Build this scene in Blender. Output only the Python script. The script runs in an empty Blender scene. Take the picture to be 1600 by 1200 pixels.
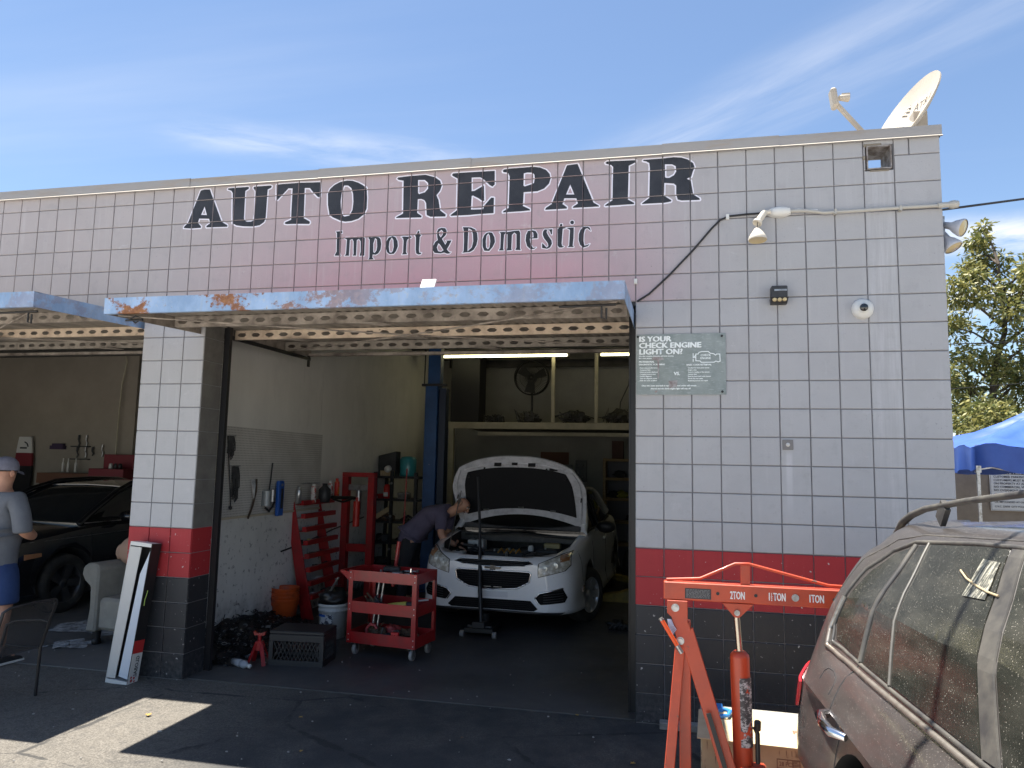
import bpy, bmesh, math, random
from mathutils import Vector, Matrix
from mathutils.geometry import tessellate_polygon
from mathutils.bvhtree import BVHTree
R=math.radians
rnd=random.Random(7)
S=bpy.context.scene
COL=S.collection
# ---------------------------------------------------------------- camera, sky, sun, exposure
cam_d=bpy.data.cameras.new('camera'); cam=bpy.data.objects.new('camera',cam_d); COL.objects.link(cam); S.camera=cam
cam_d.sensor_width=36; cam_d.lens=36*1138.5/1600; cam_d.clip_start=.05; cam_d.clip_end=3000
def cam_matrix(loc,yaw,pitch,roll):
    f=Vector((math.sin(yaw)*math.cos(pitch),math.cos(yaw)*math.cos(pitch),math.sin(pitch)))
    r=Vector((math.cos(yaw),-math.sin(yaw),0)); u=r.cross(f)
    r2=r*math.cos(roll)+u*math.sin(roll); u2=-r*math.sin(roll)+u*math.cos(roll)
    m=Matrix((r2,u2,-f)).transposed().to_4x4(); m.translation=loc
    return m
cam.matrix_world=cam_matrix(Vector((.2541,-5.4792,1.7988)),-.2155,.1108,.0197)
W=bpy.data.worlds.new('World'); S.world=W; W.use_nodes=True
SUN=Vector((-.22,.10,1)).normalized()
def build_world():
    nt=W.node_tree; n=nt.nodes; l=nt.links; n.clear()
    out=n.new('ShaderNodeOutputWorld'); bg=n.new('ShaderNodeBackground'); bg.inputs[1].default_value=SKY_STRENGTH
    sky=n.new('ShaderNodeTexSky'); sky.sky_type='NISHITA'; sky.sun_disc=False
    sky.sun_elevation=math.asin(SUN.z); sky.sun_rotation=math.atan2(SUN.x,SUN.y)
    sky.air_density=1.0; sky.dust_density=.25; sky.ozone_density=2.0; sky.altitude=30
    tc=n.new('ShaderNodeTexCoord')
    # cirrus on a flat cloud sheet overhead: position = direction / height
    sep=n.new('ShaderNodeSeparateXYZ'); l.new(tc.outputs['Generated'],sep.inputs[0])
    def mt(op,a,b=0,clamp=False):
        q=n.new('ShaderNodeMath'); q.operation=op; q.use_clamp=clamp
        for i,v in enumerate((a,b)):
            if hasattr(v,'links'): l.new(v,q.inputs[i])
            else: q.inputs[i].default_value=v
        return q.outputs[0]
    def rg(v,a,b,c,d):
        q=n.new('ShaderNodeMapRange'); q.interpolation_type='SMOOTHSTEP'; l.new(v,q.inputs[0])
        for i,k in enumerate((a,b,c,d)): q.inputs[i+1].default_value=k
        return q.outputs[0]
    z=mt('MAXIMUM',sep.outputs[2],.05); X=mt('DIVIDE',sep.outputs[0],z); Y=mt('DIVIDE',sep.outputs[1],z)
    cb=n.new('ShaderNodeCombineXYZ'); l.new(X,cb.inputs[0]); l.new(Y,cb.inputs[1])
    def wisp(cx,cy,ang,L,Wd,amp,sc,lo,hi,stretch=5,det=9):
        mp=n.new('ShaderNodeMapping'); mp.vector_type='TEXTURE'; l.new(cb.outputs[0],mp.inputs[0]); mp.inputs['Location'].default_value=(cx,cy,0); mp.inputs['Rotation'].default_value=(0,0,R(ang))
        s2=n.new('ShaderNodeSeparateXYZ'); l.new(mp.outputs[0],s2.inputs[0])
        fx=rg(mt('ABSOLUTE',s2.outputs[0]),L*.35,L,1,0); fy=rg(mt('ABSOLUTE',s2.outputs[1]),0,Wd,1,0)
        m2=n.new('ShaderNodeMapping'); l.new(mp.outputs[0],m2.inputs[0]); m2.inputs['Scale'].default_value=(sc,sc*stretch,1)
        nz=n.new('ShaderNodeTexNoise'); l.new(m2.outputs[0],nz.inputs[0]); nz.inputs['Scale'].default_value=1; nz.inputs['Detail'].default_value=det; nz.inputs['Roughness'].default_value=.6; nz.inputs['Distortion'].default_value=.35
        return mt('MULTIPLY',mt('MULTIPLY',fx,fy),mt('MULTIPLY',rg(nz.outputs[0],lo,hi,0,1),amp))
    tot=wisp(.30,1.90,-43,1.6,.24,.34,1.2,.25,.8)
    for w in (wisp(.62,1.85,-43,1.4,.16,.13,1.4,.3,.8),wisp(-1.08,2.06,22,.60,.20,.52,2.4,.30,.8,2.2),wisp(-.80,2.22,14,.45,.12,.28,3.0,.35,.8,2),wisp(1.7,3.0,-40,1.5,.5,.22,.9,.35,.8),wisp(1.45,3.35,-3,1.1,.42,.95,1.6,.33,.60,1.3),wisp(1.9,4.6,0,1.2,.75,.85,1.0,.36,.6,1.2)):
        tot=mt('ADD',tot,w,True)
    # thin streaks over the rest of the sky
    mpg=n.new('ShaderNodeMapping'); l.new(cb.outputs[0],mpg.inputs[0]); mpg.inputs['Rotation'].default_value=(0,0,R(43)); mpg.inputs['Scale'].default_value=(.25,1.7,1)
    ng=n.new('ShaderNodeTexNoise'); l.new(mpg.outputs[0],ng.inputs[0]); ng.inputs['Scale'].default_value=1; ng.inputs['Detail'].default_value=8
    tot=mt('ADD',tot,rg(ng.outputs[0],.48,.9,0,.26),True)
    mix=n.new('ShaderNodeMixRGB'); l.new(tot,mix.inputs[0]); l.new(sky.outputs[0],mix.inputs[1]); mix.inputs[2].default_value=CLOUD
    l.new(mix.outputs[0],bg.inputs[0]); l.new(bg.outputs[0],out.inputs[0])
SKY_STRENGTH=.062
CLOUD=(6.0,6.1,6.4,1)
build_world()
sd=bpy.data.lights.new('sun','SUN'); sd.energy=4.6; sd.angle=R(.53); sd.color=(1,.95,.87)
so=bpy.data.objects.new('sun',sd); COL.objects.link(so); so.rotation_euler=SUN.to_track_quat('Z','Y').to_euler()
so.location=SUN*30
S.view_settings.view_transform='Standard'; S.view_settings.look='None'; S.view_settings.exposure=1.62; S.view_settings.gamma=1; S.view_settings.use_curve_mapping=False
S.render.engine='CYCLES'; S.cycles.diffuse_bounces=8; S.cycles.max_bounces=14

# ---------------------------------------------------------------- materials
MATS={}
def mat(name,col,rough=.6,metal=0,noise=None,bump=0,bscale=60,coat=0,emis=None,estr=1,spec=.5,alpha=1,spots=None):
    """noise=(colour2, scale, lo, hi[, stretch xyz]); spots=(colour, scale, threshold)"""
    if name in MATS: return MATS[name]
    m=bpy.data.materials.new(name); m.use_nodes=True; MATS[name]=m
    nt=m.node_tree; n=nt.nodes; l=nt.links; b=n['Principled BSDF']
    c=(*col,1); b.inputs['Base Color'].default_value=c; b.inputs['Roughness'].default_value=rough; b.inputs['Metallic'].default_value=metal
    b.inputs['Coat Weight'].default_value=coat; b.inputs['Coat Roughness'].default_value=.08; b.inputs['Specular IOR Level'].default_value=spec
    if emis: b.inputs['Emission Color'].default_value=(*emis,1); b.inputs['Emission Strength'].default_value=estr
    if alpha<1: b.inputs['Alpha'].default_value=alpha
    geo=n.new('ShaderNodeTexCoord') if (noise or bump or spots) else None
    last=None
    if noise:
        c2,sc,lo,hi=noise[:4]; st=noise[4] if len(noise)>4 else (1,1,1)
        mp=n.new('ShaderNodeMapping'); mp.inputs['Scale'].default_value=st; l.new(geo.outputs['Object'],mp.inputs[0])
        t=n.new('ShaderNodeTexNoise'); t.inputs['Scale'].default_value=sc; t.inputs['Detail'].default_value=8; t.inputs['Roughness'].default_value=.65; l.new(mp.outputs[0],t.inputs[0])
        r=n.new('ShaderNodeMapRange'); l.new(t.outputs[0],r.inputs[0]); r.inputs[1].default_value=lo; r.inputs[2].default_value=hi
        x=n.new('ShaderNodeMixRGB'); l.new(r.outputs[0],x.inputs[0]); x.inputs[1].default_value=c; x.inputs[2].default_value=(*c2,1); last=x.outputs[0]
    if spots:
        c3,sc,th=spots
        t=n.new('ShaderNodeTexNoise'); t.inputs['Scale'].default_value=sc; t.inputs['Detail'].default_value=3; l.new(geo.outputs['Object'],t.inputs[0])
        r=n.new('ShaderNodeMapRange'); l.new(t.outputs[0],r.inputs[0]); r.inputs[1].default_value=th; r.inputs[2].default_value=th+.05
        x=n.new('ShaderNodeMixRGB'); l.new(r.outputs[0],x.inputs[0]); x.inputs[2].default_value=(*c3,1)
        if last: l.new(last,x.inputs[1])
        else: x.inputs[1].default_value=c
        last=x.outputs[0]
    if last: l.new(last,b.inputs['Base Color'])
    if bump:
        t=n.new('ShaderNodeTexNoise'); t.inputs['Scale'].default_value=bscale; t.inputs['Detail'].default_value=6; l.new(geo.outputs['Object'],t.inputs[0])
        bp=n.new('ShaderNodeBump'); bp.inputs['Strength'].default_value=bump; bp.inputs['Distance'].default_value=.01; l.new(t.outputs[0],bp.inputs['Height']); l.new(bp.outputs[0],b.inputs['Normal'])
    return m
def nodes_mat(name):
    m=bpy.data.materials.new(name); m.use_nodes=True; MATS[name]=m
    return m,m.node_tree.nodes,m.node_tree.links,m.node_tree.nodes['Principled BSDF']
class NB:
    "tiny node helper"
    def __init__(s,name): s.m,s.n,s.l,s.b=nodes_mat(name); s.tc=s.n.new('ShaderNodeTexCoord'); s.g=s.n.new('ShaderNodeNewGeometry')
    def pos(s): return s.g.outputs['Position']
    def mapping(s,src,scale=(1,1,1),loc=(0,0,0),rot=(0,0,0)):
        q=s.n.new('ShaderNodeMapping'); s.l.new(src,q.inputs[0]); q.inputs['Scale'].default_value=scale; q.inputs['Location'].default_value=loc; q.inputs['Rotation'].default_value=rot; return q.outputs[0]
    def noise(s,src,scale,detail=6,rough=.6,dist=0):
        q=s.n.new('ShaderNodeTexNoise'); s.l.new(src,q.inputs[0]); q.inputs['Scale'].default_value=scale; q.inputs['Detail'].default_value=detail; q.inputs['Roughness'].default_value=rough; q.inputs['Distortion'].default_value=dist; return q.outputs[0]
    def rng(s,src,a,b,c=0,d=1,smooth=False):
        q=s.n.new('ShaderNodeMapRange'); s.l.new(src,q.inputs[0]); 
        for i,v in enumerate((a,b,c,d)): q.inputs[i+1].default_value=v
        if smooth: q.interpolation_type='SMOOTHSTEP'
        return q.outputs[0]
    def mix(s,fac,a,b,mode='MIX'):
        q=s.n.new('ShaderNodeMixRGB'); q.blend_type=mode
        for i,v in enumerate((fac,a,b)):
            if hasattr(v,'links'): s.l.new(v,q.inputs[i])
            elif i==0: q.inputs[0].default_value=v
            else: q.inputs[i].default_value=(*v,1)
        return q.outputs[0]
    def math(s,op,a,b=0):
        q=s.n.new('ShaderNodeMath'); q.operation=op
        for i,v in enumerate((a,b)):
            if hasattr(v,'links'): s.l.new(v,q.inputs[i])
            else: q.inputs[i].default_value=v
        return q.outputs[0]
    def sep(s,src):
        q=s.n.new('ShaderNodeSeparateXYZ'); s.l.new(src,q.inputs[0]); return q.outputs
    def bump(s,h,st=.3,d=.01):
        q=s.n.new('ShaderNodeBump'); q.inputs['Strength'].default_value=st; q.inputs['Distance'].default_value=d; s.l.new(h,q.inputs['Height']); s.l.new(q.outputs[0],s.b.inputs['Normal'])
    def col(s,c): s.l.new(c,s.b.inputs['Base Color'])
    def rough(s,v):
        if hasattr(v,'links'): s.l.new(v,s.b.inputs['Roughness'])
        else: s.b.inputs['Roughness'].default_value=v
BL=.2032
def wall_paint(name,base,kind):
    q=NB(name); P=q.pos(); sx=q.sep(P)
    # one slight tone per block, from its cell
    sn=q.n.new('ShaderNodeVectorMath'); sn.operation='FLOOR'
    q.l.new(q.mapping(P,(1/BL,0,1/BL),(0.001,0,.001)),sn.inputs[0])
    wn=q.n.new('ShaderNodeTexWhiteNoise'); q.l.new(sn.outputs[0],wn.inputs[0])
    c=q.mix(q.rng(wn.outputs[0],0,1,0,.16),base,tuple(v*.80 for v in base))
    if kind=='grey':
        # old pinkish coat under and around the lettering
        cx=q.rng(sx[0],-4.6,-2.2,0,1,True); cx2=q.rng(sx[0],.9,-.9,0,1,True); cz=q.rng(sx[2],4.6,2.95,.15,1)
        n1=q.noise(q.mapping(P,(.5,1,1.2)),1.2,3)
        cz=q.math('MULTIPLY',cz,q.rng(sx[2],3.02,3.06)); f=q.math('MULTIPLY',q.math('MULTIPLY',cx,cx2),cz); f=q.math('MULTIPLY',f,q.rng(n1,.25,.75,.85,1.1))
        c=q.mix(q.math('MULTIPLY',f,.86),c,(.48,.225,.285))
        far=q.math('MULTIPLY',q.rng(sx[0],-1.2,-5.5,0,1,True),q.rng(sx[2],2.9,3.3,0,1))
        c=q.mix(q.math('MULTIPLY',far,.55),c,(.42,.35,.34))
        # lower wall painted lighter, to offset the stronger bounce light higher up
        low=q.rng(sx[2],3.3,1.2,0,1,True)
        c=q.mix(q.math('MULTIPLY',low,.42),c,(.50,.51,.535))
        # run-off streaks below the scupper and the bell plate, chalky smears
        sm=q.math('MULTIPLY',q.math('MULTIPLY',q.rng(sx[0],1.60,1.66),q.rng(sx[0],1.86,1.80)),q.rng(q.noise(q.mapping(P,(22,22,1.2)),1.3,6,.7),.42,.62))
        c=q.mix(q.math('MULTIPLY',sm,.45),c,(.52,.52,.54))
        sb=q.math('MULTIPLY',q.math('MULTIPLY',q.rng(sx[0],1.045,1.06),q.rng(sx[0],1.10,1.085)),q.math('MULTIPLY',q.rng(sx[2],1.95,1.90),q.rng(sx[2],1.45,1.75)))
        c=q.mix(q.math('MULTIPLY',sb,.5),c,(.60,.60,.62))
        pk=q.math('MULTIPLY',q.rng(q.noise(P,55,4,.7),.63,.66),q.rng(q.noise(P,2.6,3),.5,.62)); c=q.mix(q.math('MULTIPLY',pk,.6),c,(.16,.16,.165))
        wv=q.noise(q.mapping(P,(1,1,1.3)),1.6,4,.7); c=q.mix(q.rng(wv,.40,.72,0,.30),c,(.30,.295,.30))
        ms=q.noise(q.mapping(P,(1,1,1.6)),5.2,5,.75); c=q.mix(q.math('MULTIPLY',q.rng(ms,.62,.70),.35),c,(.50,.50,.52))
    # vertical run marks
    st=q.noise(q.mapping(P,(14,14,.9)),1.6,5)
    c=q.mix(q.rng(st,.56,.74,0,.22),c,tuple(min(1,v*1.35+.02) for v in base))
    gr=q.noise(P,7,6,.7)
    c=q.mix(q.rng(gr,.55,.8,0,.4),c,tuple(v*.62 for v in base))
    ch=q.noise(P,34,3)
    thr=.70 if kind=='grey' else .67
    c=q.mix(q.rng(ch,thr,thr+.04),c,(.5,.48,.46) if kind!='grey' else (.30,.30,.31))
    # road dust and splashes low down
    if kind=='black':
        d=q.math('MULTIPLY',q.rng(sx[2],.30,.0),q.rng(q.noise(P,26,5),.42,.62))
        c=q.mix(q.math('MULTIPLY',d,.30),c,(.18,.17,.165))
    q.col(c); q.rough(.62 if kind!='black' else .5)
    q.bump(q.math('ADD',q.noise(P,90,6),q.math('MULTIPLY',q.noise(P,9,3),2)),.35,.004)
    return q.m
M_GREY=wall_paint('grey_block_paint',(.385,.38,.39),'grey')
M_RED=wall_paint('red_block_paint',(.37,.022,.028),'red')
M_BLACK=wall_paint('black_block_paint',(.022,.024,.029),'black')
M_JOINT=mat('joint_mortar',(.24,.235,.245),.9,bump=.3)
M_LETTER=mat('letter_black',(.018,.021,.030),.7,noise=((.035,.038,.048),6,.4,.7),bump=.25,bscale=90)
M_LETEDGE=mat('letter_white',(.74,.72,.80),.7)
M_BLK=mat('black_metal',(.012,.012,.014),.45)
M_DARK=mat('dark_plastic',(.02,.021,.024),.5,noise=((.04,.04,.042),9,.4,.7))
M_STEEL=mat('steel',(.42,.42,.43),.35,.9,noise=((.2,.18,.16),20,.45,.7))
M_CHROME=mat('chrome',(.7,.7,.72),.12,1)
M_WHITE=mat('white_plastic',(.66,.65,.62),.4)
M_IVORY=mat('ivory_plastic',(.62,.56,.47),.5)
M_REDP=mat('red_enamel',(.36,.012,.014),.38,noise=((.22,.02,.02),8,.45,.7),coat=.3)
M_WOOD=mat('pine_wood',(.36,.26,.13),.7,noise=((.24,.16,.08),5,.35,.65,(1,1,9)),bump=.2)
M_RUBBER=mat('rubber',(.018,.018,.019),.8)
M_GLASSD=mat('dark_glass',(.012,.014,.016),.05,spec=.6,coat=.5)

# ---------------------------------------------------------------- mesh builder
def orient(a,b):
    z=(b-a).normalized(); up=Vector((0,0,1)) if abs(z.z)<.95 else Vector((1,0,0))
    x=up.cross(z).normalized(); y=z.cross(x); return x,y,z
class MB:
    def __init__(s): s.v=[]; s.f=[]; s.m=[]; s.sm=[]; s.mats=[]; s.cur=0
    def use(s,m):
        if m not in s.mats: s.mats.append(m)
        s.cur=s.mats.index(m); return s
    def add(s,vs,fs,smooth=False):
        k=len(s.v); s.v+= [Vector(q) for q in vs]; s.f+=[tuple(i+k for i in f) for f in fs]; s.m+=[s.cur]*len(fs); s.sm+=[smooth]*len(fs); return s
    def box(s,x0,x1,y0,y1,z0,z1,M=None):
        vs=[Vector((x,y,z)) for x in (x0,x1) for y in (y0,y1) for z in (z0,z1)]
        if M is not None: vs=[M@q for q in vs]
        return s.add(vs,[(0,1,3,2),(4,6,7,5),(0,4,5,1),(2,3,7,6),(0,2,6,4),(1,5,7,3)])
    def cbox(s,c,d,rz=0,rx=0,ry=0):
        M=Matrix.Translation(c)@Matrix.Rotation(rz,4,'Z')@Matrix.Rotation(ry,4,'Y')@Matrix.Rotation(rx,4,'X')
        return s.box(-d[0]/2,d[0]/2,-d[1]/2,d[1]/2,-d[2]/2,d[2]/2,M)
    def bar(s,a,b,w,h,up=None):
        a=Vector(a); b=Vector(b); z=(b-a).normalized()
        if up is None: x,y,_=orient(a,b)
        else: x=Vector(up).cross(z).normalized(); y=z.cross(x)
        vs=[p+x*i*w/2+y*j*h/2 for p in (a,b) for i,j in ((-1,-1),(1,-1),(1,1),(-1,1))]
        return s.add(vs,[(3,2,1,0),(4,5,6,7),(0,1,5,4),(1,2,6,5),(2,3,7,6),(3,0,4,7)])
    def cyl(s,a,b,r,r2=None,n=12,caps=True):
        a=Vector(a); b=Vector(b); r2=r if r2 is None else r2; x,y,_=orient(a,b)
        vs=[p+(x*math.cos(t)+y*math.sin(t))*q for p,q in ((a,r),(b,r2)) for t in (2*math.pi*i/n for i in range(n))]
        s.add(vs,[(i,(i+1)%n,n+(i+1)%n,n+i) for i in range(n)],True)
        if caps: s.add(vs[:n],[tuple(range(n-1,-1,-1))]); s.add(vs[n:],[tuple(range(n))])
        return s
    def tube(s,pts,r,n=8,rads=None):
        pts=[Vector(p) for p in pts]; vs=[]
        for i,p in enumerate(pts):
            a=pts[max(0,i-1)]; b=pts[min(len(pts)-1,i+1)]
            if i==0 or True: x,y,_=orient(a,b)
            if i>0:
                x=(px_-(b-a).normalized()*px_.dot((b-a).normalized())).normalized(); y=(b-a).normalized().cross(x)
            px_=x; q=rads[i] if rads else r
            vs+=[p+(x*math.cos(2*math.pi*k/n)+y*math.sin(2*math.pi*k/n))*q for k in range(n)]
        m=len(pts)
        s.add(vs,[(i*n+k,i*n+(k+1)%n,(i+1)*n+(k+1)%n,(i+1)*n+k) for i in range(m-1) for k in range(n)],True)
        s.add(vs[:n],[tuple(range(n-1,-1,-1))]); s.add(vs[-n:],[tuple(range(n))]); return s
    def lathe(s,o,prof,n=20,axis=(0,0,1),smooth=True,scale=(1,1)):
        o=Vector(o); ax=Vector(axis).normalized(); x,y,_=orient(Vector((0,0,0)),ax)
        vs=[o+ax*z+(x*math.cos(2*math.pi*k/n)*scale[0]+y*math.sin(2*math.pi*k/n)*scale[1])*r for r,z in prof for k in range(n)]
        return s.add(vs,[(i*n+k,i*n+(k+1)%n,(i+1)*n+(k+1)%n,(i+1)*n+k) for i in range(len(prof)-1) for k in range(n)],smooth)
    def prism(s,poly,plane,d0,d1,holes=()):
        "poly in 2D, plane 'xz','yz','xy' extruded along the remaining axis from d0 to d1"
        def P(a,b,d): return {'xz':(a,d,b),'yz':(d,a,b),'xy':(a,b,d)}[plane]
        loops=[poly]+list(holes); tri=tessellate_polygon([[Vector((a,b,0)) for a,b in L] for L in loops])
        flat=[q for L in loops for q in L]; n=len(flat)
        vs=[P(a,b,d0) for a,b in flat]+[P(a,b,d1) for a,b in flat]
        fs=[t for t in tri]+[tuple(i+n for i in reversed(t)) for t in tri]; k=0
        for L in loops:
            m=len(L); fs+=[(k+i,k+(i+1)%m,n+k+(i+1)%m,n+k+i) for i in range(m)]; k+=m
        return s.add(vs,fs)
    def grid(s,fn,nu,nv,smooth=True,close_u=False):
        vs=[fn(i/nu,j/nv) for i in range(nu+(0 if close_u else 1)) for j in range(nv+1)]; m=nv+1; N=nu if close_u else nu
        K=nu if close_u else nu+1
        return s.add(vs,[(i*m+j,((i+1)%K)*m+j,((i+1)%K)*m+j+1,i*m+j+1) for i in range(N) for j in range(nv)],smooth)
    def mesh(s,name,bevel=0,recalc=True,merge=False):
        me=bpy.data.meshes.new(name); me.from_pydata([tuple(q) for q in s.v],[],s.f); 
        for m in s.mats: me.materials.append(m)
        for p,mi,sm in zip(me.polygons,s.m,s.sm): p.material_index=mi; p.use_smooth=sm
        if recalc or bevel:
            bm=bmesh.new(); bm.from_mesh(me)
            if merge: bmesh.ops.remove_doubles(bm,verts=bm.verts,dist=1e-5)
            if recalc: bmesh.ops.recalc_face_normals(bm,faces=bm.faces)
            if bevel:
                es=[e for e in bm.edges if len(e.link_faces)==2 and e.calc_face_angle(0)>R(32) and not (e.link_faces[0].smooth and e.link_faces[1].smooth)]
                bmesh.ops.bevel(bm,geom=es,offset=bevel,segments=1,affect='EDGES',clamp_overlap=True)
            bm.to_mesh(me); bm.free()
        me.update(); return me
def root(name,label,cat,loc=(0,0,0),rz=0,group=None):
    o=bpy.data.objects.new(name,None); COL.objects.link(o); o.location=loc; o.rotation_euler=(0,0,rz); o.empty_display_size=.2
    o['label']=label; o['category']=cat
    if group: o['group']=group
    return o
def part(name,mb,m,parent,bevel=0,label=None,stuff=False,**k):
    if m is not None:
        mb.mats=[m]; mb.m=[0]*len(mb.f)
    o=bpy.data.objects.new(name,mb.mesh(name,bevel,**k)); COL.objects.link(o); o.parent=parent
    if label: o['label']=label
    if stuff: o['kind']='stuff'
    return o
def single(name,mb,m,label,cat,group=None,bevel=0,kind=None,**k):
    if m is not None: mb.mats=[m]; mb.m=[0]*len(mb.f)
    if kind!='structure':
        c=Vector(((min(q.x for q in mb.v)+max(q.x for q in mb.v))/2,(min(q.y for q in mb.v)+max(q.y for q in mb.v))/2,min(q.z for q in mb.v)))
        mb.v=[q-c for q in mb.v]
    else: c=Vector((0,0,0))
    o=bpy.data.objects.new(name,mb.mesh(name,bevel,**k)); COL.objects.link(o); o.location=c
    if kind: o['kind']=kind
    if label: o['label']=label
    if cat: o['category']=cat
    if group: o['group']=group
    return o
def copy_tree(o,parent=None):
    c=o.copy(); COL.objects.link(c); c.parent=parent
    for ch in list(o.children): copy_tree(ch,c)
    return c
def text_mesh(s,size,m,name='lettering',weight=0,sx=1,depth=0):
    cu=bpy.data.curves.new(name,'FONT'); cu.body=s; cu.size=size; cu.offset=weight; cu.extrude=depth; cu.resolution_u=2
    o=bpy.data.objects.new(name,cu); COL.objects.link(o)
    dg=bpy.context.evaluated_depsgraph_get(); me=bpy.data.meshes.new_from_object(o.evaluated_get(dg)); me.name=name
    bpy.data.objects.remove(o); bpy.data.curves.remove(cu)
    if sx!=1: me.transform(Matrix.Diagonal((sx,1,1,1)))
    me.materials.clear(); me.materials.append(m); return me
def join_text(items,name,parent,m,M=None):
    "items: (string,size,x,z,weight,sx) all flat in one local xz plane facing -y"
    bm=bmesh.new()
    for s,size,x,z,w,sx in items:
        for i,k in enumerate((-.5,.5) if w>.0003 else (0,)):      # bold: a second stroke laid beside the first
            me=text_mesh(s,size,m,name,min(w*.25,size*.012),sx); me.transform(Matrix.Translation((x+k*w,-.00025*i,z+k*w*.4))@Matrix.Rotation(R(90),4,'X'))
            bm.from_mesh(me); bpy.data.meshes.remove(me)
    me=bpy.data.meshes.new(name); bm.to_mesh(me); bm.free(); me.materials.append(m)
    if M is not None: me.transform(M)
    o=bpy.data.objects.new(name,me); COL.objects.link(o); o.parent=parent; o['kind']='stuff'; return o

# ---------------------------------------------------------------- ground and floors
def ground():
    q=NB('asphalt'); P=q.pos(); s=q.sep(P)
    n1=q.noise(P,1.1,6,.6); n2=q.noise(P,95,4,.7); n3=q.noise(P,9,6,.65)
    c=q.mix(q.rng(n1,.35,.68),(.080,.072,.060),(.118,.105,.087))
    c=q.mix(q.rng(n2,.45,.62,0,.8),c,(.20,.182,.155))
    c=q.mix(q.rng(n2,.42,.28,0,.6),c,(.035,.034,.033))
    c=q.mix(q.rng(n3,.52,.72,0,.6),c,(.045,.042,.040)); n4=q.noise(P,38,5,.75); c=q.mix(q.rng(n4,.56,.66,0,.5),c,(.03,.03,.03)); c=q.mix(q.rng(n4,.40,.32,0,.4),c,(.22,.20,.17))
    yard=q.rng(s[1],-1.9,-2.9,0,1,True); c=q.mix(q.math('MULTIPLY',yard,.9),c,q.mix(q.rng(n1,.35,.68),(.44,.42,.385),(.54,.515,.475)))  # ground out of view made pale to bounce light into the bays
    # oil blackened strip where cars roll in and out
    oil=q.math('MULTIPLY',q.rng(s[0],-3.2,-2.2,0,1,True),q.rng(s[0],.9,.1,0,1,True))
    oil=q.math('MULTIPLY',q.math('MULTIPLY',oil,q.rng(s[1],-2.6,-1.7,0,1,True)),q.rng(q.noise(P,2.3,5),.3,.6,.35,.95))
    c=q.mix(oil,c,(.037,.037,.038))
    v=q.n.new('ShaderNodeTexVoronoi'); v.feature='DISTANCE_TO_EDGE'; q.l.new(q.mapping(P,(.55,.8,1),(2.2,.9,0)),v.inputs[0]); v.inputs['Scale'].default_value=1.0
    wob=q.math('ADD',v.outputs[0],q.rng(q.noise(P,6,4),.3,.7,-.012,.012))
    crk=q.rng(wob,.004,.010,1,0); crk=q.math('MULTIPLY',crk,q.rng(n1,.44,.5))
    c=q.mix(q.math('MULTIPLY',crk,.8),c,(.02,.02,.02))
    q.col(c); q.rough(.82); q.bump(q.math('ADD',q.math('MULTIPLY',n2,1.0),q.math('MULTIPLY',n3,1.2)),.55,.008)
    M=MB(); M.add([(-300,-300,-.004),(300,-300,-.004),(300,300,-.004),(-300,300,-.004)],[(0,1,2,3)])
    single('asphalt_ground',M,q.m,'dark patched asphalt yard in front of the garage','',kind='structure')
    q=NB('oily_concrete'); P=q.pos(); s=q.sep(P)
    n1=q.noise(P,1.7,7,.62); n2=q.noise(P,60,4)
    c=q.mix(q.rng(n1,.32,.66),(.034,.034,.036),(.085,.082,.080))
    c=q.mix(q.rng(n2,.6,.72,0,.5),c,(.12,.115,.11))
    edge=q.math('MULTIPLY',q.rng(s[1],.75,.1,0,1,True),q.rng(q.noise(P,5,5),.35,.65,.25,.75))
    c=q.mix(edge,c,(.10,.095,.09))
    left=q.rng(s[0],-4.1,-4.3); c=q.mix(q.math('MULTIPLY',left,.85),c,q.mix(n1,(.10,.097,.092),(.20,.19,.18)))
    q.col(c); q.rough(q.rng(n1,.3,.7,.35,.75)); q.bump(n1,.2,.01)
    M=MB(); M.box(-14,2.0,.05,9.1,-.10,.004)
    single('concrete_floor',M,q.m,'oil blackened concrete floor inside the bays','',kind='structure')
ground()

# ---------------------------------------------------------------- the building
BX0,BX1,BD=-13.0,2.1336,9.1
ZH=15*BL; ZT=4.205
bld=root('garage_building','flat roofed grey concrete block garage with a red and black painted base','building',(0,0,0))
def wall_interior():
    q=NB('interior_plaster'); P=q.pos(); s=q.sep(P)
    n1=q.noise(q.mapping(P,(1,1,.5)),1.6,7,.6); n2=q.noise(P,16,5,.7)
    c=q.mix(q.rng(n1,.3,.7),(.82,.80,.76),(.68,.665,.63))
    low=q.rng(s[2],1.5,.3,0,1,True)
    c=q.mix(q.math('MULTIPLY',low,.35),c,(.76,.79,.82))
    st=q.noise(q.mapping(P,(7,7,.8)),1.7,5)
    big=q.noise(q.mapping(P,(1,.8,.7)),.9,5,.7); c=q.mix(q.rng(big,.5,.72,0,.45),c,(.42,.41,.39)); c=q.mix(q.rng(st,.62,.78,0,.3),c,(.22,.21,.20))
    sc=q.math('MULTIPLY',q.rng(n2,.58,.66),q.rng(s[2],1.7,.6,0,1,True)); c=q.mix(q.math('MULTIPLY',sc,.75),c,(.07,.07,.075))
    gr=q.math('MULTIPLY',q.rng(s[2],.45,.0),q.rng(q.noise(P,8,5),.3,.6)); c=q.mix(gr,c,(.035,.035,.036))
    q.col(c); q.rough(.75); q.bump(n2,.2,.01); return q.m
M_INT=wall_interior()
M_INTBACK=mat('back_wall_paint',(.40,.395,.36),.8,noise=((.30,.295,.27),1.8,.3,.75),bump=.1)
M_BEIGE=mat('beige_wall_paint',(.34,.30,.245),.8,noise=((.26,.23,.19),1.2,.3,.75))
M_CEIL=mat('dark_ceiling',(.10,.095,.085),.9,noise=((.05,.048,.045),3,.3,.7))
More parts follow.
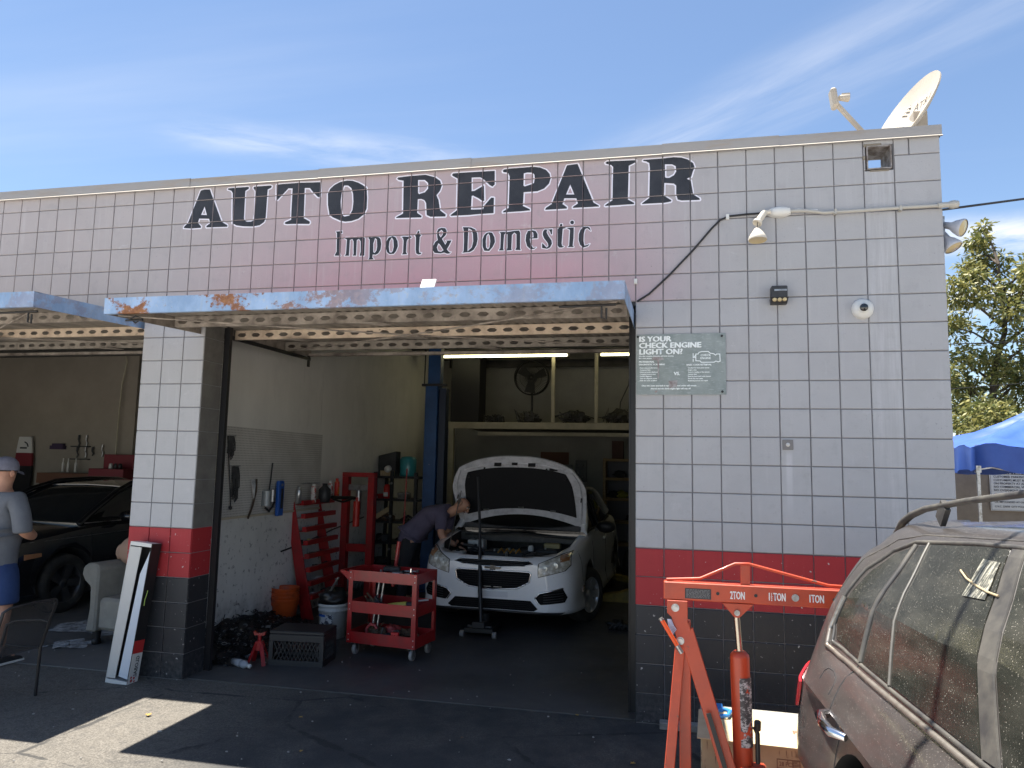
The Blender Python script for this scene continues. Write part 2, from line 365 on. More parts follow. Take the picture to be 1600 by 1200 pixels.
M_ROOF=mat('roof_felt',(.22,.22,.22),.9,bump=.3)
# backing masonry, seen only in the joints
y0,y1=.0125,.20
wb=MB()
SX0,SX1,SZ0,SZ1=1.655,1.805,3.975,4.135      # scupper hole
for a in ((BX0,SX0-.02,y0,y1,ZH,ZT),(SX1+.02,BX1-.006,y0,y1,ZH,ZT),(SX0-.02,SX1+.02,y0,y1,ZH,SZ0-.02),(SX0-.02,SX1+.02,y0,y1,SZ1+.02,ZT),
          (.006,BX1-.006,y0,y1,-.1,ZH-.0001),(-21*BL+.006,-18*BL-.006,y0,.28,-.1,ZH-.0001),(-42*BL+.006,-39*BL-.006,y0,.28,-.1,ZH-.0001),(-60*BL,-57*BL,y0,.28,-.1,ZH-.0001)):
    wb.box(*a)
part('masonry_core',wb,M_JOINT,bld)
# facing blocks
jw=.0037
def block_mb(w,h):
    b=MB(); c=.0035
    o=[(-w/2+jw,-h/2+jw),(w/2-jw,-h/2+jw),(w/2-jw,h/2-jw),(-w/2+jw,h/2-jw)]
    i=[(x-math.copysign(c,x),z-math.copysign(c,z)) for x,z in o]
    vs=[(x,0,z) for x,z in i]+[(x,c*.8,z) for x,z in o]+[(x,.0125,z) for x,z in o]
    b.add(vs,[(0,1,2,3)]+[(k,4+k,4+(k+1)%4,(k+1)%4) for k in range(4)]+[(4+k,8+k,8+(k+1)%4,4+(k+1)%4) for k in range(4)]); return b
_cache={}
def block_mesh(w,h,m,tag=''):
    k=(round(w,4),round(h,4),m.name,tag)
    if k not in _cache:
        b=block_mb(w,h); b.mats=[m]; b.m=[0]*len(b.f); _cache[k]=b.mesh('block')
    return _cache[k]
cells=[]
zrow=lambda r:(21-r)*BL
def paint(r): return M_GREY if r<15 else (M_RED if r<17 else M_BLACK)
for r in range(0,21):
    z1=min(zrow(r),ZT); z0=zrow(r+1)
    for c in range(-62,11):
        a,b=c*BL,(c+1)*BL
        if c==9: b=BX1
        if c==10: continue
        if r>=6 and not (c>=0 or -21<=c<-18 or -42<=c<-39 or -60<=c<-57): continue
        if c*BL<BX0: continue
        if r==0 and c==9: cells+= [(a,a+.1016,z0,z1,r),(a+.1016,b,z0,z1,r)]; continue
        cells.append((a,b,z0,z1,r))
# cut the scupper out of the cells it crosses
cells2=[]
for (a,b,z0,z1,r) in cells:
    if a<SX1+.02 and b>SX0-.02 and z0<SZ1+.02 and z1>SZ0-.02:
        X0,X1,Z0,Z1=SX0-.012,SX1+.012,SZ0-.012,SZ1+.012
        for q in ((a,b,z0,min(z1,Z0),r),(a,b,max(z0,Z1),z1,r),(a,min(b,X0),max(z0,Z0),min(z1,Z1),r),(max(a,X1),b,max(z0,Z0),min(z1,Z1),r)):
            if q[1]-q[0]>.012 and q[3]-q[2]>.012: cells2.append(q+('cut',))
    else: cells2.append((a,b,z0,z1,r))
camp=Vector((.25,-5.48,1.8))
def key(c): return (Vector(((c[0]+c[1])/2,0,(c[2]+c[3])/2))-camp).length
cells2.sort(key=key)
stuff=MB()
def inview(c): return c[1]>-6.3
k=0
for c in cells2:
    a,b,z0,z1,r=c[:5]; m=paint(r); w,h=b-a,z1-z0
    jy=rnd.random()*.0016
    if len(c)==6:
        bb=block_mb(w,h); M=Matrix.Translation(((a+b)/2,.0,(z0+z1)/2))
        stuff.use(m); stuff.add([(q.x+(a+b)/2,q.y,q.z+(z0+z1)/2) for q in bb.v],[f for f in bb.f]); continue
    if k<300 and inview(c):
        o=bpy.data.objects.new('block',block_mesh(w,h,m)); COL.objects.link(o); o.parent=bld
        o.location=((a+b)/2+rnd.uniform(-.0007,.0007),jy,(z0+z1)/2+rnd.uniform(-.0007,.0007)); o.rotation_euler=(0,rnd.uniform(-.003,.003),0); k+=1
    else:
        bb=block_mb(w,h); stuff.use(m); stuff.add([(q.x+(a+b)/2,q.y+jy,q.z+(z0+z1)/2) for q in bb.v],[f for f in bb.f])
o=part('far_blocks',stuff,None,bld,stuff=True)
M_CEM=mat('bare_cement',(.155,.148,.135),.85,noise=((.10,.095,.088),6,.35,.7),bump=.3)
# jamb faces of the openings: rows of blocks seen end on
jb=MB()
def jamb(x,sgn,depth,cem=False):
    for r in range(6,21):
        z1,z0=zrow(r),zrow(r+1); jb.use(M_CEM if cem and r<15 else paint(r))
        xs=(x-.006*sgn,x) if sgn>0 else (x,x+.006)
        jb.box(min(xs),max(xs),.013,depth-.004,z0+.003,z1-.003)
jamb(-18*BL,1,.28,True); jamb(0,-1,.20); jamb(-39*BL,1,.28)
part('jamb_blocks',jb,None,bld,stuff=True)
# north-east flank wall, its own courses
fl=MB()
for r in range(0,21):
    z1=min(zrow(r),ZT); z0=zrow(r+1); fl.use(paint(r)); y=.0; first=True
    yy=.0125
    while yy<BD:
        w=.4064 if not first or r%2 else .2032
        fl.box(BX1-.006,BX1,yy+.004,min(yy+w,BD)-.004,z0+.004,z1-.004); yy+=w; first=False
part('flank_blocks',fl,None,bld,stuff=True)
sw=MB(); sw.box(BX1-.16,BX1-.006,.2001,BD,-.1,ZT); sw.box(BX0,BX1-.16,BD,BD+.2,-.1,ZT); sw.box(BX0-.2,BX0,.013,BD+.2,-.1,ZT)
part('outer_wall',sw,M_JOINT,bld)
# interior skins
iw=MB(); iw.box(-4.13,-4.05,.28,BD-.0,0,3.9)
part('partition_wall',iw,M_INT,bld)
ib=MB(); ib.box(-4.049,1.97,8.88,8.9,.0,3.9); ib.box(1.94,1.97,.22,8.88,0,3.9); part('inner_back_wall',ib,M_INTBACK,bld)
il=MB(); il.box(-12.9,-9.72,6.48,6.6,0,3.9); il.box(-9.72,-4.131,6.9,7.0,0,3.9); il.box(-9.72,-9.66,6.48,6.9,0,3.9); il.box(-12.95,-12.9,.3,6.6,0,3.9); part('beige_back_wall',il,M_BEIGE,bld)
rf=MB(); rf.box(BX0,BX1-.16,.2001,BD,3.93,3.965); part('roof',rf,M_ROOF,bld)
ce=MB(); ce.box(BX0,BX1-.16,.2001,BD-.001,3.9,3.929); part('ceiling',ce,M_CEIL,bld)
for y in (3.0,4.6,6.1,7.3,8.3):
    j=MB(); j.box(-4.04,1.93,y,y+.06,3.70,3.899); part('ceiling_joist',j,M_CEIL,bld)
for y in (1.6,3.2,4.8,6.2):
    j=MB(); j.box(-12.8,-4.14,y,y+.06,3.70,3.899); part('ceiling_joist',j,M_CEIL,bld)
lt=MB(); lt.box(-18*BL,0,.014,.26,ZH-.03,ZH); part('lintel_plate',lt,M_BLK,bld)
# coping flashing in lapped lengths with a kicked out drip edge
M_COP=mat('coping_paint',(.30,.285,.275),.55,noise=((.30,.22,.14),1.2,.55,.8,(1,1,6)),bump=.1)
M_DRIP=mat('drip_edge',(.62,.56,.46),.5)
xs=[BX1+.012,1.05,.20,-1.32,-2.66,-3.9,-5.95,-8,-10,BX0-.1]
for i in range(len(xs)-1):
    b,a=xs[i],xs[i+1]+ .0; e=.004*(i%2); c=MB(); t=ZT+.062+e
    c.add([(a,-.012-e,ZT-.012),(b,-.012-e,ZT-.012),(b,-.010-e,t),(a,-.010-e,t),(a,.22,t+.012),(b,.22,t+.012),(a,.22,ZT-.03),(b,.22,ZT-.03)],[(0,1,2,3),(3,2,5,4),(4,5,7,6)])
    c.add([(a,-.012-e,ZT-.012),(b,-.012-e,ZT-.012),(a,-.034-e,ZT-.026),(b,-.034-e,ZT-.026),(a,-.012,ZT-.027),(b,-.012,ZT-.027)],[(0,1,3,2),(2,3,5,4)])
    if i==0: c.add([(b,-.012,ZT-.012),(b,.22,ZT-.03),(b,.22,t+.012),(b,-.01,t)],[(0,1,2,3)])
    o=part('coping',c,M_COP,bld,recalc=False)
    o.data.materials.append(M_DRIP); o.data.polygons[3].material_index=1
# scupper sleeve through the parapet
sc=MB(); t=.008
for a in ((SX0-t,SX0,SZ0-t,SZ1+t),(SX1,SX1+t,SZ0-t,SZ1+t),(SX0,SX1,SZ0-t,SZ0),(SX0,SX1,SZ1,SZ1+t)):
    sc.box(a[0],a[1],-.012,.24,a[2],a[3])
part('scupper',sc,mat('rusty_sleeve',(.30,.28,.27),.7,noise=((.10,.07,.05),14,.42,.62),bump=.2),bld)
tr=MB()
for x,z,w,h in ((1.69,4.15,.12,.022),(1.63,4.06,.02,.03),(1.73,3.957,.13,.012)): tr.box(x-w/2,x+w/2,-.006,.012,z-h/2,z+h/2)
part('scupper_mortar',tr,mat('old_mortar',(.22,.19,.15),.95,bump=.8,bscale=50),bld,bevel=.003)
# painted lettering, cut at the block joints the way paint sits on the faces
LET=[('A',[(-3939,3821),(-3932,3838),(-3902,3860),(-3794,4155),(-3756,4163),(-3704,4160),(-3566,3858),(-3508,3825),(-3507,3810),(-3711,3815),(-3715,3827),(-3679,3851),(-3691,3892),(-3790,3899),(-3800,3860),(-3766,3827),(-3768,3814),(-3870,3813)],[[(-3744,4006),(-3774,3932),(-3716,3928)]],110),('U',[(-3527,4148),(-3522,4158),(-3453,4159),(-3329,4159),(-3319,4151),(-3324,4140),(-3354,4124),(-3351,3885),(-3346,3859),(-3320,3846),(-3283,3844),(-3256,3854),(-3248,3914),(-3255,4115),(-3275,4142),(-3276,4154),(-3255,4158),(-3114,4158),(-3101,4151),(-3106,4137),(-3139,4124),(-3140,4045),(-3142,3874),(-3154,3835),(-3195,3808),(-3262,3800),(-3342,3805),(-3417,3817),(-3459,3839),(-3467,3949),(-3475,4111),(-3489,4133)],[],110),('T',[(-3058,4160),(-3011,4163),(-2836,4164),(-2648,4157),(-2642,4071),(-2644,4023),(-2662,4027),(-2706,4069),(-2741,4111),(-2789,4115),(-2786,3967),(-2784,3849),(-2728,3817),(-2724,3803),(-2732,3795),(-2833,3801),(-2941,3804),(-2960,3810),(-2957,3821),(-2901,3841),(-2903,3917),(-2903,4118),(-2942,4121),(-2987,4075),(-3039,4024),(-3050,4028)],[],110),('O',[(-2402,4155),(-2353,4150),(-2300,4130),(-2253,4102),(-2223,4078),(-2214,3989),(-2215,3900),(-2236,3852),(-2285,3816),(-2342,3800),(-2400,3797),(-2446,3808),(-2518,3842),(-2548,3864),(-2567,3954),(-2572,4050),(-2554,4091),(-2514,4125),(-2463,4147)],[[(-2426,4113),(-2391,4111),(-2361,4087),(-2342,4035),(-2336,3968),(-2341,3896),(-2367,3848),(-2413,3842),(-2431,3857),(-2446,3913),(-2452,3975),(-2446,4047),(-2437,4086)]],110),('R',[(-1955,4141),(-1945,4151),(-1857,4157),(-1707,4158),(-1626,4132),(-1581,4099),(-1565,4055),(-1579,4013),(-1608,3978),(-1588,3934),(-1573,3849),(-1523,3809),(-1526,3794),(-1652,3798),(-1686,3815),(-1694,3916),(-1709,3942),(-1737,3954),(-1767,3954),(-1769,3838),(-1729,3809),(-1732,3797),(-1951,3804),(-1948,3812),(-1891,3839),(-1897,4120),(-1941,4130)],[[(-1771,4118),(-1712,4114),(-1683,4087),(-1681,4038),(-1708,4009),(-1758,3997),(-1767,4007)]],110),('E',[(-1481,4141),(-1472,4153),(-1417,4155),(-1122,4152),(-1119,4038),(-1137,4021),(-1161,4035),(-1192,4067),(-1216,4090),(-1241,4105),(-1313,4108),(-1310,3993),(-1286,3995),(-1209,4035),(-1203,3905),(-1218,3906),(-1254,3932),(-1297,3956),(-1309,3954),(-1312,3840),(-1210,3837),(-1205,3863),(-1146,3929),(-1123,3927),(-1123,3799),(-1263,3798),(-1323,3795),(-1480,3796),(-1483,3804),(-1430,3840),(-1431,4107),(-1472,4131)],[],110),('P',[(-1056,4148),(-1043,4158),(-996,4162),(-803,4163),(-751,4153),(-704,4131),(-673,4095),(-665,4057),(-677,4016),(-717,3977),(-768,3959),(-880,3958),(-885,3845),(-828,3815),(-825,3805),(-910,3802),(-1046,3801),(-1046,3809),(-1000,3836),(-997,4095),(-1011,4128),(-1051,4136)],[[(-882,4114),(-854,4119),(-812,4115),(-796,4098),(-793,4061),(-798,4029),(-816,4020),(-873,4005),(-883,4014)]],110),('A',[(-704,3803),(-700,3818),(-654,3847),(-536,4156),(-452,4162),(-329,3849),(-322,3838),(-282,3812),(-282,3805),(-484,3806),(-486,3814),(-446,3840),(-459,3882),(-553,3888),(-568,3842),(-532,3814),(-534,3803)],[[(-508,3997),(-541,3918),(-475,3914)]],110),('I',[(-234,4156),(-222,4164),(-189,4165),(-2,4160),(2,4149),(-2,4142),(-54,4119),(-60,3848),(-14,3820),(-12,3809),(-114,3808),(-237,3807),(-232,3815),(-178,3850),(-174,4118),(-189,4134),(-229,4147)],[],110),('R',[(54,4150),(58,4158),(216,4159),(287,4163),(345,4155),(392,4136),(430,4105),(440,4074),(424,4030),(415,4000),(382,3985),(412,3968),(428,3859),(474,3826),(477,3813),(343,3816),(314,3825),(303,3866),(303,3937),(286,3953),(215,3963),(212,3862),(267,3823),(264,3813),(214,3806),(46,3806),(49,3813),(102,3851),(107,4088),(102,4129),(80,4143)],[[(220,4110),(273,4107),(301,4089),(304,4048),(287,4019),(253,4001),(225,4003),(220,4013)]],110),('I',[(-2481,3717),(-2424,3717),(-2423,3701),(-2442,3697),(-2442,3532),(-2427,3508),(-2429,3506),(-2484,3508),(-2481,3516),(-2467,3543),(-2472,3699)],[],65),('m',[(-2402,3654),(-2386,3661),(-2359,3659),(-2342,3653),(-2321,3658),(-2294,3658),(-2267,3651),(-2235,3655),(-2219,3645),(-2217,3497),(-2260,3498),(-2251,3534),(-2255,3621),(-2272,3642),(-2290,3633),(-2290,3505),(-2287,3500),(-2322,3501),(-2314,3516),(-2319,3624),(-2331,3645),(-2352,3636),(-2354,3508),(-2351,3502),(-2394,3504),(-2382,3519),(-2379,3642)],[],65),('p',[(-2187,3654),(-2160,3650),(-2129,3653),(-2097,3649),(-2080,3633),(-2071,3592),(-2076,3541),(-2094,3512),(-2117,3500),(-2143,3504),(-2145,3478),(-2131,3462),(-2181,3461),(-2172,3479),(-2176,3633),(-2187,3641)],[[(-2128,3643),(-2112,3630),(-2107,3568),(-2113,3533),(-2128,3516),(-2139,3524),(-2142,3595)]],65),('o',[(-1976,3651),(-1949,3642),(-1930,3606),(-1925,3565),(-1939,3525),(-1959,3501),(-1996,3500),(-2018,3518),(-2033,3565),(-2029,3605),(-2010,3640)],[[(-1981,3641),(-1967,3618),(-1962,3562),(-1968,3526),(-1981,3512),(-1997,3518),(-2004,3563),(-2000,3609)]],65),('r',[(-1900,3642),(-1871,3643),(-1845,3640),(-1814,3643),(-1808,3633),(-1824,3626),(-1844,3617),(-1851,3597),(-1853,3511),(-1842,3493),(-1889,3493),(-1879,3507),(-1878,3608),(-1884,3631)],[],65),('t',[(-1746,3688),(-1742,3652),(-1726,3646),(-1739,3634),(-1742,3521),(-1737,3501),(-1719,3500),(-1726,3488),(-1746,3486),(-1765,3497),(-1771,3528),(-1772,3636),(-1783,3644),(-1768,3661),(-1756,3683)],[],65),('&',[(-1608,3494),(-1625,3519),(-1623,3549),(-1606,3584),(-1584,3600),(-1590,3628),(-1594,3668),(-1582,3693),(-1554,3702),(-1523,3695),(-1510,3669),(-1517,3639),(-1549,3608),(-1519,3557),(-1505,3584),(-1518,3592),(-1467,3592),(-1474,3577),(-1488,3548),(-1505,3519),(-1482,3493),(-1469,3495),(-1481,3483),(-1502,3482),(-1527,3493),(-1557,3487)],[[(-1556,3684),(-1540,3668),(-1545,3641),(-1559,3621),(-1572,3637),(-1576,3667)],[(-1578,3572),(-1565,3562),(-1533,3513),(-1553,3501),(-1578,3507),(-1590,3538)]],65),('D',[(-1377,3697),(-1337,3695),(-1307,3691),(-1271,3672),(-1255,3641),(-1249,3592),(-1258,3543),(-1282,3504),(-1311,3488),(-1376,3484),(-1364,3498),(-1363,3577),(-1366,3652),(-1371,3682)],[[(-1329,3685),(-1301,3669),(-1290,3633),(-1286,3574),(-1297,3525),(-1331,3494),(-1331,3576)]],65),('o',[(-1156,3644),(-1131,3638),(-1111,3600),(-1107,3560),(-1124,3522),(-1153,3489),(-1192,3493),(-1208,3530),(-1209,3590),(-1195,3624),(-1176,3640)],[[(-1163,3634),(-1151,3616),(-1145,3567),(-1151,3518),(-1163,3504),(-1178,3519),(-1182,3569),(-1178,3613)]],65),('m',[(-1072,3640),(-1038,3641),(-1016,3637),(-989,3640),(-950,3645),(-911,3646),(-902,3624),(-901,3497),(-894,3484),(-940,3489),(-931,3508),(-933,3616),(-950,3631),(-969,3612),(-972,3500),(-967,3488),(-1010,3487),(-1004,3511),(-1006,3619),(-1021,3629),(-1033,3616),(-1038,3503),(-1032,3489),(-1074,3490),(-1062,3509),(-1060,3627)],[],65),('e',[(-840,3639),(-802,3642),(-778,3634),(-763,3609),(-762,3575),(-825,3575),(-819,3539),(-799,3499),(-771,3502),(-790,3489),(-818,3490),(-845,3515),(-858,3560),(-854,3608)],[[(-809,3631),(-797,3620),(-794,3584),(-820,3585),(-818,3621)]],65),('s',[(-706,3645),(-677,3641),(-646,3644),(-648,3598),(-655,3603),(-668,3633),(-687,3639),(-691,3620),(-676,3590),(-652,3555),(-647,3526),(-661,3497),(-685,3486),(-704,3490),(-725,3495),(-726,3534),(-714,3524),(-689,3496),(-675,3508),(-680,3532),(-710,3572),(-722,3602),(-720,3626)],[],65),('t',[(-583,3682),(-568,3681),(-566,3655),(-540,3650),(-540,3645),(-563,3642),(-571,3527),(-566,3503),(-550,3499),(-566,3491),(-590,3492),(-602,3509),(-603,3640),(-589,3656)],[],65),('i',[(-535,3647),(-476,3648),(-478,3561),(-484,3504),(-474,3491),(-524,3493),(-512,3505),(-506,3630)],[],65),('dot',[(-475,3688),(-477,3681),(-482,3675),(-490,3674),(-497,3676),(-503,3682),(-505,3690),(-503,3698),(-497,3703),(-490,3705),(-482,3702),(-477,3696)],[],65),('c',[(-403,3649),(-366,3649),(-352,3639),(-343,3612),(-371,3637),(-389,3629),(-398,3596),(-400,3538),(-393,3499),(-370,3503),(-351,3512),(-365,3493),(-402,3483),(-426,3506),(-438,3545),(-436,3593),(-424,3626)],[],65)]

def clip(poly,axis,lim,keep_less):
    o=[]
    for i in range(len(poly)):
        p,q=poly[i],poly[(i+1)%len(poly)]; ip=(p[axis]<=lim) if keep_less else (p[axis]>=lim); iq=(q[axis]<=lim) if keep_less else (q[axis]>=lim)
        if ip: o.append(p)
        if ip!=iq:
            t=(lim-p[axis])/(q[axis]-p[axis]); o.append(tuple(p[k]+t*(q[k]-p[k]) for k in (0,1)))
    return o
def painted(outer,holes,y):
    mb=MB(); loops=[[(a/1000,b/1000) for a,b in L] for L in [outer]+holes]
    tri=tessellate_polygon([[Vector((a,b,0)) for a,b in L] for L in loops]); flat=[q for L in loops for q in L]
    for t in tri:
        P=[flat[i] for i in t]
        ar=abs((P[1][0]-P[0][0])*(P[2][1]-P[0][1])-(P[2][0]-P[0][0])*(P[1][1]-P[0][1]))
        if ar<1e-8: continue
        x0,x1=min(p[0] for p in P),max(p[0] for p in P); z0,z1=min(p[1] for p in P),max(p[1] for p in P)
        for ci in range(math.floor(x0/BL),math.floor(x1/BL)+1):
            Q=clip(P,0,ci*BL+jw+.0012,False); Q=clip(Q,0,(ci+1)*BL-jw-.0012,True) if len(Q)>2 else Q
            if len(Q)<3: continue
            for ri in range(math.floor(z0/BL),math.floor(z1/BL)+1):
                T=clip(Q,1,ri*BL+jw+.0012,False); T=clip(T,1,(ri+1)*BL-jw-.0012,True) if len(T)>2 else T
                if len(T)<3: continue
                mb.add([(a,y,b) for a,b in T],[tuple(range(len(T)))])
    # joints inside the letter got a lick of paint too
    jb=MB()
    return mb
def joint_paint(outer,holes):
    mb=MB(); loops=[[(a/1000,b/1000) for a,b in L] for L in [outer]+holes]
    tri=tessellate_polygon([[Vector((a,b,0)) for a,b in L] for L in loops]); flat=[q for L in loops for q in L]
    for t in tri: mb.add([(flat[i][0],.0118,flat[i][1]) for i in t],[(0,1,2)])
    return mb
def put_poly(mb,P,y):
    x0,x1=min(q[0] for q in P),max(q[0] for q in P); z0,z1=min(q[1] for q in P),max(q[1] for q in P)
    for ci in range(math.floor(x0/BL),math.floor(x1/BL)+1):
        Q=clip(P,0,ci*BL+jw+.0012,False); Q=clip(Q,0,(ci+1)*BL-jw-.0012,True) if len(Q)>2 else Q
        if len(Q)<3: continue
        for ri in range(math.floor(z0/BL),math.floor(z1/BL)+1):
            T=clip(Q,1,ri*BL+jw+.0012,False); T=clip(T,1,(ri+1)*BL-jw-.0012,True) if len(T)>2 else T
            if len(T)>2: mb.add([(a,y,b) for a,b in T],[tuple(range(len(T)))])
def stroked(loops,w):
    "brushed line round the letter: one stroke per edge, each laid a hair above the last"
    mb=MB(); k=0
    for L in loops:
        L=[Vector((a/1000,b/1000)) for a,b in L]
        for i in range(len(L)):
            a,b=L[i],L[(i+1)%len(L)]; d=(b-a)
            if d.length<1e-6: continue
            d.normalize(); n=Vector((-d.y,d.x)); ww=w*rnd.uniform(.85,1.12)
            put_poly(mb,[tuple(a+n*ww),tuple(b+n*ww),tuple(b-n*ww),tuple(a-n*ww)],-.0010-k*.000012); k+=1
            put_poly(mb,[(a.x+math.cos(t*.7854)*ww,a.y+math.sin(t*.7854)*ww) for t in range(8)],-.0010-k*.000012); k+=1
    return mb
for i,(ch,o,hs,lw_) in enumerate(LET):
    a=painted(o,hs,-.0026); nm='painted_letter' if i<10 else 'small_painted_letter'
    ob=part(nm,a,M_LETTER,bld,recalc=False); 
    b=part('letter_outline',stroked([o]+hs,lw_/10000),M_LETEDGE,ob,recalc=False)
    part('letter_joint_paint',joint_paint(o,hs),M_LETTER,ob,recalc=False)

# ---------------------------------------------------------------- tilt-up doors
def rust_paint(name,base):
    q=NB(name); P=q.tc.outputs['Object']
    n1=q.noise(q.mapping(P,(1,1,1.6)),3.2,7,.68); n2=q.noise(P,28,5,.7); n3=q.noise(q.mapping(P,(1.1,1,.6)),5,6)
    c=q.mix(q.rng(n3,.38,.62),base,tuple(min(1,v*1.15+.08) for v in base))
    c=q.mix(q.math('MULTIPLY',q.rng(n2,.54,.66,0,.6),q.rng(n3,.42,.6,.25,1)),c,(.50,.51,.49)); dr=q.noise(q.mapping(P,(16,1,1.2)),1.4,5,.7); c=q.mix(q.rng(dr,.55,.75,0,.35),c,(.36,.37,.36))
    s=q.sep(P)
    r=q.rng(q.math('ADD',n1,q.math('MULTIPLY',n2,.35)),.675,.735); rr=q.math('MULTIPLY',r,q.rng(s[0],.9,-1.0,.25,1.0,True))
    c=q.mix(rr,c,q.mix(q.rng(n2,.4,.6),(.34,.15,.05),(.20,.075,.03))); c=q.mix(q.rng(n2,.70,.74),c,(.04,.03,.025))
    q.col(c); q.rough(.6); q.bump(n2,.3,.003); return q.m
M_FASC=rust_paint('chipped_blue_paint',(.22,.33,.50))
M_UNDER=mat('dusty_galvanised',(.36,.32,.27),.75,noise=((.16,.14,.12),6,.35,.7,(1,.3,1)),bump=.15)
M_BRACE=mat('cream_brace_paint',(.62,.50,.38),.7,noise=((.30,.22,.16),5,.45,.75),spots=((.10,.06,.04),16,.70))
M_BRACED=mat('dirty_brace_paint',(.40,.35,.30),.75,noise=((.11,.09,.075),4,.35,.65))
def perforated(L,h,hole=True,pitch=.135):
    "angle purlin with flattened hexagon holes, along +x from 0, face towards -y, flange on top"
    b=MB(); n=int(L/pitch); p=L/n; hw,hh=p*.33,h*.21
    for i in range(n):
        a=i*p; c=a+p/2
        hx=[(c-hw,0),(c-hw*.5,hh),(c+hw*.5,hh),(c+hw,0),(c+hw*.5,-hh),(c-hw*.5,-hh)]
        o=[(a,0),(a,h/2),(a+p,h/2),(a+p,0),(a+p,-h/2),(a,-h/2)]
        for y in (0,.002):
            V=[(x,y,z) for x,z in hx+o]
            b.add(V,[(0,6,7,1),(1,7,8,2),(2,8,9,3),(3,9,10,4),(4,10,11,5),(5,11,6,0)])
        b.add([(x,y,z) for y in (0,.002) for x,z in hx],[(k,(k+1)%6,6+(k+1)%6,6+k) for k in range(6)])
    b.box(0,L,.0022,.045,h/2-.002,h/2); b.box(0,L,.0022,.03,-h/2,-h/2+.002)
    return b
def tilt_door(x0,x1,zf,zb,yf,yb,label,seed):
    r=random.Random(seed); d=root('tilt_up_door',label,'garage door',((x0+x1)/2,0,zf),group='tilt up steel doors of the bays')
    hw=(x1-x0)/2; zz=lambda y: (zb-zf)*(y-yf)/(yb-yf)   # height of the panel underside over zf at y
    f=MB(); f.box(-hw,hw,yf,yf+.004,0,.115); f.box(-hw,hw,yf+.004,yf+.075,.111,.115); f.box(-hw,hw,yf+.004,yf+.03,.0,.004)
    part('front_channel',f,M_FASC,d)
    for s in (-1,1):
        c=MB(); x=s*(hw-.002)
        c.add([(x-.002,yf+.004,0.0),(x-.002,yb,zz(yb)),(x-.002,yb,zz(yb)+.115),(x-.002,yf+.004,.115),(x+.002,yf+.004,0.0),(x+.002,yb,zz(yb)),(x+.002,yb,zz(yb)+.115),(x+.002,yf+.004,.115)],[(0,1,2,3),(7,6,5,4),(0,4,5,1),(3,2,6,7),(1,5,6,2),(0,3,7,4)])
        part('side_channel',c,M_FASC if s>0 else M_BRACED,d)
    n=int((x1-x0)/.076); c=MB(); N=n*6
    c.grid(lambda u,v:(-hw+.006+u*(2*hw-.012),yf+.055+v*(yb-yf-.06),zz(yf+.055+v*(yb-yf-.06))+.098+.008*math.cos(u*n*2*math.pi)),N,2)
    c.grid(lambda u,v:(-hw+.006+u*(2*hw-.012),yf+.055+v*(yb-yf-.06),zz(yf+.055+v*(yb-yf-.06))+.100+.008*math.cos(u*n*2*math.pi)),N,2)
    part('corrugated_panel',c,M_UNDER,d,recalc=False)
    for k,(y,m) in enumerate(((-.38,M_BRACED),(.46,M_BRACE),(1.36,M_UNDER))):
        b=perforated(2*hw-.06,.085); o=part('perforated_brace',b,m,d); o.location=(-hw+.03,y,zz(y)+.048)
    b=MB(); b.box(-hw+.004,hw-.004,yb-.06,yb,zz(yb)-.0,zz(yb)+.03); part('rear_channel',b,M_BRACED,d)
    for a,bb in (((-hw+.05,yf+.08),(hw-.1,1.3)),((hw-.05,yf+.08),(-hw+.1,1.3))):
        t=MB(); A=Vector((a[0],a[1],zz(a[1])+.0)); B_=Vector((bb[0],bb[1],zz(bb[1])-.004)); t.tube([A.lerp(B_,q/8)+Vector((0,0,-.02*math.sin(q/8*math.pi))) for q in range(9)],.007,6); part('truss_rod',t,M_BRACED,d)
    for x,y in ((-.1,-.42),(-.1,.42),(.35,1.32),(-1.2,.42)):
        g=MB(); g.prism([(x-.16,y-.01),(x+.10,y-.012),(x+.14,y+.10),(x+.05,y+.13),(x-.05,y+.05)],'xy',zz(y)-.004,zz(y)+.0); part('gusset_plate',g,M_BRACED,d)
    g=MB(); g.cyl((hw-.42,-.98,-.012),(hw-.06,-1.0,-.012),.008,n=6); g.tube([(hw-.15,-.99,-.012),(hw-.15,-.99,-.09),(hw-.12,-.99,-.10),(hw-.12,-.99,-.03)],.007,6); part('latch_bar',g,M_BLK,d)
    for s in (-1,1):
        a=MB(); a.bar((s*(hw-.012),.18,ZH-.14-zf),(s*(hw-.012),1.93,zz(1.93)-.03),.02,.035); a.bar((s*(hw-.012),1.9,zz(1.9)),(s*(hw-.012),1.9,zz(1.9)-.12),.03,.02); part('pivot_arm',a,M_BLK,d)
    return d
dr=tilt_door(-3.70,-.015,2.815,2.965,-1.10,1.97,'raised tilt-up steel door with rusty light blue edge over the middle bay',1)
dl=tilt_door(-8.02,-4.31,2.885,3.02,-1.10,1.95,'raised tilt-up steel door with greyish edge over the left bay, cut by the frame',2)
h=MB(); h.tube([(-1.70,-1.00,-.02),(-1.66,-1.0,-.05),(-1.60,-1.0,-.02),(-1.66,-1,.0),(-1.70,-1,-.02)],.006,6); h.tube([(-1.74,-1.0,-.03),(-1.6,-1.0,-.03)],.008,6); part('latch_hook',h,M_BLK,dr)
# door tracks on the jambs
for x,nm in ((-18*BL+.03,'left'),(-.03,'right')):
    t=MB(); t.box(x-.022,x+.022,.205 if x>-1 else .285,.245 if x>-1 else .325,.0,ZH-.03); t.box(x-.03 ,x-.022,.19 if x>-1 else .28,.245 if x>-1 else .33,0,ZH-.03)
    single('door_track',t,M_BLK,f'black steel angle track up the {nm} side of the middle bay opening','door track',group='door tracks')

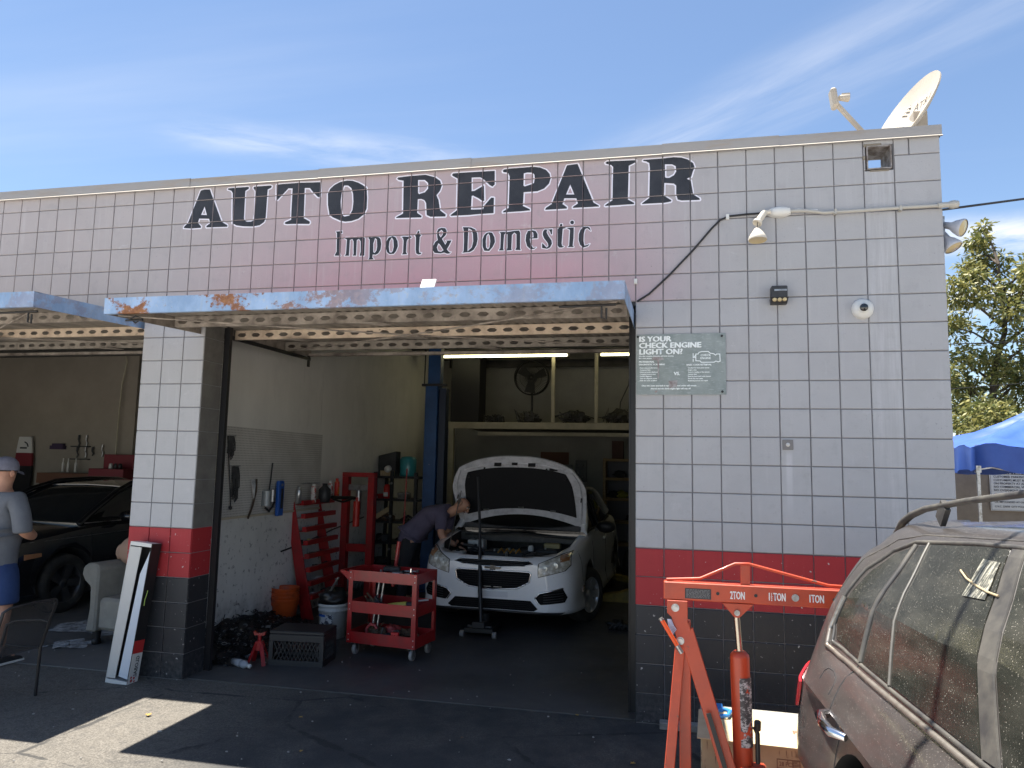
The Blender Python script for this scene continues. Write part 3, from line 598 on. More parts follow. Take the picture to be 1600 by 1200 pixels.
# ---------------------------------------------------------------- fixtures on the front wall
pipe=MB(); pts=[(2.135,-.03,3.665),(1.9,-.028,3.664),(1.6,-.028,3.658),(1.34,-.028,3.655),(1.28,-.03,3.668),(1.2,-.03,3.678),(1.10,-.03,3.68)]
pipe.tube(pts,.0135,10); pipe.cyl((2.09,-.03,3.665),(2.16,-.03,3.667),.02,n=12); pipe.lathe((2.16,-.03,3.667),[(.02,0),(.027,.01),(.03,.03),(.024,.06),(0,.07)],12,(1,0,0))
for x in (1.42,1.85): pipe.box(x-.008,x+.008,-.045,.0,3.64,3.675)
single('conduit_pipe',pipe,mat('conduit_paint',(.42,.40,.36),.5),'painted conduit pipe running along the wall near the roof corner','pipe')
c=MB(); c.tube([(.012,-.012,3.045),(.10,-.008,3.10),(.25,-.008,3.24),(.42,-.008,3.42),(.56,-.008,3.585),(.62,-.008,3.645),(.68,-.008,3.672),(.80,-.008,3.680),(.92,-.01,3.683)],.0075,8)
single('power_cable',c,M_BLK,'black cable sagging from the door corner up to the flood lamp box','cable')
for x,z,lb in ((.675,3.668,'small white cable clip holding the black cable below the lamp'),(-.0,3.20,'tiny white cable clip on the wall above the door corner')):
    b=MB(); b.box(x-.012,x+.012,-.016,.001,z-.02,z+.02); b.cyl((x,-.022,z-.008),(x,-.016,z-.008),.005,n=8); single('cable_clip',b,M_WHITE,lb,'cable clip',bevel=.002,group='white cable clips')
f=root('flood_lamp','ivory twin socket lamp box with one bulb hanging loose under an empty socket','lamp',(1.04,0,3.68))
b=MB(); b.lathe((0,-.0,0),[(0,-.06),(.02,-.06),(.055,-.05),(.068,-.03),(.07,-.0)],20,(0,1,0),scale=(1.25,.55)); b.box(-.07,.07,-.05,-.0,-.02,.02); part('junction_box',b,M_WHITE,f,bevel=.004)
b=MB(); b.cyl((-.07,-.05,-.005),(-.13,-.07,-.02),.017,n=12); b.cyl((-.11,-.065,-.01),(-.155,-.10,-.085),.024,.024,14,False); b.lathe((-.155,-.10,-.085),[(.024,0),(.033,.01),(.034,.03),(.030,.032),(.022,.012),(0,.01)],16,(-.5,-.38,-.8)); part('lamp_socket',b,M_IVORY,f)
b=MB(); b.tube([(-.165,-.115,-.10),(-.168,-.118,-.15)],.003,5); part('wire',b,M_DARK,f)
b=MB(); b.lathe((-.168,-.12,-.145),[(0,0),(.018,.004),(.03,.02),(.055,.06),(.066,.085),(.064,.095)],20,(0,-.12,-1)); part('lamp_bulb',b,M_IVORY,f)
b=MB(); b.lathe((-.168,-.131,-.238),[(.064,0),(.04,-.006),(0,-.01)],20,(0,-.12,-1)); part('bulb_lens',b,mat('amber_lens',(.50,.40,.22),.25,coat=.4),f)
b=MB(); b.tube([(.07,-.03,0),(.13,-.03,.006),(.2,-.03,-.003),(.26,-.03,-.006)],.01,8); part('conduit_whip',b,M_WHITE,f)
f=root('led_wall_light','small black wall light with three warm lenses, right of the poster','lamp',(1.02,0,3.06))
b=MB(); b.box(-.055,.055,-.085,0,-.035,.055); part('housing',b,M_DARK,f,bevel=.006)
b=MB(); b.box(-.035,.05,-.089,-.085,.016,.028); part('reflector_strip',b,M_STEEL,f)
b=MB(); b.add([(-.06,-.09,-.03),(.06,-.09,-.03),(.055,-.05,-.07),(-.055,-.05,-.07),(-.055,0,-.07),(.055,0,-.07),(.06,0,-.03),(-.06,0,-.03)],[(0,1,2,3),(3,2,5,4),(0,3,4,7),(1,6,5,2)]); part('lower_shell',b,M_DARK,f)
for i in range(3):
    b=MB(); b.lathe((-.034+.034*i,-.082,-.047),[(0,-.012),(.012,-.009),(.016,0)],12,(0,1,.9)); part('lens',b,mat('amber_lens',(.5,.4,.2)),f)
f=root('dome_camera','round white dome security camera with a black eye','security camera',(1.585,0,2.945)); f.scale=(1.16,1.16,1.16)
b=MB(); b.lathe((0,0,0),[(0,-.055),(.03,-.05),(.052,-.035),(.062,-.015),(.063,0)],24,(0,1,0)); part('base',b,M_WHITE,f)
b=MB(); b.lathe((0,-.03,0),[(.034,0),(.034,.02),(.026,.034),(0,.04)],24,(-.15,-1,-.05)); part('eyeball',b,M_WHITE,f)
b=MB(); b.lathe((-.006,-.066,-.002),[(.024,0),(.022,.006),(0,.008)],20,(-.15,-1,-.05)); part('lens',b,M_GLASSD,f)
f=root('door_bell','small square metal plate with a round button on the grey wall','door bell',(1.065,0,1.98))
b=MB(); b.box(-.036,.036,-.008,.001,-.036,.036); part('plate',b,mat('bell_plate',(.20,.19,.185),.6),f,bevel=.002)
b=MB(); b.lathe((0,-.005,0),[(.014,0),(.014,-.006),(0,-.010)],14,(0,1,0)); part('button',b,M_WHITE,f)
f=root('corner_flood_lamp','pair of bell shaped flood lamps poking out past the wall corner','lamp',(2.134,.12,3.5))
b=MB(); b.box(0,.03,-.05,.05,-.06,.12); part('junction_box',b,M_STEEL,f)
for (d,o,nm) in (((.72,-.62,-.40),(.04,-.05,.05),0),((.35,-.3,-.8),(.03,-.03,-.02),1)):
    b=MB(); b.lathe(o,[(0,-.02),(.022,-.02),(.026,.03),(.045,.06),(.062,.10),(.063,.115),(.058,.118)],18,d); part('lamp_head',b,mat('grey_lamp_shell',(.42,.43,.47),.5),f)
    dv=Vector(d).normalized(); b=MB(); b.lathe(Vector(o)+dv*.112,[(.058,0),(.03,.006),(0,.008)],18,d); part('lamp_lens',b,mat('amber_lens',(.5,.4,.2)),f)
# solar light standing on the raised door
f=root('solar_light','small white solar flood light lying on top of the raised door','lamp',(-1.33,-.93,2.93))
b=MB(); b.cbox((0,0,.065),(.10,.012,.085),0,R(-35)); part('panel',b,M_WHITE,f,bevel=.003)
b=MB(); b.box(-.055,.055,-.03,.03,0,.022); part('foot',b,mat('orange_base',(.7,.13,.05),.5),f,bevel=.003)
# ---------------------------------------------------------------- poster
def poster_mat():
    q=NB('poster_print'); P=q.tc.outputs['Object']
    n1=q.noise(P,7,6,.7); n2=q.noise(q.mapping(P,(1,1,4)),22,5)
    c=q.mix(q.rng(n1,.35,.7),(.20,.235,.225),(.29,.325,.32)); c=q.mix(q.rng(n2,.55,.75,0,.55),c,(.50,.54,.54))
    c=q.mix(q.rng(q.noise(P,11,6,.75),.66,.70),c,(.30,.20,.19)); q.col(c); q.rough(.45); return q.m
po=root('check_engine_poster','faded tattered green grey poster asking IS YOUR CHECK ENGINE LIGHT ON?','poster',(.005,-.0035,2.337))
b=MB(); b.grid(lambda u,v:(u*.645,-.004-.004*abs(math.sin(u*9+v*3))*(1-u*.5)-(.010*max(0,.25-u)*4*max(0,.3-v)*3),v*.455),24,14)
bb=b; part('sheet',bb,poster_mat(),po,recalc=False)
MW=mat('poster_white',(.80,.84,.84),.5)
T=[("IS YOUR",.056,.020,.398,.0050,1.13),("CHECK ENGINE",.056,.020,.350,.0050,1.13),("LIGHT ON?",.056,.020,.302,.0050,1.13),
("We offer complete diagnostic and code scanning",.0128,.020,.284,.0012,1.0),("for a clear picture of the problem",.0128,.020,.268,.0012,1.0),
("PROFESSIONAL",.0165,.020,.240,.0016,1),("DIAGNOSTIC SCANNING",.0165,.020,.220,.0016,1),("BASIC CODE RETRIEVAL",.0165,.365,.215,.0016,1),("VS.",.034,.275,.145,.0035,1),
("Once the cause and fault is repaired, cleared codes will remain",.0155,.040,.062,.0016,1.0),("cleared and the check engine light will stay off",.0155,.105,.040,.0016,1.0)]
lines=["Done using specific factory","Computer links","Enhanced codes displayed","Complete system tests","Further diagnosis","Time for diagnosis varies","Finds the cause of failure"]
for i,s_ in enumerate(lines): T.append((s_,.0125,.026,.196-i*.0158,.0012,1.0))
lines=["Usually free from parts stores","Single codes","Generic reading of the system","Limited data","Read by hand held code scanner","Rarely the real cause","Replacing parts is not repair"]
for i,s_ in enumerate(lines): T.append((s_,.0125,.375,.194-i*.0158,.0012,1.0))
o=join_text(T,'poster_lettering',po,MW); o.location=(0,-.0112,0)
b=MB(); 
def strip2(mb,pts,w,y,closed=False):
    n=len(pts); 
    for i in range(n if closed else n-1):
        a=Vector(pts[i]); c_=Vector(pts[(i+1)%n]); d=(c_-a).normalized(); nn=Vector((-d.y,d.x))*w/2; a=a-d*w*.35; c_=c_+d*w*.35
        yy=y-.0001*i
        mb.add([(a.x+nn.x,yy,a.y+nn.y),(c_.x+nn.x,yy,c_.y+nn.y),(c_.x-nn.x,yy,c_.y-nn.y),(a.x-nn.x,yy,a.y-nn.y)],[(0,1,2,3)])
eng=[(.432,.300),(.448,.300),(.455,.312),(.475,.318),(.520,.318),(.535,.305),(.560,.300),(.572,.290),(.580,.298),(.602,.298),(.604,.245),(.590,.240),(.575,.246),(.560,.238),(.470,.238),(.462,.248),(.432,.250)]
strip2(b,eng,.0065,-.0112,True); strip2(b,[(.413,.304),(.413,.275),(.430,.275)],.006,-.0112); strip2(b,[(.413,.262),(.413,.245)],.006,-.0112); strip2(b,[(.413,.272),(.432,.292)],.006,-.0112)
part('engine_icon',b,MW,po,recalc=False)
o=join_text([("CHECK",.021,.466,.284,.0012,1.05),("ENGINE",.021,.464,.262,.0012,1.0)],'icon_lettering',po,MW); o.location=(0,-.0112,0)
for x,z in ((.012,.435),(.618,.432),(.617,.022)):
    b=MB(); b.cyl((x,-.014,z),(x,-.007,z),.009,n=10); part('fastener',b,M_BLK,po)
b=MB()
b.add([(.125,-.0118,.285),(.19,-.0118,.280),(.205,-.0118,.262),(.168,-.0118,.255),(.165,-.0118,.12),(.158,-.0118,.12),(.155,-.0118,.255),(.11,-.0118,.262)],[(0,1,2,3,6,7),(3,4,5,6)])
b.add([(.235,-.0118,.100),(.300,-.0118,.108),(.296,-.0118,.058),(.240,-.0118,.048)],[(0,1,2,3)]); part('torn_patch',b,mat('torn_paper',(.22,.17,.17),.9,noise=((.38,.37,.37),30,.4,.6)),po,recalc=False)
# ---------------------------------------------------------------- satellite dish on the roof
M_DISH=mat('dish_paint',(.44,.385,.31),.6,noise=((.36,.31,.25),5,.4,.7))
ds=root('satellite_dish','beige satellite dish on the roof corner turned away to the left','satellite dish',(2.08,.55,3.97))
o_=Vector((.06,0,.60)); ax=Vector((-.80,-.30,.50)).normalized()
ux=Vector((0,0,1)).cross(ax).normalized(); uy=ax.cross(ux).normalized()
def dish(u,v,off=0):
    a=u*2*math.pi; r=v; x=ux*(math.cos(a)*r*.31); y=uy*(math.sin(a)*r*.40)
    return o_+x+y+ax*(.085*(r*r)-off)
b=MB(); b.grid(lambda u,v:dish(u,v),36,7,close_u=True); b.grid(lambda u,v:dish(u,v,.012),36,7,close_u=True); b.grid(lambda u,v:dish(u,1,.012*v),36,1,close_u=True); part('reflector',b,M_DISH,ds,recalc=False)
b=MB(); b.tube([Vector((.10,.05,.0)),Vector((.10,.05,.52)),o_-ax*.05],.022,10); b.cbox(o_-ax*.05,(.10,.10,.16)); part('mast',b,M_DISH,ds)
hd=o_+ax*.60-uy*.27+Vector((0,0,0)); b=MB(); b.bar(o_-uy*.42-ax*.0,hd,.026,.035); part('feed_arm',b,M_DISH,ds,bevel=.004)
b=MB(); b.bar(hd-Vector((.01,0,.03)),hd+Vector((-.03,0,.12)),.10,.045); part('feed_head',b,M_DISH,ds,bevel=.012)
b=MB(); b.cyl(hd+Vector((.02,0,.05)),hd+Vector((.09,.02,.055)),.02,.032,12); b.cbox(hd+Vector((.07,.02,.07)),(.06,.05,.03)); part('feed_horn',b,M_DISH,ds)
mt=text_mesh('AT&T',.085,mat('dish_logo',(.54,.50,.44),.5),'logo',.001); mt.transform(Matrix((ux,uy,ax)).transposed().to_4x4())
o=bpy.data.objects.new('logo',mt); COL.objects.link(o); o.parent=ds; o.location=o_+ax*.035-ux*.07+uy*.14
b=MB()
for k in range(4):
    zz=-.045+k*.03; b.add([o_+ax*.036+ux*(-.17+x)+uy*(.155+zz+y) for x,y in ((0,0),(.075-abs(k-1.5)*.012,0),(.07-abs(k-1.5)*.012,.016),(.005,.016))],[(0,1,2,3)])
part('logo_mark',b,mat('dish_logo',(.54,.50,.44),.5),ds,recalc=False)
# ---------------------------------------------------------------- overhead lines
def line(name,a,b,sag,r,lb,n=24):
    a=Vector(a); b=Vector(b); m=MB(); m.tube([a.lerp(b,i/n)-Vector((0,0,sag*4*(i/n)*(1-i/n))) for i in range(n+1)],r,6); return single(name,m,M_BLK,lb,'cable')
line('power_line',(2.14,.25,3.72),(22,9,9.6),.35,.009,'dark service line leaving the wall corner towards the upper right')
line('power_line',(4,18,5.55),(26,19,6.6),.2,.016,'upper thin line crossing in front of the tree')
line('power_line',(4,18,3.95),(26,19,6.3),.2,.014,'lower thin line crossing in front of the tree, rising to the right')
# ---------------------------------------------------------------- right background
M_TAN=mat('tan_stucco',(.30,.245,.185),.85,noise=((.22,.175,.13),3,.35,.7),bump=.2)
b=MB(); b.box(2.3,16,9.3,9.5,0,2.02); w_=single('boundary_wall',b,M_TAN,'tan stucco wall behind the blue canopy','wall')
# scratches / rods leaning in front of the wall
sg=root('private_property_sign','white PRIVATE PROPERTY sign with small black text on the tan wall','sign',(5.86,9.28,1.16))
b=MB(); b.box(0,.92,-.012,0,0,.76); part('panel',b,M_WHITE,sg)
b=MB(); b.box(.03,.89,-.016,-.0122,.645,.725); part('heading_band',b,M_DARK,sg)
MSB=mat('sign_black',(.03,.03,.035),.6); MSR=mat('sign_red',(.45,.05,.05),.6)
o=join_text([("PRIVATE PROPERTY",.082,.045,.655,.0025,1.0)],'heading',sg,M_WHITE); o.location=(0,-.0185,0)
o=join_text([("CUSTOMER PARKING ONLY",.052,.06,.585,.001,1),("CUSTOMERS MUST REMAIN",.052,.06,.525,.001,1),("ON PROPERTY AT ALL TIMES",.052,.06,.465,.001,1),("NO COMMERCIAL VEHICLES",.052,.06,.405,.001,1),("NO OVERNIGHT PARKING",.052,.06,.345,.001,1),("OR IMPOUNDED AT OWNER'S EXPENSE",.044,.06,.14,.001,1),("C.V.C. 22658  CITY POLICE",.044,.06,.06,.001,1)],'sign_text',sg,MSB); o.location=(0,-.0165,0)
o=join_text([("ALL VEHICLES WILL BE TOWED",.05,.06,.27,.001,1)],'red_text',sg,MSR); o.location=(0,-.0165,0)
b=MB()
for a in ((.012,.016,.012,.748),(.904,.908,.012,.748)): b.box(a[0],a[1],-.0145,-.0122,a[2],a[3])
b.box(.012,.908,-.0145,-.0122,.010,.014); b.box(.012,.908,-.0145,-.0122,.746,.750); part('border',b,MSB,sg)
s2=root('red_banner_sign','faded pink and white strip sign just above the PRIVATE PROPERTY sign','sign',(5.98,9.28,1.945)); b=MB(); b.box(0,.5,-.012,0,0,.10); part('panel',b,mat('faded_pink',(.55,.36,.38),.6),s2); o=join_text([("NO TRESPASSING",.06,.03,.025,.001,1)],'sign_text',s2,M_WHITE); o.location=(0,-.0135,0)
# blue pop-up canopy
M_BLUE=mat('blue_canopy_fabric',(.030,.085,.36),.5,noise=((.045,.12,.46),2.2,.4,.7),bump=.12,bscale=7)
ct=root('blue_canopy','blue pop-up canopy tent beside the building','canopy tent',(5.62,6.5,-.04))
def tent(u,v,o=0):
    a=u*4; k=int(a)%4; t=a-int(a); cs=[(-1.5,-1.4),(1.5,-1.4),(1.5,1.4),(-1.5,1.4)]; p,q=cs[k],cs[(k+1)%4]
    x=p[0]+(q[0]-p[0])*t; y=p[1]+(q[1]-p[1])*t; sag=.10*math.sin(t*math.pi)
    return (x*(1-v),y*(1-v),2.20+v*.62-sag*math.sin(v*math.pi)+.025*math.sin(t*17+v*9)+.015*math.sin(t*31-v*13)+o)
b=MB(); b.grid(lambda u,v:tent(u,v),64,12,close_u=True); part('roof_cloth',b,M_BLUE,ct,recalc=False)
b=MB(); b.grid(lambda u,v:tuple(Vector(tent(u,0))+Vector((0,0,-.30*v-.06*v*math.sin(((u*4)%1)*math.pi)))+Vector((math.sin(u*150)*.03*v,math.cos(u*170)*.03*v,.012*math.sin(u*90)))),96,4,close_u=True); part('valance',b,M_BLUE,ct,recalc=False)
for x,y in ((-1.46,-1.36),(1.46,-1.36),(1.46,1.36),(-1.46,1.36)):
    b=MB(); b.box(x-.018,x+.018,y-.018,y+.018,0,2.22); b.box(x-.03,x+.03,y-.03,y+.03,1.86,1.95); part('leg',b,M_STEEL,ct)
b=MB()
for k in range(4):
    cs=[(-1.46,-1.36),(1.46,-1.36),(1.46,1.36),(-1.46,1.36)]; p,q=cs[k],cs[(k+1)%4]
    for z0_,z1_ in ((2.18,1.9),(1.9,2.18)): b.bar((p[0],p[1],z0_),((p[0]+q[0])/2,(p[1]+q[1])/2,z1_),.02,.02); b.bar((q[0],q[1],z0_),((p[0]+q[0])/2,(p[1]+q[1])/2,z1_),.02,.02)
part('scissor_truss',b,M_STEEL,ct)
# trees
def leaf_mat(nm,a,bc):
    q=NB(nm); 
    oi=q.g.outputs['Random Per Island']; c=q.mix(oi,a,bc); q.col(c); q.rough(.55)
    q.b.inputs['Transmission Weight'].default_value=0; q.b.inputs['Subsurface Weight'].default_value=0
    tr=q.n.new('ShaderNodeBsdfTranslucent'); q.l.new(c,tr.inputs[0]); mx=q.n.new('ShaderNodeMixShader'); mx.inputs[0].default_value=.3
    out=q.n['Material Output']; q.l.new(q.b.outputs[0],mx.inputs[1]); q.l.new(tr.outputs[0],mx.inputs[2]); q.l.new(mx.outputs[0],out.inputs[0]); return q.m
M_LEAF=leaf_mat('glossy_leaves',(.06,.09,.02),(.34,.31,.10)); M_BARK=mat('bark',(.10,.075,.055),.9,noise=((.05,.04,.03),9,.4,.6,(1,1,.3)),bump=.5)
def tree(name,lb,x,y,H,seed,clumps,nl,mleaf=M_LEAF,ls=.16,z0=.0,spread=1):
    r=random.Random(seed); t=root(name,lb,'tree',(x,y,0))
    tb=MB(); pts=[Vector((0,0,0))]; 
    for i in range(1,9): pts.append(Vector((r.uniform(-.12,.12)*i*.35,r.uniform(-.1,.1)*i*.35,H*.86*i/8)))
    tb.tube(pts,.1,8,[.20*(1-.85*i/8) for i in range(9)])
    def tp(z): 
        f=min(max(z/(H*.86)*8,0),7.999); i=int(f); return pts[i].lerp(pts[i+1],f-i)
    lv=MB(); 
    for (cx,cy,cz,cr,cn) in clumps:
        c=Vector((cx,cy,cz)); base=tp(max(.8,cz-.35-abs(cx)*.5)); mid=base.lerp(c,.55)+Vector((0,0,.12)); tb.tube([base,mid,c],.03,6,[.05,.032,.012])
        subs=[]
        for k in range(max(3,int(cn))):
            d=Vector((r.gauss(0,1),r.gauss(0,1),r.gauss(0,.8))).normalized()*cr*r.uniform(.35,1); subs.append(c+d); tb.tube([c,c+d*.9],.008,4,[.012,.004])
        for sp in subs:
            n=int(nl*r.uniform(.6,1.3)); sr=cr*.34
            for _ in range(n):
                d=Vector((r.gauss(0,1),r.gauss(0,1),r.gauss(0,.75)))*sr*.62; p=sp+d
                a=(d.normalized()+Vector((r.uniform(-.6,.6),r.uniform(-.6,.6),r.uniform(-.9,.2)))).normalized(); s_=a.cross(Vector((r.uniform(-1,1),r.uniform(-1,1),r.uniform(.2,1)))).normalized(); L=ls*r.uniform(.7,1.2); w=L*.19
                lv.add([p,p+a*L*.5+s_*w,p+a*L,p+a*L*.5-s_*w],[(0,1,2,3)])
    part('trunk',tb,M_BARK,t,recalc=False); part('crown',lv,mleaf,t,recalc=False); return t
r_=random.Random(5); cl=[]
# tapering crown: irregular clumps, tall spire at the left, second shoulder to the right
for (cx,cz,cr,cn) in ((0,9.6,.42,5),(-.15,9.0,.55,7),(.2,8.5,.6,8),(-.65,8.35,.45,6),(1.35,8.6,.6,7),(1.2,7.9,.8,10),(-.35,7.7,.75,10),(.55,7.4,.8,11),(-1.1,7.35,.5,7),(-.95,6.6,.55,7),(.1,6.6,.75,9),(1.5,6.9,.8,10),(1.1,6.0,.8,10),(-.9,5.5,.6,8),(-.2,5.3,.7,9),(.6,5.1,.8,10),(1.6,5.2,.8,10),(-1.2,4.7,.6,9),(-.5,4.4,.75,11),(.3,4.2,.8,10),(1.3,4.2,.9,12),(-1.2,3.6,.7,10),(-.3,3.3,.8,12),(.7,3.3,.9,12),(1.8,3.6,.8,10),(2.4,7.4,.8,8),(2.7,6.0,.9,8),(2.8,4.6,.9,8),(2.2,2.9,.9,9),(-.9,2.6,.8,10),(.2,2.3,.8,10)):
    cl.append((cx+r_.uniform(-.1,.1),r_.uniform(-.8,.8),cz,cr,cn))
tree('broadleaf_tree','tall broadleaf tree with loose olive green crown behind the wall corner',10.35,20,9.8,3,cl,72,ls=.20)
r_=random.Random(9); cl=[(r_.uniform(-2.2,2.2),r_.uniform(-.8,.8),r_.uniform(1.2,3.6),.8,9) for _ in range(16)]
tree('broadleaf_tree','low dense bushy tree right behind the tan wall below the tall tree',10.6,17.0,3.6,13,cl,80,ls=.18)

# ---------------------------------------------------------------- engine hoist
M_ORG=mat('orange_hoist_paint',(.50,.060,.018),.42,noise=((.33,.045,.022),5,.42,.75),coat=.12,bump=.08,spots=((.13,.07,.05),19,.685))
eh=root('engine_hoist','orange red engine hoist crane marked 2TON in front of the wall','engine hoist',(0,0,0))
yH=-1.5
b=MB(); b.box(.215,1.30,yH-.03,yH+.03,1.125,1.215); bo=part('boom',b,M_ORG,eh,bevel=.004)
bo['label']='long horizontal boom with weight markings'
b=MB(); b.tube([(.23,yH,1.222),(.40,yH,1.235),(.575,yH,1.318),(.64,yH,1.320),(1.02,yH,1.232),(1.30,yH,1.225)],.0075,8); part('truss_rod',b,M_ORG,eh)
b=MB(); b.box(.60,.645,yH-.012,yH+.012,1.216,1.312); part('truss_post',b,M_ORG,eh)
MLW=mat('stencil_white',(.75,.72,.70),.6)
mt=join_text([("2TON",.054,.545,1.146,.0018,.50),("1TON",.054,.920,1.150,.0018,.50),("1",.054,.728,1.149,.0018,.50),("TON",.054,.754,1.149,.0018,.50),("1",.024,.742,1.170,.0006,.6),("2",.024,.742,1.147,.0006,.6)],'capacity_lettering',eh,MLW); mt.location=(0,yH-.0312,0)
b=MB(); b.box(.741,.752,yH-.0316,yH-.0312,1.1665,1.1685); part('fraction_bar',b,MLW,eh)
for x in (.485,.67,1.04): b=MB(); b.cyl((x,yH-.0318,1.168),(x,yH-.029,1.168),.0085,n=14); part('pin_hole',b,M_BLK,eh)
b=MB(); b.cyl((.858,yH-.045,1.168),(.858,yH-.03,1.168),.013,n=6); b.cyl((.858,yH-.034,1.168),(.858,yH-.0305,1.168),.018,n=14); part('bolt',b,M_STEEL,eh)
b=MB(); b.box(.322,.452,yH-.0318,yH-.0304,1.136,1.188); wl=part('warning_label',b,M_DARK,eh)
b=MB()
for k in range(7):
    z=1.181-k*.0062; x=.328
    while x<.444: w=rnd.uniform(.006,.02); b.box(x,min(x+w,.447),yH-.0322,yH-.0319,z-.0018,z+.0008); x+=w+.003
part('label_print',b,mat('faded_print',(.22,.21,.21),.7),wl)
# mast head plate and legs
b=MB(); b.prism([(.232,1.124),(.335,1.124),(.335,1.02),(.345,1.0),(.37,.90),(.29,.90),(.262,1.0),(.255,1.04),(.232,1.06)],'xz',yH-.042,yH-.034); b.prism([(.232,1.124),(.335,1.124),(.335,1.02),(.345,1.0),(.37,.90),(.29,.90),(.262,1.0),(.255,1.04),(.232,1.06)],'xz',yH+.034,yH+.042); part('head_plate',b,M_ORG,eh,bevel=.002)
b=MB(); b.bar((.322,yH,1.02),(.318,yH,.06),.056,.056,(0,1,0)); part('mast',b,M_ORG,eh,bevel=.003)
b=MB(); b.bar((.30,yH-.01,.93),(.215,yH-.12,.06),.045,.05); part('rear_strut',b,M_ORG,eh,bevel=.003)
b=MB(); b.bar((.325,yH-.02,.98),(.62,yH-.10,.02),.075,.04,(0,1,0)); part('side_strut',b,M_ORG,eh,bevel=.003)
b=MB(); b.bar((.43,yH-.098,.60),(.60,yH-.145,.05),.022,.010,(0,1,0)); part('strut_slot',b,M_BLK,eh)
for x,z in ((.273,1.088),(.297,.925)): b=MB(); b.cyl((x,yH-.055,z),(x,yH-.042,z),.015,n=6); b.cyl((x,yH-.046,z),(x,yH-.0425,z),.020,n=16); part('bolt',b,M_STEEL,eh)
b=MB(); b.tube([(.205,yH-.10,1.035),(.297,yH-.085,.885)],.011,10); part('handle_grip',b,mat('bright_orange',(.80,.10,.02),.4),eh)
b=MB(); b.tube([(.200,yH-.101,1.043),(.206,yH-.10,1.033)],.0122,10); part('handle_tip',b,M_STEEL,eh); b=MB(); b.tube([(.280,yH-.088,.912),(.303,yH-.084,.876)],.0122,10); part('handle_tip',b,M_STEEL,eh)
b=MB(); 
for k in range(5): b.tube([(.235+.004*k,yH-.045,1.03),(.24+.006*k,yH-.052,1.0),(.262+.004*k,yH-.05,.955+.006*k)],.0025,5)
part('rag_tie',b,mat('pale_rag',(.45,.5,.62),.8),eh)
b=MB(); b.prism([(.505,1.124),(.66,1.124),(.61,1.075),(.59,1.055),(.565,1.055),(.548,1.075)],'xz',yH-.034,yH+.034); part('ram_bracket',b,M_ORG,eh,bevel=.002)
b=MB(); b.cyl((.577,yH-.048,1.08),(.577,yH-.034,1.08),.014,n=12); part('bolt',b,M_STEEL,eh)
b=MB(); b.cyl((.577,yH,1.08),(.592,yH,.86),.016,n=14); part('ram_rod',b,mat('dull_chrome',(.45,.40,.33),.25,1),eh)
b=MB(); b.lathe((.590,yH,.885),[(0,0),(.030,.0),(.046,.018),(.0475,.03),(.0475,.86),(0,.87)],24,(.02,0,-1)); part('ram_cylinder',b,M_ORG,eh)
def lbl():
    q=NB('worn_label'); n=q.noise(q.tc.outputs['Object'],34,5,.8); n2=q.noise(q.mapping(q.tc.outputs['Object'],(1,1,6)),60,3)
    c=q.mix(q.rng(n,.50,.56),(.07,.06,.06),(.50,.46,.45)); c=q.mix(q.rng(n2,.55,.6),c,(.05,.05,.05)); c=q.mix(q.rng(q.noise(q.tc.outputs['Object'],13,4),.58,.60),c,(.5,.06,.02)); q.col(c); q.rough(.6); return q.m
b=MB(); b.grid(lambda u,v:(.597+.006*v*3*.33+.0485*math.cos(R(-158+u*136)),yH+.0485*math.sin(R(-158+u*136)),.765-v*.33),14,1); part('ram_label',b,lbl(),eh,recalc=False)
b=MB(); b.tube([(.655,yH-.02,.53),(.668,yH-.02,.50),(.668,yH-.02,.36)],.012,10); b.cyl((.668,yH-.02,.52),(.668,yH-.035,.56),.017,n=12); part('pump_socket',b,M_BLK,eh)
b=MB(); b.cbox((.645,yH-.01,.30),(.13,.10,.09)); part('pump_body',b,M_ORG,eh,bevel=.01)
for s in (-1,1):
    b=MB(); b.bar((.22,yH+s*.10,.06),(1.55,yH+s*.34,.06),.06,.06); part('floor_leg',b,M_ORG,eh,bevel=.003)
b=MB(); b.bar((.26,yH-.14,.06),(.26,yH+.14,.06),.07,.06); part('cross_member',b,M_ORG,eh,bevel=.003)
for x,y in ((.24,yH-.14),(.24,yH+.14),(1.5,yH-.33),(1.5,yH+.33)):
    b=MB(); b.cyl((x,y-.015,.03),(x,y+.015,.03),.03,n=14); part('caster',b,M_RUBBER,eh)
# ---------------------------------------------------------------- cardboard box, strap and plank
q=NB('printed_cardboard'); P=q.tc.outputs['Object']; s=q.sep(P)
ln=q.noise(q.mapping(P,(70,70,7)),1,2); ln2=q.noise(q.mapping(P,(9,9,60)),1,2)
base=q.mix(q.rng(q.noise(P,6,5),.3,.7),(.52,.40,.24),(.42,.31,.18)); zone=q.rng(q.noise(P,4.5,1),.46,.5)
sidef=q.rng(s[2],.300,.285)
ink=q.math('MULTIPLY',q.math('MULTIPLY',q.rng(ln,.53,.6),q.rng(ln2,.40,.5)),q.math('MULTIPLY',zone,sidef))
q.col(q.mix(q.math('MULTIPLY',ink,.7),base,(.17,.095,.06))); q.rough(.85); M_CARD=q.m
bx=root('cardboard_box','large flattened cardboard carton printed all over, behind the hoist','cardboard box',(.43,-.52,0),R(-2))
b=MB(); b.box(0,.75,-.56,0,.0,.315); part('carton',b,M_CARD,bx,bevel=.006)
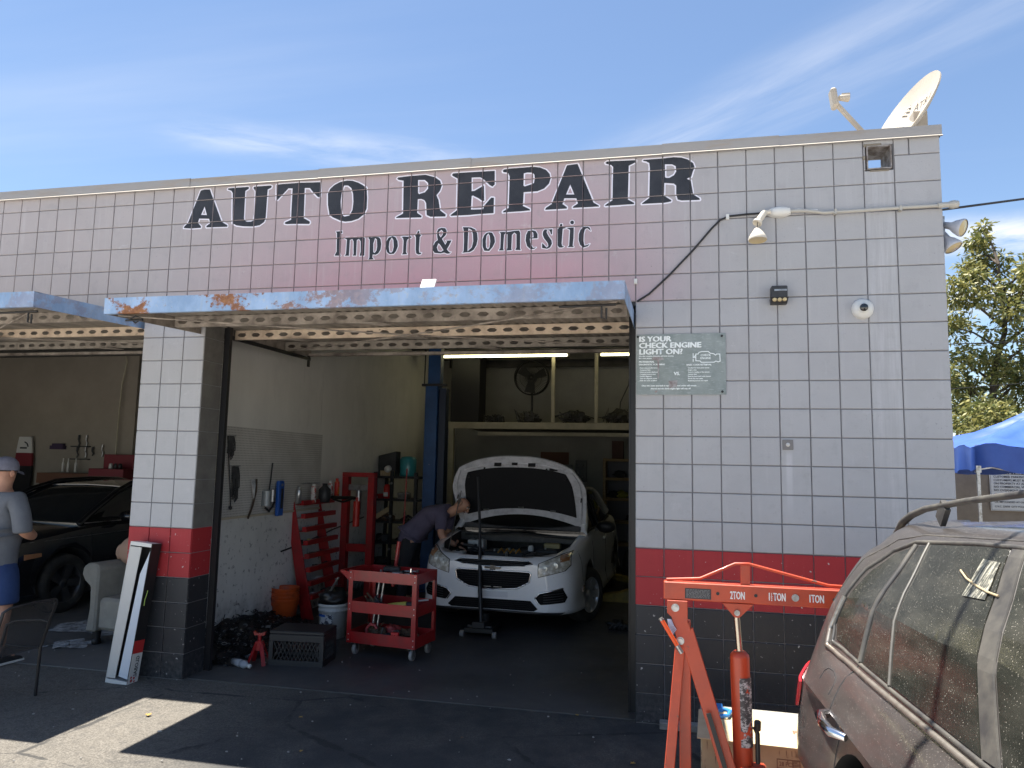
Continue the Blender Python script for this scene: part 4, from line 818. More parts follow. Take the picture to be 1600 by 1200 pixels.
b=MB(); b.add([(-.02,-.60,.318),(.78,-.62,.322),(.77,-.10,.330),(-.01,-.12,.324),(-.02,-.60,.313),(.78,-.62,.317),(.77,-.10,.325),(-.01,-.12,.319)],[(0,1,2,3),(7,6,5,4),(0,4,5,1),(1,5,6,2),(2,6,7,3),(3,7,4,0)]); part('top_flap',b,mat('sunny_cardboard',(.56,.44,.27),.85,noise=((.48,.36,.21),9,.4,.7)),bx)
b=MB(); b.box(0,.76,-.11,-.02,.317,.323); part('rear_flap',b,mat('grey_cardboard',(.30,.28,.24),.85),bx)
o=join_text([("RIGID",.07,.50,0,.001,1.2)],'printed_word',bx,mat('red_ink',(.42,.12,.08),.8)); o.location=(0,-.40,.3275); o.rotation_euler=(R(-90),0,0)
for nm,x0,z0,wd,hh,tx in (('printed_label',.40,.19,.12,.05,'28 PCS'),('printed_label',.56,.10,.10,.06,'JUEGO')):
    b=MB(); 
    for a in ((x0,x0+wd,z0,z0+.004),(x0,x0+wd,z0+hh-.004,z0+hh),(x0,x0+.004,z0+.004,z0+hh-.004),(x0+wd-.004,x0+wd,z0+.004,z0+hh-.004)): b.box(a[0],a[1],-.5625,-.5605,a[2],a[3])
    part(nm,b,mat('brown_ink',(.20,.11,.07),.8),bx); o=join_text([(tx,.032,x0+.012,z0+.014,.0006,.8)],'printed_word',bx,mat('brown_ink',(.2,.11,.07),.8)); o.location=(0,-.5612,0)
b=MB(); b.tube([(.50,-.78,.328),(.58,-.78,.345),(.60,-.70,.345),(.58,-.64,.335),(.49,-.64,.332)],.012,8); b.box(.50,.56,-.66,-.56,.322,.345); single('blue_clamp',b,mat('blue_plastic',(.04,.22,.60),.4),'blue and white plastic clamp lying on the cardboard box','clamp')
b=MB(); b.box(.17,.47,-.10,-.015,.0,.045); single('wood_plank',b,mat('grey_weathered_wood',(.30,.28,.25),.85,noise=((.18,.17,.15),4,.4,.6,(1,8,8)),bump=.3),'short grey wood offcut on the ground against the black wall base','plank',bevel=.004)

# ---------------------------------------------------------------- vehicles: lofted shells, booleans, conformed pieces
def cr(a,b,c,d,t):
    return .5*((2*b)+(-a+c)*t+(2*a-5*b+4*c-d)*t*t+(-a+3*b-3*c+d)*t**3)
def resample(rows,k,sharp=()):
    out=[]; n=len(rows)
    for i in range(n-1):
        a,b,c,d=rows[max(0,i-1)],rows[i],rows[i+1],rows[min(n-1,i+2)]
        if i in sharp: a=b+(b-c)
        if i+1 in sharp: d=c+(c-b)
        for j in range(k): out.append(cr(a,b,c,d,j/k))
    out.append(rows[-1]); return out
def loft(stations,ky=4,kp=3,sharp=(),flat_ends=True):
    "stations: (y,[(w,z)...] bottom centre -> top centre). returns MB of the closed shell"
    S_=[[Vector((w,y,z)) for w,z in pr] for y,pr in stations]
    prof=[resample(s,kp,sharp) for s in S_]; m=len(prof[0])
    cols=[resample([p[i] for p in prof],ky) for i in range(m)]; n=len(cols[0])
    mb=MB(); ring=2*m-2
    vs=[]
    for j in range(n):
        half=[cols[i][j] for i in range(m)]
        vs+=half+[Vector((-q.x,q.y,q.z)) for q in reversed(half[1:-1])]
    mb.add(vs,[(j*ring+i,j*ring+(i+1)%ring,(j+1)*ring+(i+1)%ring,(j+1)*ring+i) for j in range(n-1) for i in range(ring)],True)
    mb.f.append(tuple(range(ring))); mb.m.append(0); mb.sm.append(False); mb.f.append(tuple(range((n-1)*ring,n*ring))[::-1]); mb.m.append(0); mb.sm.append(False)
    return mb
def boolean_cut(me,cutters,cut_mat):
    o=bpy.data.objects.new('tmp',me); COL.objects.link(o); cs=[]
    for c in cutters:
        c.mats=[cut_mat]; c.m=[0]*len(c.f); co=bpy.data.objects.new('cut',c.mesh('cut')); COL.objects.link(co); cs.append(co)
        md=o.modifiers.new('b','BOOLEAN'); md.object=co; md.operation='DIFFERENCE'; md.solver='EXACT'; md.material_mode='TRANSFER'
    dg=bpy.context.evaluated_depsgraph_get(); dg.update(); r=bpy.data.meshes.new_from_object(o.evaluated_get(dg))
    bpy.data.objects.remove(o); [bpy.data.objects.remove(c) for c in cs]
    return r
def bvh_of(me):
    bm=bmesh.new(); bm.from_mesh(me); t=BVHTree.FromBMesh(bm); bm.free(); return t
def conform(bvh,poly,axis,start,off=.003,thick=.006,res=.06,holes=()):
    "poly is 2D; axis 'y' (x,z seen from the front), '-y', 'x' / '-x' (y,z seen from the side), 'z' (x,y from above); pieces hug the shell"
    d={'y':Vector((0,1,0)),'-y':Vector((0,-1,0)),'x':Vector((1,0,0)),'-x':Vector((-1,0,0)),'z':Vector((0,0,-1))}[axis]
    def P(a,b): return {'y':(a,start,b),'-y':(a,start,b),'x':(start,a,b),'-x':(start,a,b),'z':(a,b,start)}[axis]
    loops=[poly]+list(holes); tri=tessellate_polygon([[Vector((a,b,0)) for a,b in L] for L in loops]); flat=[q for L in loops for q in L]
    bm=bmesh.new(); V=[bm.verts.new(P(a,b)) for a,b in flat]
    for t in tri:
        try: bm.faces.new([V[i] for i in t])
        except ValueError: pass
    for _ in range(7):
        es=[e for e in bm.edges if e.calc_length()>res]
        if not es: break
        bmesh.ops.subdivide_edges(bm,edges=es,cuts=1); bmesh.ops.triangulate(bm,faces=[f for f in bm.faces if len(f.verts)>3])
    for v in bm.verts:
        h=bvh.ray_cast(v.co,d)
        if h[0] is None: h=(bvh.find_nearest(v.co+d*abs(start))[0],)
        v.co=h[0]-d*off
    bmesh.ops.recalc_face_normals(bm,faces=bm.faces)
    r=bmesh.ops.extrude_face_region(bm,geom=list(bm.faces)); nv=[g for g in r['geom'] if isinstance(g,bmesh.types.BMVert)]
    for v in nv: v.co-=d*thick
    bmesh.ops.recalc_face_normals(bm,faces=bm.faces)
    mb=MB(); bm.verts.index_update(); mb.add([v.co.copy() for v in bm.verts],[tuple(v.index for v in f.verts) for f in bm.faces]); bm.free(); return mb
def hug(bvh,pts,axis,start,r,off=.0,n=6,closed=False,sub=5):
    "tube that follows the shell along a 2D path"
    d={'y':Vector((0,1,0)),'x':Vector((1,0,0)),'-x':Vector((-1,0,0)),'z':Vector((0,0,-1))}[axis]; P=lambda a,b:{'y':(a,start,b),'x':(start,a,b),'-x':(start,a,b),'z':(a,b,start)}[axis]
    if closed: pts=list(pts)+[pts[0]]
    out=[]
    for i in range(len(pts)-1):
        for j in range(sub):
            t=j/sub; a=pts[i][0]*(1-t)+pts[i+1][0]*t; b=pts[i][1]*(1-t)+pts[i+1][1]*t; out.append((a,b))
    out.append(pts[-1]); q=[]
    for a,b in out:
        h=bvh.ray_cast(Vector(P(a,b)),d)[0]
        if h is None: continue
        q.append(h-d*off)
    mb=MB(); mb.tube(q,r,n); return mb
def wheel(parent,x,y,z,r,side,rim_m,tyre_m,spokes=10,w=.2,hole_m=None):
    e=bpy.data.objects.new('wheel',None); COL.objects.link(e); e.parent=parent; e.location=(x,y,z)
    b=MB(); b.lathe((0,0,0),[(r*.64,-w/2),(r*.9,-w/2),(r*.985,-w*.38),(r,-w*.2),(r,w*.2),(r*.985,w*.38),(r*.9,w/2),(r*.64,w/2),(r*.64,-w/2)],40,(1,0,0)); part('tyre',b,tyre_m,e)
    s=side; b=MB(); b.lathe((0,0,0),[(r*.66,s*w*.48),(r*.63,s*w*.46),(r*.60,s*w*.2),(r*.60,-s*w*.4)],40,(1,0,0))
    b.lathe((0,0,0),[(r*.17,s*w*.30),(r*.15,s*w*.36),(0,s*w*.38)],20,(1,0,0))
    for k in range(spokes):
        a=2*math.pi*k/spokes; d=Vector((0,math.cos(a),math.sin(a))); t=Vector((0,-math.sin(a),math.cos(a))); X=Vector((1,0,0))*s
        p0=d*r*.12+X*w*.33; p1=d*r*.64+X*w*.42; ww=r*.055*(1 if spokes>7 else 1.9); ww2=r*.10*(1 if spokes>7 else 1.7)
        b.add([p0-t*ww,p0+t*ww,p1+t*ww2,p1-t*ww2,p0-t*ww-X*.03,p0+t*ww-X*.03,p1+t*ww2-X*.03,p1-t*ww2-X*.03],[(0,1,2,3),(0,3,7,4),(1,5,6,2),(4,7,6,5)])
    part('rim',b,rim_m,e)
    b=MB(); b.lathe((0,0,0),[(r*.60,-s*w*.05),(0,-s*w*.05)],24,(1,0,0)); part('brake_disc',b,hole_m or M_DARK,e)
    return e
def sedan_stations(k=1.0):
    T=[(0,[(.52,.25),(.61,.32),(.585,.55),(.54,.70),(.45,.745)],.76),(.06,[(.66,.23),(.74,.33),(.72,.56),(.68,.72),(.58,.785)],.80),(.18,[(.76,.22),(.835,.34),(.83,.57),(.79,.76),(.68,.83)],.84),
       (.40,[(.82,.20),(.88,.36),(.885,.60),(.85,.80),(.73,.875)],.90),(.75,[(.86,.19),(.90,.38),(.905,.62),(.885,.84),(.77,.925)],.96),(1.2,[(.87,.18),(.90,.40),(.905,.64),(.885,.89),(.78,.975)],1.01),
       (1.7,[(.87,.18),(.90,.40),(.905,.64),(.88,.92),(.76,.99)],1.01),(2.6,[(.87,.18),(.90,.40),(.91,.64),(.88,.93),(.74,1.0)],1.01),(3.6,[(.87,.18),(.90,.40),(.91,.66),(.87,.95),(.72,1.02)],1.03),
       (4.15,[(.85,.20),(.89,.40),(.89,.66),(.83,.97),(.68,1.05)],1.07),(4.45,[(.76,.25),(.84,.40),(.83,.68),(.75,.95),(.60,1.03)],1.06),(4.58,[(.62,.30),(.70,.42),(.68,.68),(.62,.90),(.5,.97)],.99)]
    return [(y,[(0,p[0][1]+.0)]+p+[(0,zt)]) for y,p,zt in T]
def cabin(y0=1.15,roof=1.47,L=3.15):
    C=[(0,.80,.74,.97,1.0),(.35,.79,.66,.97,1.20),(.80,.78,.60,.97,1.40),(1.2,.78,.57,.97,1.46),(1.9,.78,.56,.98,1.475),(2.45,.76,.54,1.0,1.42),(2.85,.72,.52,1.02,1.28),(3.15,.66,.50,1.04,1.10)]
    k=(roof-.97)/(1.475-.97)
    return [(y0+a*L/3.15,[(0,z0-.05),(wb,z0-.05),(wb*.985,z0+.04),(wt+.055,(z0+(z1-z0)*k)-.09 if z1-z0>.2 else z0+(z1-z0)*.5),(wt,z0+(z1-z0)*k-.02),(0,z0+(z1-z0)*k)]) for a,wb,wt,z0,z1 in C]

# ---------- white sedan with its bonnet open
q=NB('white_car_paint'); P=q.tc.outputs['Object']; c=q.mix(q.rng(q.noise(P,3,6),.4,.75,0,.4),(.82,.83,.86),(.68,.67,.64)); c=q.mix(q.rng(q.noise(P,60,3),.68,.72,0,.7),c,(.2,.18,.16)); q.col(c); q.rough(.25); q.b.inputs['Coat Weight'].default_value=.7; q.b.inputs['Coat Roughness'].default_value=.08; M_WCAR=q.m
M_BAY=mat('engine_bay_black',(.018,.018,.02),.5,noise=((.05,.048,.045),14,.5,.7))
M_LENS=mat('headlamp_lens',(.42,.40,.34),.10,noise=((.75,.75,.72),16,.45,.62),coat=.8)
M_AMB=mat('amber_plastic',(.36,.17,.08),.25,coat=.6)
M_GRIL=mat('black_grille',(.008,.008,.009),.75,spec=.15)
M_TYRE=mat('tyre',(.022,.022,.022),.85,noise=((.05,.047,.043),7,.45,.7))
M_RIM=mat('silver_rim',(.50,.50,.50),.3,.6,noise=((.25,.23,.2),9,.5,.75))
wc=root('white_sedan','white sedan with its bonnet propped open, nose out of the middle bay','car',(-1.625,2.33,0),R(-2.2))
shell=loft(sedan_stations()); shell.mats=[M_WCAR]
me=shell.mesh('body')
cuts=[]
for y in (.98,3.67):
    for s in (-1,1): b=MB(); b.cyl((s*1.1,y,.34),(s*.52,y,.34),.375,n=40); cuts.append(b)
b=MB(); b.prism([(-.745,.52),(-.75,1.60),(.75,1.60),(.745,.52),(.66,.27),(.50,.135),(.25,.085),(-.25,.085),(-.50,.135),(-.66,.27)],'xy',.42,1.3); cuts.append(b)
bvW=bvh_of(me); me=boolean_cut(me,cuts,M_BAY); me.name='body'
ob=bpy.data.objects.new('body',me); COL.objects.link(ob); ob.parent=wc
cab=loft(cabin()); cab.mats=[M_GLASSD]; cme=cab.mesh('glasshouse'); bvC=bvh_of(cme); o=bpy.data.objects.new('glasshouse',cme); COL.objects.link(o); o.parent=wc
part('roof',conform(bvC,[(-.56,2.05),(.56,2.05),(.60,2.6),(.58,3.55),(-.58,3.55),(-.60,2.6)],'z',3,.002,.012,.12),M_WCAR,wc)
for s in (-1,1):
    b=MB(); b.tube([(s*.80,1.18,.985),(s*.775,1.45,1.16),(s*.69,1.85,1.36),(s*.625,2.15,1.455),(s*.60,2.7,1.485),(s*.59,3.2,1.47),(s*.60,3.6,1.40),(s*.63,4.0,1.22),(s*.66,4.25,1.10)],.038,8,[.045,.042,.038,.035,.032,.032,.04,.06,.07]); part('pillar_rail',b,M_WCAR,wc)
    b=MB(); b.tube([(s*.812,1.22,1.0),(s*.805,1.9,1.0),(s*.80,2.8,1.005),(s*.76,3.9,1.04)],.012,6); part('window_seal',b,M_BLK,wc)
    b=MB(); b.tube([(s*.80,2.45,1.0),(s*.70,2.47,1.28),(s*.61,2.5,1.45)],.03,6); part('door_pillar',b,M_BLK,wc)
    for y in (1.30,2.45,3.45):
        part('door_gap',hug(bvW,[(y,.97),(y,.60),(y+.02,.24)],'x' if s<0 else '-x',s*1.5,.004),M_BLK,wc)
    for y in (2.28,3.28): b=MB(); b.cbox((s*.915,y,.86),(.03,.17,.028)); part('door_handle',b,M_WCAR,wc,bevel=.006)
    b=MB(); b.lathe((s*1.0,1.72,1.04),[(0,-.07),(.05,-.062),(.082,-.03),(.088,.01),(.08,.04),(0,.05)],20,(0,1,0),scale=(1.42,.9)); b.bar((s*.86,1.74,1.0),(s*.95,1.74,1.02),.05,.04); part('door_mirror',b,M_BLK,wc)
gr=[(-.42,.649),(-.40,.669),(.40,.669),(.42,.649),(.40,.56),(.27,.494),(0,.468),(-.27,.494),(-.40,.56)]
gp=part('grille',conform(bvW,gr,'y',-1,.004,.006),M_GRIL,wc)
part('grille_trim',hug(bvW,gr,'y',-1,.008,.006,closed=True),M_CHROME,gp)
for z in (.635,.612,.589,.566,.543,.520): 
    w=.40 if z>.55 else .33; w=.37 if .55>z>.53 else w
    part('grille_slat',hug(bvW,[(-w,z),(w,z)],'y',-1,.0035,.012,sub=10),mat('grille_slat_black',(.010,.010,.011),.6,spec=.25),gp)
for x in (-.06,.06):
    b=MB(); b.cbox((x-.0,-.018,.500),(.09,.004,.006)); part('grille_glint',b,M_STEEL,gp)
up=[(-.44,.752),(-.38,.778),(.38,.778),(.44,.752),(.33,.727),(.1,.712),(-.1,.712),(-.33,.727)]
g2=part('upper_grille',conform(bvW,up,'y',-1,.004,.005),M_GRIL,wc); part('grille_trim',hug(bvW,up,'y',-1,.005,.005,closed=True),M_CHROME,g2)
for z in (.762,.745,.730): part('grille_slat',hug(bvW,[(-.36,z),(.36,z)],'y',-1,.003,.011,sub=10),M_DARK,g2)
lg=[(-.50,.292),(-.42,.372),(.42,.372),(.50,.292),(.46,.268),(-.46,.268)]
g3=part('lower_grille',conform(bvW,lg,'y',-1,.004,.005),M_GRIL,wc)
for z in (.35,.33,.31,.29): part('grille_slat',hug(bvW,[(-.42,z),(.42,z)],'y',-1,.0035,.010,sub=10),MATS['grille_slat_black'],g3)
part('lower_lip',conform(bvW,[(-.78,.262),(.78,.262),(.72,.232),(-.72,.232)],'y',-1,.006,.02),M_DARK,wc)
b=MB(); b.prism([(-.095,.0),(-.085,.012),(-.028,.012),(-.028,.026),(.028,.026),(.028,.012),(.085,.012),(.095,0),(.085,-.012),(.028,-.012),(.028,-.026),(-.028,-.026),(-.028,-.012),(-.085,-.012)],'xz',-.02,-.008); b.v=[q+Vector((0,0,.700)) for q in b.v]; em=part('emblem',b,mat('black_emblem',(.03,.03,.032),.2,coat=.6),wc,bevel=.002)
part('plate_mount',conform(bvW,[(-.17,.392),(.17,.392),(.17,.45),(-.17,.45)],'y',-1,.003,.004),mat('matt_white',(.62,.63,.66),.5),wc)
for s in (-1,1):
    hl=[(s*.50,.757),(s*.71,.845),(s*.80,.868),(s*.815,.74),(s*.77,.69),(s*.50,.622)]
    h=part('headlight',conform(bvW,hl,'y',-1,.004,.008,.05),M_LENS,wc); part('headlight_trim',hug(bvW,hl,'y',-1,.006,.006,closed=True),M_BLK,h)
    part('indicator_lens',conform(bvW,[(s*.70,.838),(s*.795,.86),(s*.80,.79),(s*.72,.775)],'y',-1,.014,.004,.05),M_AMB,h)
    for x,z,r in ((.575,.712,.026),(.675,.742,.030)):
        hp=bvW.ray_cast(Vector((s*x,-1,z)),Vector((0,1,0)))[0]; b=MB(); b.lathe(hp+Vector((0,-.014,0)),[(r,0),(r*.8,-.003),(r*.62,.0),(r*.4,-.004),(0,-.005)],18,(0,1,0)); part('lamp_bowl',b,mat('lamp_reflector',(.55,.54,.50),.35,.7),h)
    fg=[(s*.47,.405),(s*.52,.452),(s*.755,.505),(s*.80,.415),(s*.775,.365),(s*.53,.338)]
    f_=part('fog_recess',conform(bvW,fg,'y',-1,.003,.004,.05),M_GRIL,wc)
    for z0_ in (.375,.40,.425,.45): part('recess_slat',hug(bvW,[(s*.56,z0_-.01),(s*.76,z0_+.012)],'y',-1,.004,.009),M_DARK,f_)
    part('recess_trim',hug(bvW,[(s*.51,.345),(s*.468,.405),(s*.52,.455),(s*.755,.51)],'y',-1,.009,.005),M_CHROME,f_)
    part('side_marker',conform(bvW,[(.50,.42),(.60,.435),(.61,.48),(.51,.475)],'x' if s<0 else '-x',s*1.5,.003,.006,.05),M_AMB,wc)
part('bumper_seam',hug(bvW,[(.47,.86),(.50,.70),(.52,.55),(.60,.50)],'-x',1.5,.003),M_BLK,wc)
for y in (.98,3.67):
    for s in (-1,1):
        wh=wheel(wc,s*(.835 if y<2 else .80),y,.315,.315,s,mat('bright_rim',(.62,.62,.63),.28,.7),M_TYRE,7)
        if y<2: wh.rotation_euler=(0,0,R(-22))
# bonnet: lifted shell with frame, insulation and props
HP=Vector((0,1.33,1.035)); ha=R(58)
def bon(u,v,off=0):   # u across -1..1, v 0 hinge .. 1 front edge
    L=1.0; w=.80+.045*math.sin(v*2.2)-.30*max(0,v-.62)**1.5*1.9
    x=u*w; vv=v*L*(1-.14*abs(u)**2.6); crown=.055*(1-u*u)+.03*math.sin(v*math.pi)
    base=HP+Vector((0,-math.cos(ha)*vv,math.sin(ha)*vv)); nrm=Vector((0,math.sin(ha),math.cos(ha)))
    rear=.16*(1-u*u)*(1-v)**3   # rear edge bows upward to follow the cowl
    return base+Vector((x,-math.cos(ha)*rear,math.sin(ha)*rear))+nrm*(crown-off)
bn=bpy.data.objects.new('bonnet',None); COL.objects.link(bn); bn.parent=wc
b=MB(); b.grid(lambda u,v:bon(u*2-1,v),30,18); b.grid(lambda u,v:bon(u*2-1,v,.022),30,18); b.grid(lambda u,v:bon(u*2-1,0,.022*v),30,1); b.grid(lambda u,v:bon(u*2-1,1,.022*v),30,1); b.grid(lambda u,v:bon(-1,u,.022*v),18,1); b.grid(lambda u,v:bon(1,u,.022*v),18,1)
part('bonnet_skin',b,mat('primed_white',(.60,.60,.64),.45,noise=((.42,.42,.45),12,.45,.7)),bn,recalc=False)
b=MB(); b.grid(lambda u,v:bon((u*2-1)*.86*(1-.09*v),.15+v*.69,.034+.004*math.sin(u*40)*math.sin(v*30)),24,14); b.grid(lambda u,v:bon((u*2-1)*.86*(1-.09*v),.15+v*.69,.024),24,14); part('insulation_pad',b,mat('insulation_felt',(.012,.012,.014),.95),bn,recalc=False)
for s in (-1,1):
    b=MB(); b.tube([bon(s*.93,.08+.84*t/8,.032) for t in range(9)],.010,6); part('frame_rib',b,MATS['primed_white'],bn)
b=MB(); b.tube([bon(-.85+1.7*t/12,.90,.030) for t in range(13)],.012,6); part('frame_rib',b,MATS['primed_white'],bn)
for u,v,w_,h_ in ((-.28,.90,.09,.045),(.28,.90,.09,.045),(.62,.88,.10,.03),(0,.905,.07,.03),(-.5,.86,.02,.02),(.5,.86,.02,.02),(-.75,.78,.02,.05),(.75,.78,.02,.05),(-.93,.5,.015,.1),(.93,.5,.015,.1)):
    pc=bon(u,v,.043); b=MB(); b.cbox(pc,(w_,.012,h_),0,R(-32)); part('frame_slot',b,M_BLK,bn)
for u in (-.55,0,.5): pc=bon(u,.17,.04); b=MB(); b.cbox(pc,(.07,.012,.02),0,R(-32)); part('pad_clip',b,M_STEEL,bn)
b=MB(); b.tube([bon(-.88,.55,.03),(-.66,.42,.80)],.006,6); part('bonnet_prop',b,M_STEEL,bn)
# engine bay
eb=[('radiator_support',lambda b:b.box(-.58,.58,.12,.26,.70,.765),M_BAY),('engine_cover',lambda b:b.box(-.28,.20,.55,.92,.70,.80),mat('engine_plastic',(.03,.03,.032),.4)),('battery',lambda b:b.box(.30,.56,.78,.98,.66,.82),M_DARK),
('air_box',lambda b:b.box(.26,.58,.42,.70,.66,.80),M_DARK),('washer_tank',lambda b:b.box(-.63,-.47,.36,.52,.62,.80),mat('cloudy_plastic',(.55,.56,.55),.4)),('coolant_tank',lambda b:b.box(-.60,-.40,.95,1.12,.74,.88),mat('cloudy_plastic',(.55,.56,.55),.4)),('fuse_box',lambda b:b.box(.34,.54,1.02,1.14,.80,.87),mat('yellowed_plastic',(.32,.26,.12),.5))]
for nm,fn,m in eb: b=MB(); fn(b); part(nm,b,m,wc,bevel=.012)
r=random.Random(3)
for k in range(12):
    x,y=r.uniform(-.5,.5),r.uniform(.35,1.1); p=[Vector((x,y,.76))]
    for j in range(5): p.append(p[-1]+Vector((r.uniform(-.12,.12),r.uniform(-.06,.10),r.uniform(-.02,.03))))
    b=MB(); b.tube(p,r.choice([.008,.014,.02]),7); part('hose',b,r.choice([M_BLK,M_DARK,M_BLK,mat('engine_plastic',(.03,.03,.032))]),wc)
for x,y,z,rr,m in ((-.02,.74,.815,.03,M_STEEL),(.1,.60,.81,.018,M_STEEL),(-.16,.62,.812,.016,M_STEEL),(-.10,.60,.812,.016,M_STEEL),(.22,.86,.84,.035,M_WHITE),(-.5,1.03,.89,.028,M_BLK),(-.55,.44,.81,.025,M_BLK),(.02,.48,.80,.015,M_STEEL),(.40,.84,.83,.014,M_STEEL)):
    b=MB(); b.cyl((x,y,z-.05),(x,y,z),rr,n=14); b.cyl((x,y,z),(x,y,z+.012),rr*.8,n=6); part('cap',b,m,wc)
for x in (-.05,.02,.09,.16): b=MB(); b.tube([(x,.62,.79),(x-.01,.56,.84),(x-.03,.48,.80)],.009,6); part('ignition_lead',b,mat('orange_lead',(.55,.30,.06),.5),wc)
b=MB(); b.box(-.745,.745,1.14,1.595,.86,.955); part('cowl',b,M_BAY,wc)
b=MB(); b.tube([(-.68,1.10,.93),(0,1.05,.97),(.68,1.10,.93)],.012,6); part('bonnet_seal',b,M_RUBBER,wc)
# ---------- floor jack with its long handle up in front of the car
fj=root('floor_jack','low black trolley jack under the white car bumper, long handle leaning up','jack',(-1.72,2.18,0),R(0))
b=MB(); b.box(-.16,.16,-.06,.34,.045,.10); part('frame',b,M_BLK,fj,bevel=.008)
b=MB(); b.cbox((0,-.02,.13),(.13,.10,.06)); b.cyl((-.13,.0,.10),(.13,0,.10),.02,n=12); part('power_unit',b,M_DARK,fj,bevel=.004)
for x in (-.175,.175): b=MB(); b.cyl((x-.02,-.05,.035),(x+.02,-.05,.035),.035,n=16); part('front_wheel',b,mat('grey_wheel',(.25,.24,.23),.6),fj)
b=MB(); b.cyl((0,.25,.09),(0,.25,.20),.05,n=16); part('saddle',b,M_BLK,fj)
b=MB(); b.tube([(0.02,-.02,.14),(-.03,.08,.55)],.024,12); part('handle_socket',b,M_BLK,fj)
b=MB(); b.tube([(-.02,.06,.45),(-.10,.30,1.10),(-.17,.42,1.66)],.016,10,[.024,.016,.013]); part('handle_bar',b,M_BLK,fj)

# ---------- black sedan nose-out in the left bay
q=NB('black_car_paint'); q.b.inputs['Base Color'].default_value=(.010,.010,.012,1); q.rough(.18); q.b.inputs['Coat Weight'].default_value=.8; M_KCAR=q.m
kc=root('black_sedan','black sedan nose-out in the shade of the left bay behind the standing man','car',(-7.55,.95,0),R(-3))
shell=loft(sedan_stations()); shell.mats=[M_KCAR]; me=shell.mesh('body'); cuts=[]
for y in (.98,3.67):
    for s in (-1,1): b=MB(); b.cyl((s*1.1,y,.36),(s*.62,y,.36),.385,n=36); cuts.append(b)
bvK=bvh_of(me); me=boolean_cut(me,cuts,M_RUBBER); me.name='body'; o=bpy.data.objects.new('body',me); COL.objects.link(o); o.parent=kc
cab=loft(cabin()); cab.mats=[M_GLASSD]; cme=cab.mesh('glasshouse'); bvC=bvh_of(cme); o=bpy.data.objects.new('glasshouse',cme); COL.objects.link(o); o.parent=kc
part('roof',conform(bvC,[(-.56,2.05),(.56,2.05),(.60,2.6),(.58,3.55),(-.58,3.55),(-.60,2.6)],'z',3,.002,.012,.12),M_KCAR,kc)
for s in (-1,1):
    b=MB(); b.tube([(s*.80,1.18,.985),(s*.775,1.45,1.16),(s*.69,1.85,1.36),(s*.625,2.15,1.455),(s*.60,2.7,1.485),(s*.59,3.2,1.47),(s*.60,3.6,1.40),(s*.63,4.0,1.22)],.036,8); part('pillar_rail',b,M_KCAR,kc)
    b=MB(); b.tube([(s*.812,1.22,1.0),(s*.805,1.9,1.0),(s*.80,2.8,1.005),(s*.76,3.9,1.04)],.009,6); part('window_trim',b,M_CHROME,kc)
    b=MB(); b.lathe((s*.99,1.75,1.06),[(0,-.07),(.05,-.062),(.082,-.03),(.088,.01),(0,.05)],20,(0,1,0),scale=(1.3,.8)); part('door_mirror',b,M_KCAR,kc)
    hl=[(s*.52,.70),(s*.72,.74),(s*.86,.76),(s*.86,.66),(s*.72,.63),(s*.52,.62)]
    h=part('headlight',conform(bvK,hl,'y',-1,.004,.008,.05),M_LENS,kc)
    part('side_marker',conform(bvK,[(.42,.66),(.62,.68),(.62,.72),(.42,.72)],'x' if s<0 else '-x',s*1.5,.003,.006,.05),M_AMB,kc)
    part('door_crease',hug(bvK,[(.5,.84),(1.6,.87),(3.2,.90),(4.2,.93)],'x' if s<0 else '-x',s*1.5,.003,-.001),M_STEEL,kc)
    for y in (1.30,2.45,3.45): part('door_gap',hug(bvK,[(y,.97),(y,.60),(y+.02,.24)],'x' if s<0 else '-x',s*1.5,.004),M_RUBBER,kc)
part('grille',conform(bvK,[(-.40,.64),(.40,.64),(.34,.45),(-.34,.45)],'y',-1,.004,.006),M_GRIL,kc)
for y in (.98,3.67):
    for s in (-1,1): wheel(kc,s*.80,y,.335,.335,s,mat('dark_rim',(.08,.08,.085),.35,.6),M_TYRE,5)

# ---------- dusty dark SUV close on the right
def dust(name,base,dustc,amt,rough,glass=False):
    q=NB(name); P=q.tc.outputs['Object']; s=q.sep(P)
    n1=q.noise(P,2.2,6,.65); n2=q.noise(P,170,3,.6); n3=q.noise(q.mapping(P,(1,1,5)),3,5)
    c=q.mix(q.rng(n1,.25,.8,amt*.5,amt),base,dustc)
    c=q.mix(q.math('MULTIPLY',q.rng(n3,.45,.8),.35),c,dustc)
    v=q.n.new('ShaderNodeTexVoronoi'); q.l.new(P,v.inputs[0]); v.inputs['Scale'].default_value=105; 
    sp=q.math('MULTIPLY',q.rng(v.outputs['Distance'],.19,.10),q.rng(q.noise(P,25,3),.44,.52))
    c=q.mix(q.math('MULTIPLY',sp,.5),c,(.50,.46,.40))
    c=q.mix(q.rng(n2,.66,.72,0,.5),c,(.45,.41,.35))
    q.col(c); q.rough(q.rng(n1,.3,.8,rough,rough+.18)); q.b.inputs['Coat Weight'].default_value=.55 if not glass else .0; q.b.inputs['Coat Roughness'].default_value=.12 if not glass else .1
    q.bump(n2,.12,.002); return q.m
M_SUV=dust('dusty_maroon_paint',(.018,.0145,.0145),(.112,.101,.093),.46,.24)
M_SGL=dust('dusty_window_glass',(.005,.007,.006),(.13,.123,.10),.19,.05,True)
M_TRIM=mat('dusty_chrome',(.42,.38,.33),.35,.75,noise=((.25,.22,.18),18,.4,.7))
M_SBLK=mat('dusty_black_trim',(.045,.043,.042),.5,noise=((.13,.12,.10),5,.4,.7))
sv=root('dusty_suv','dusty dark maroon SUV parked close at the right edge of the picture','suv',(1.80,-1.75,0),R(2.4))
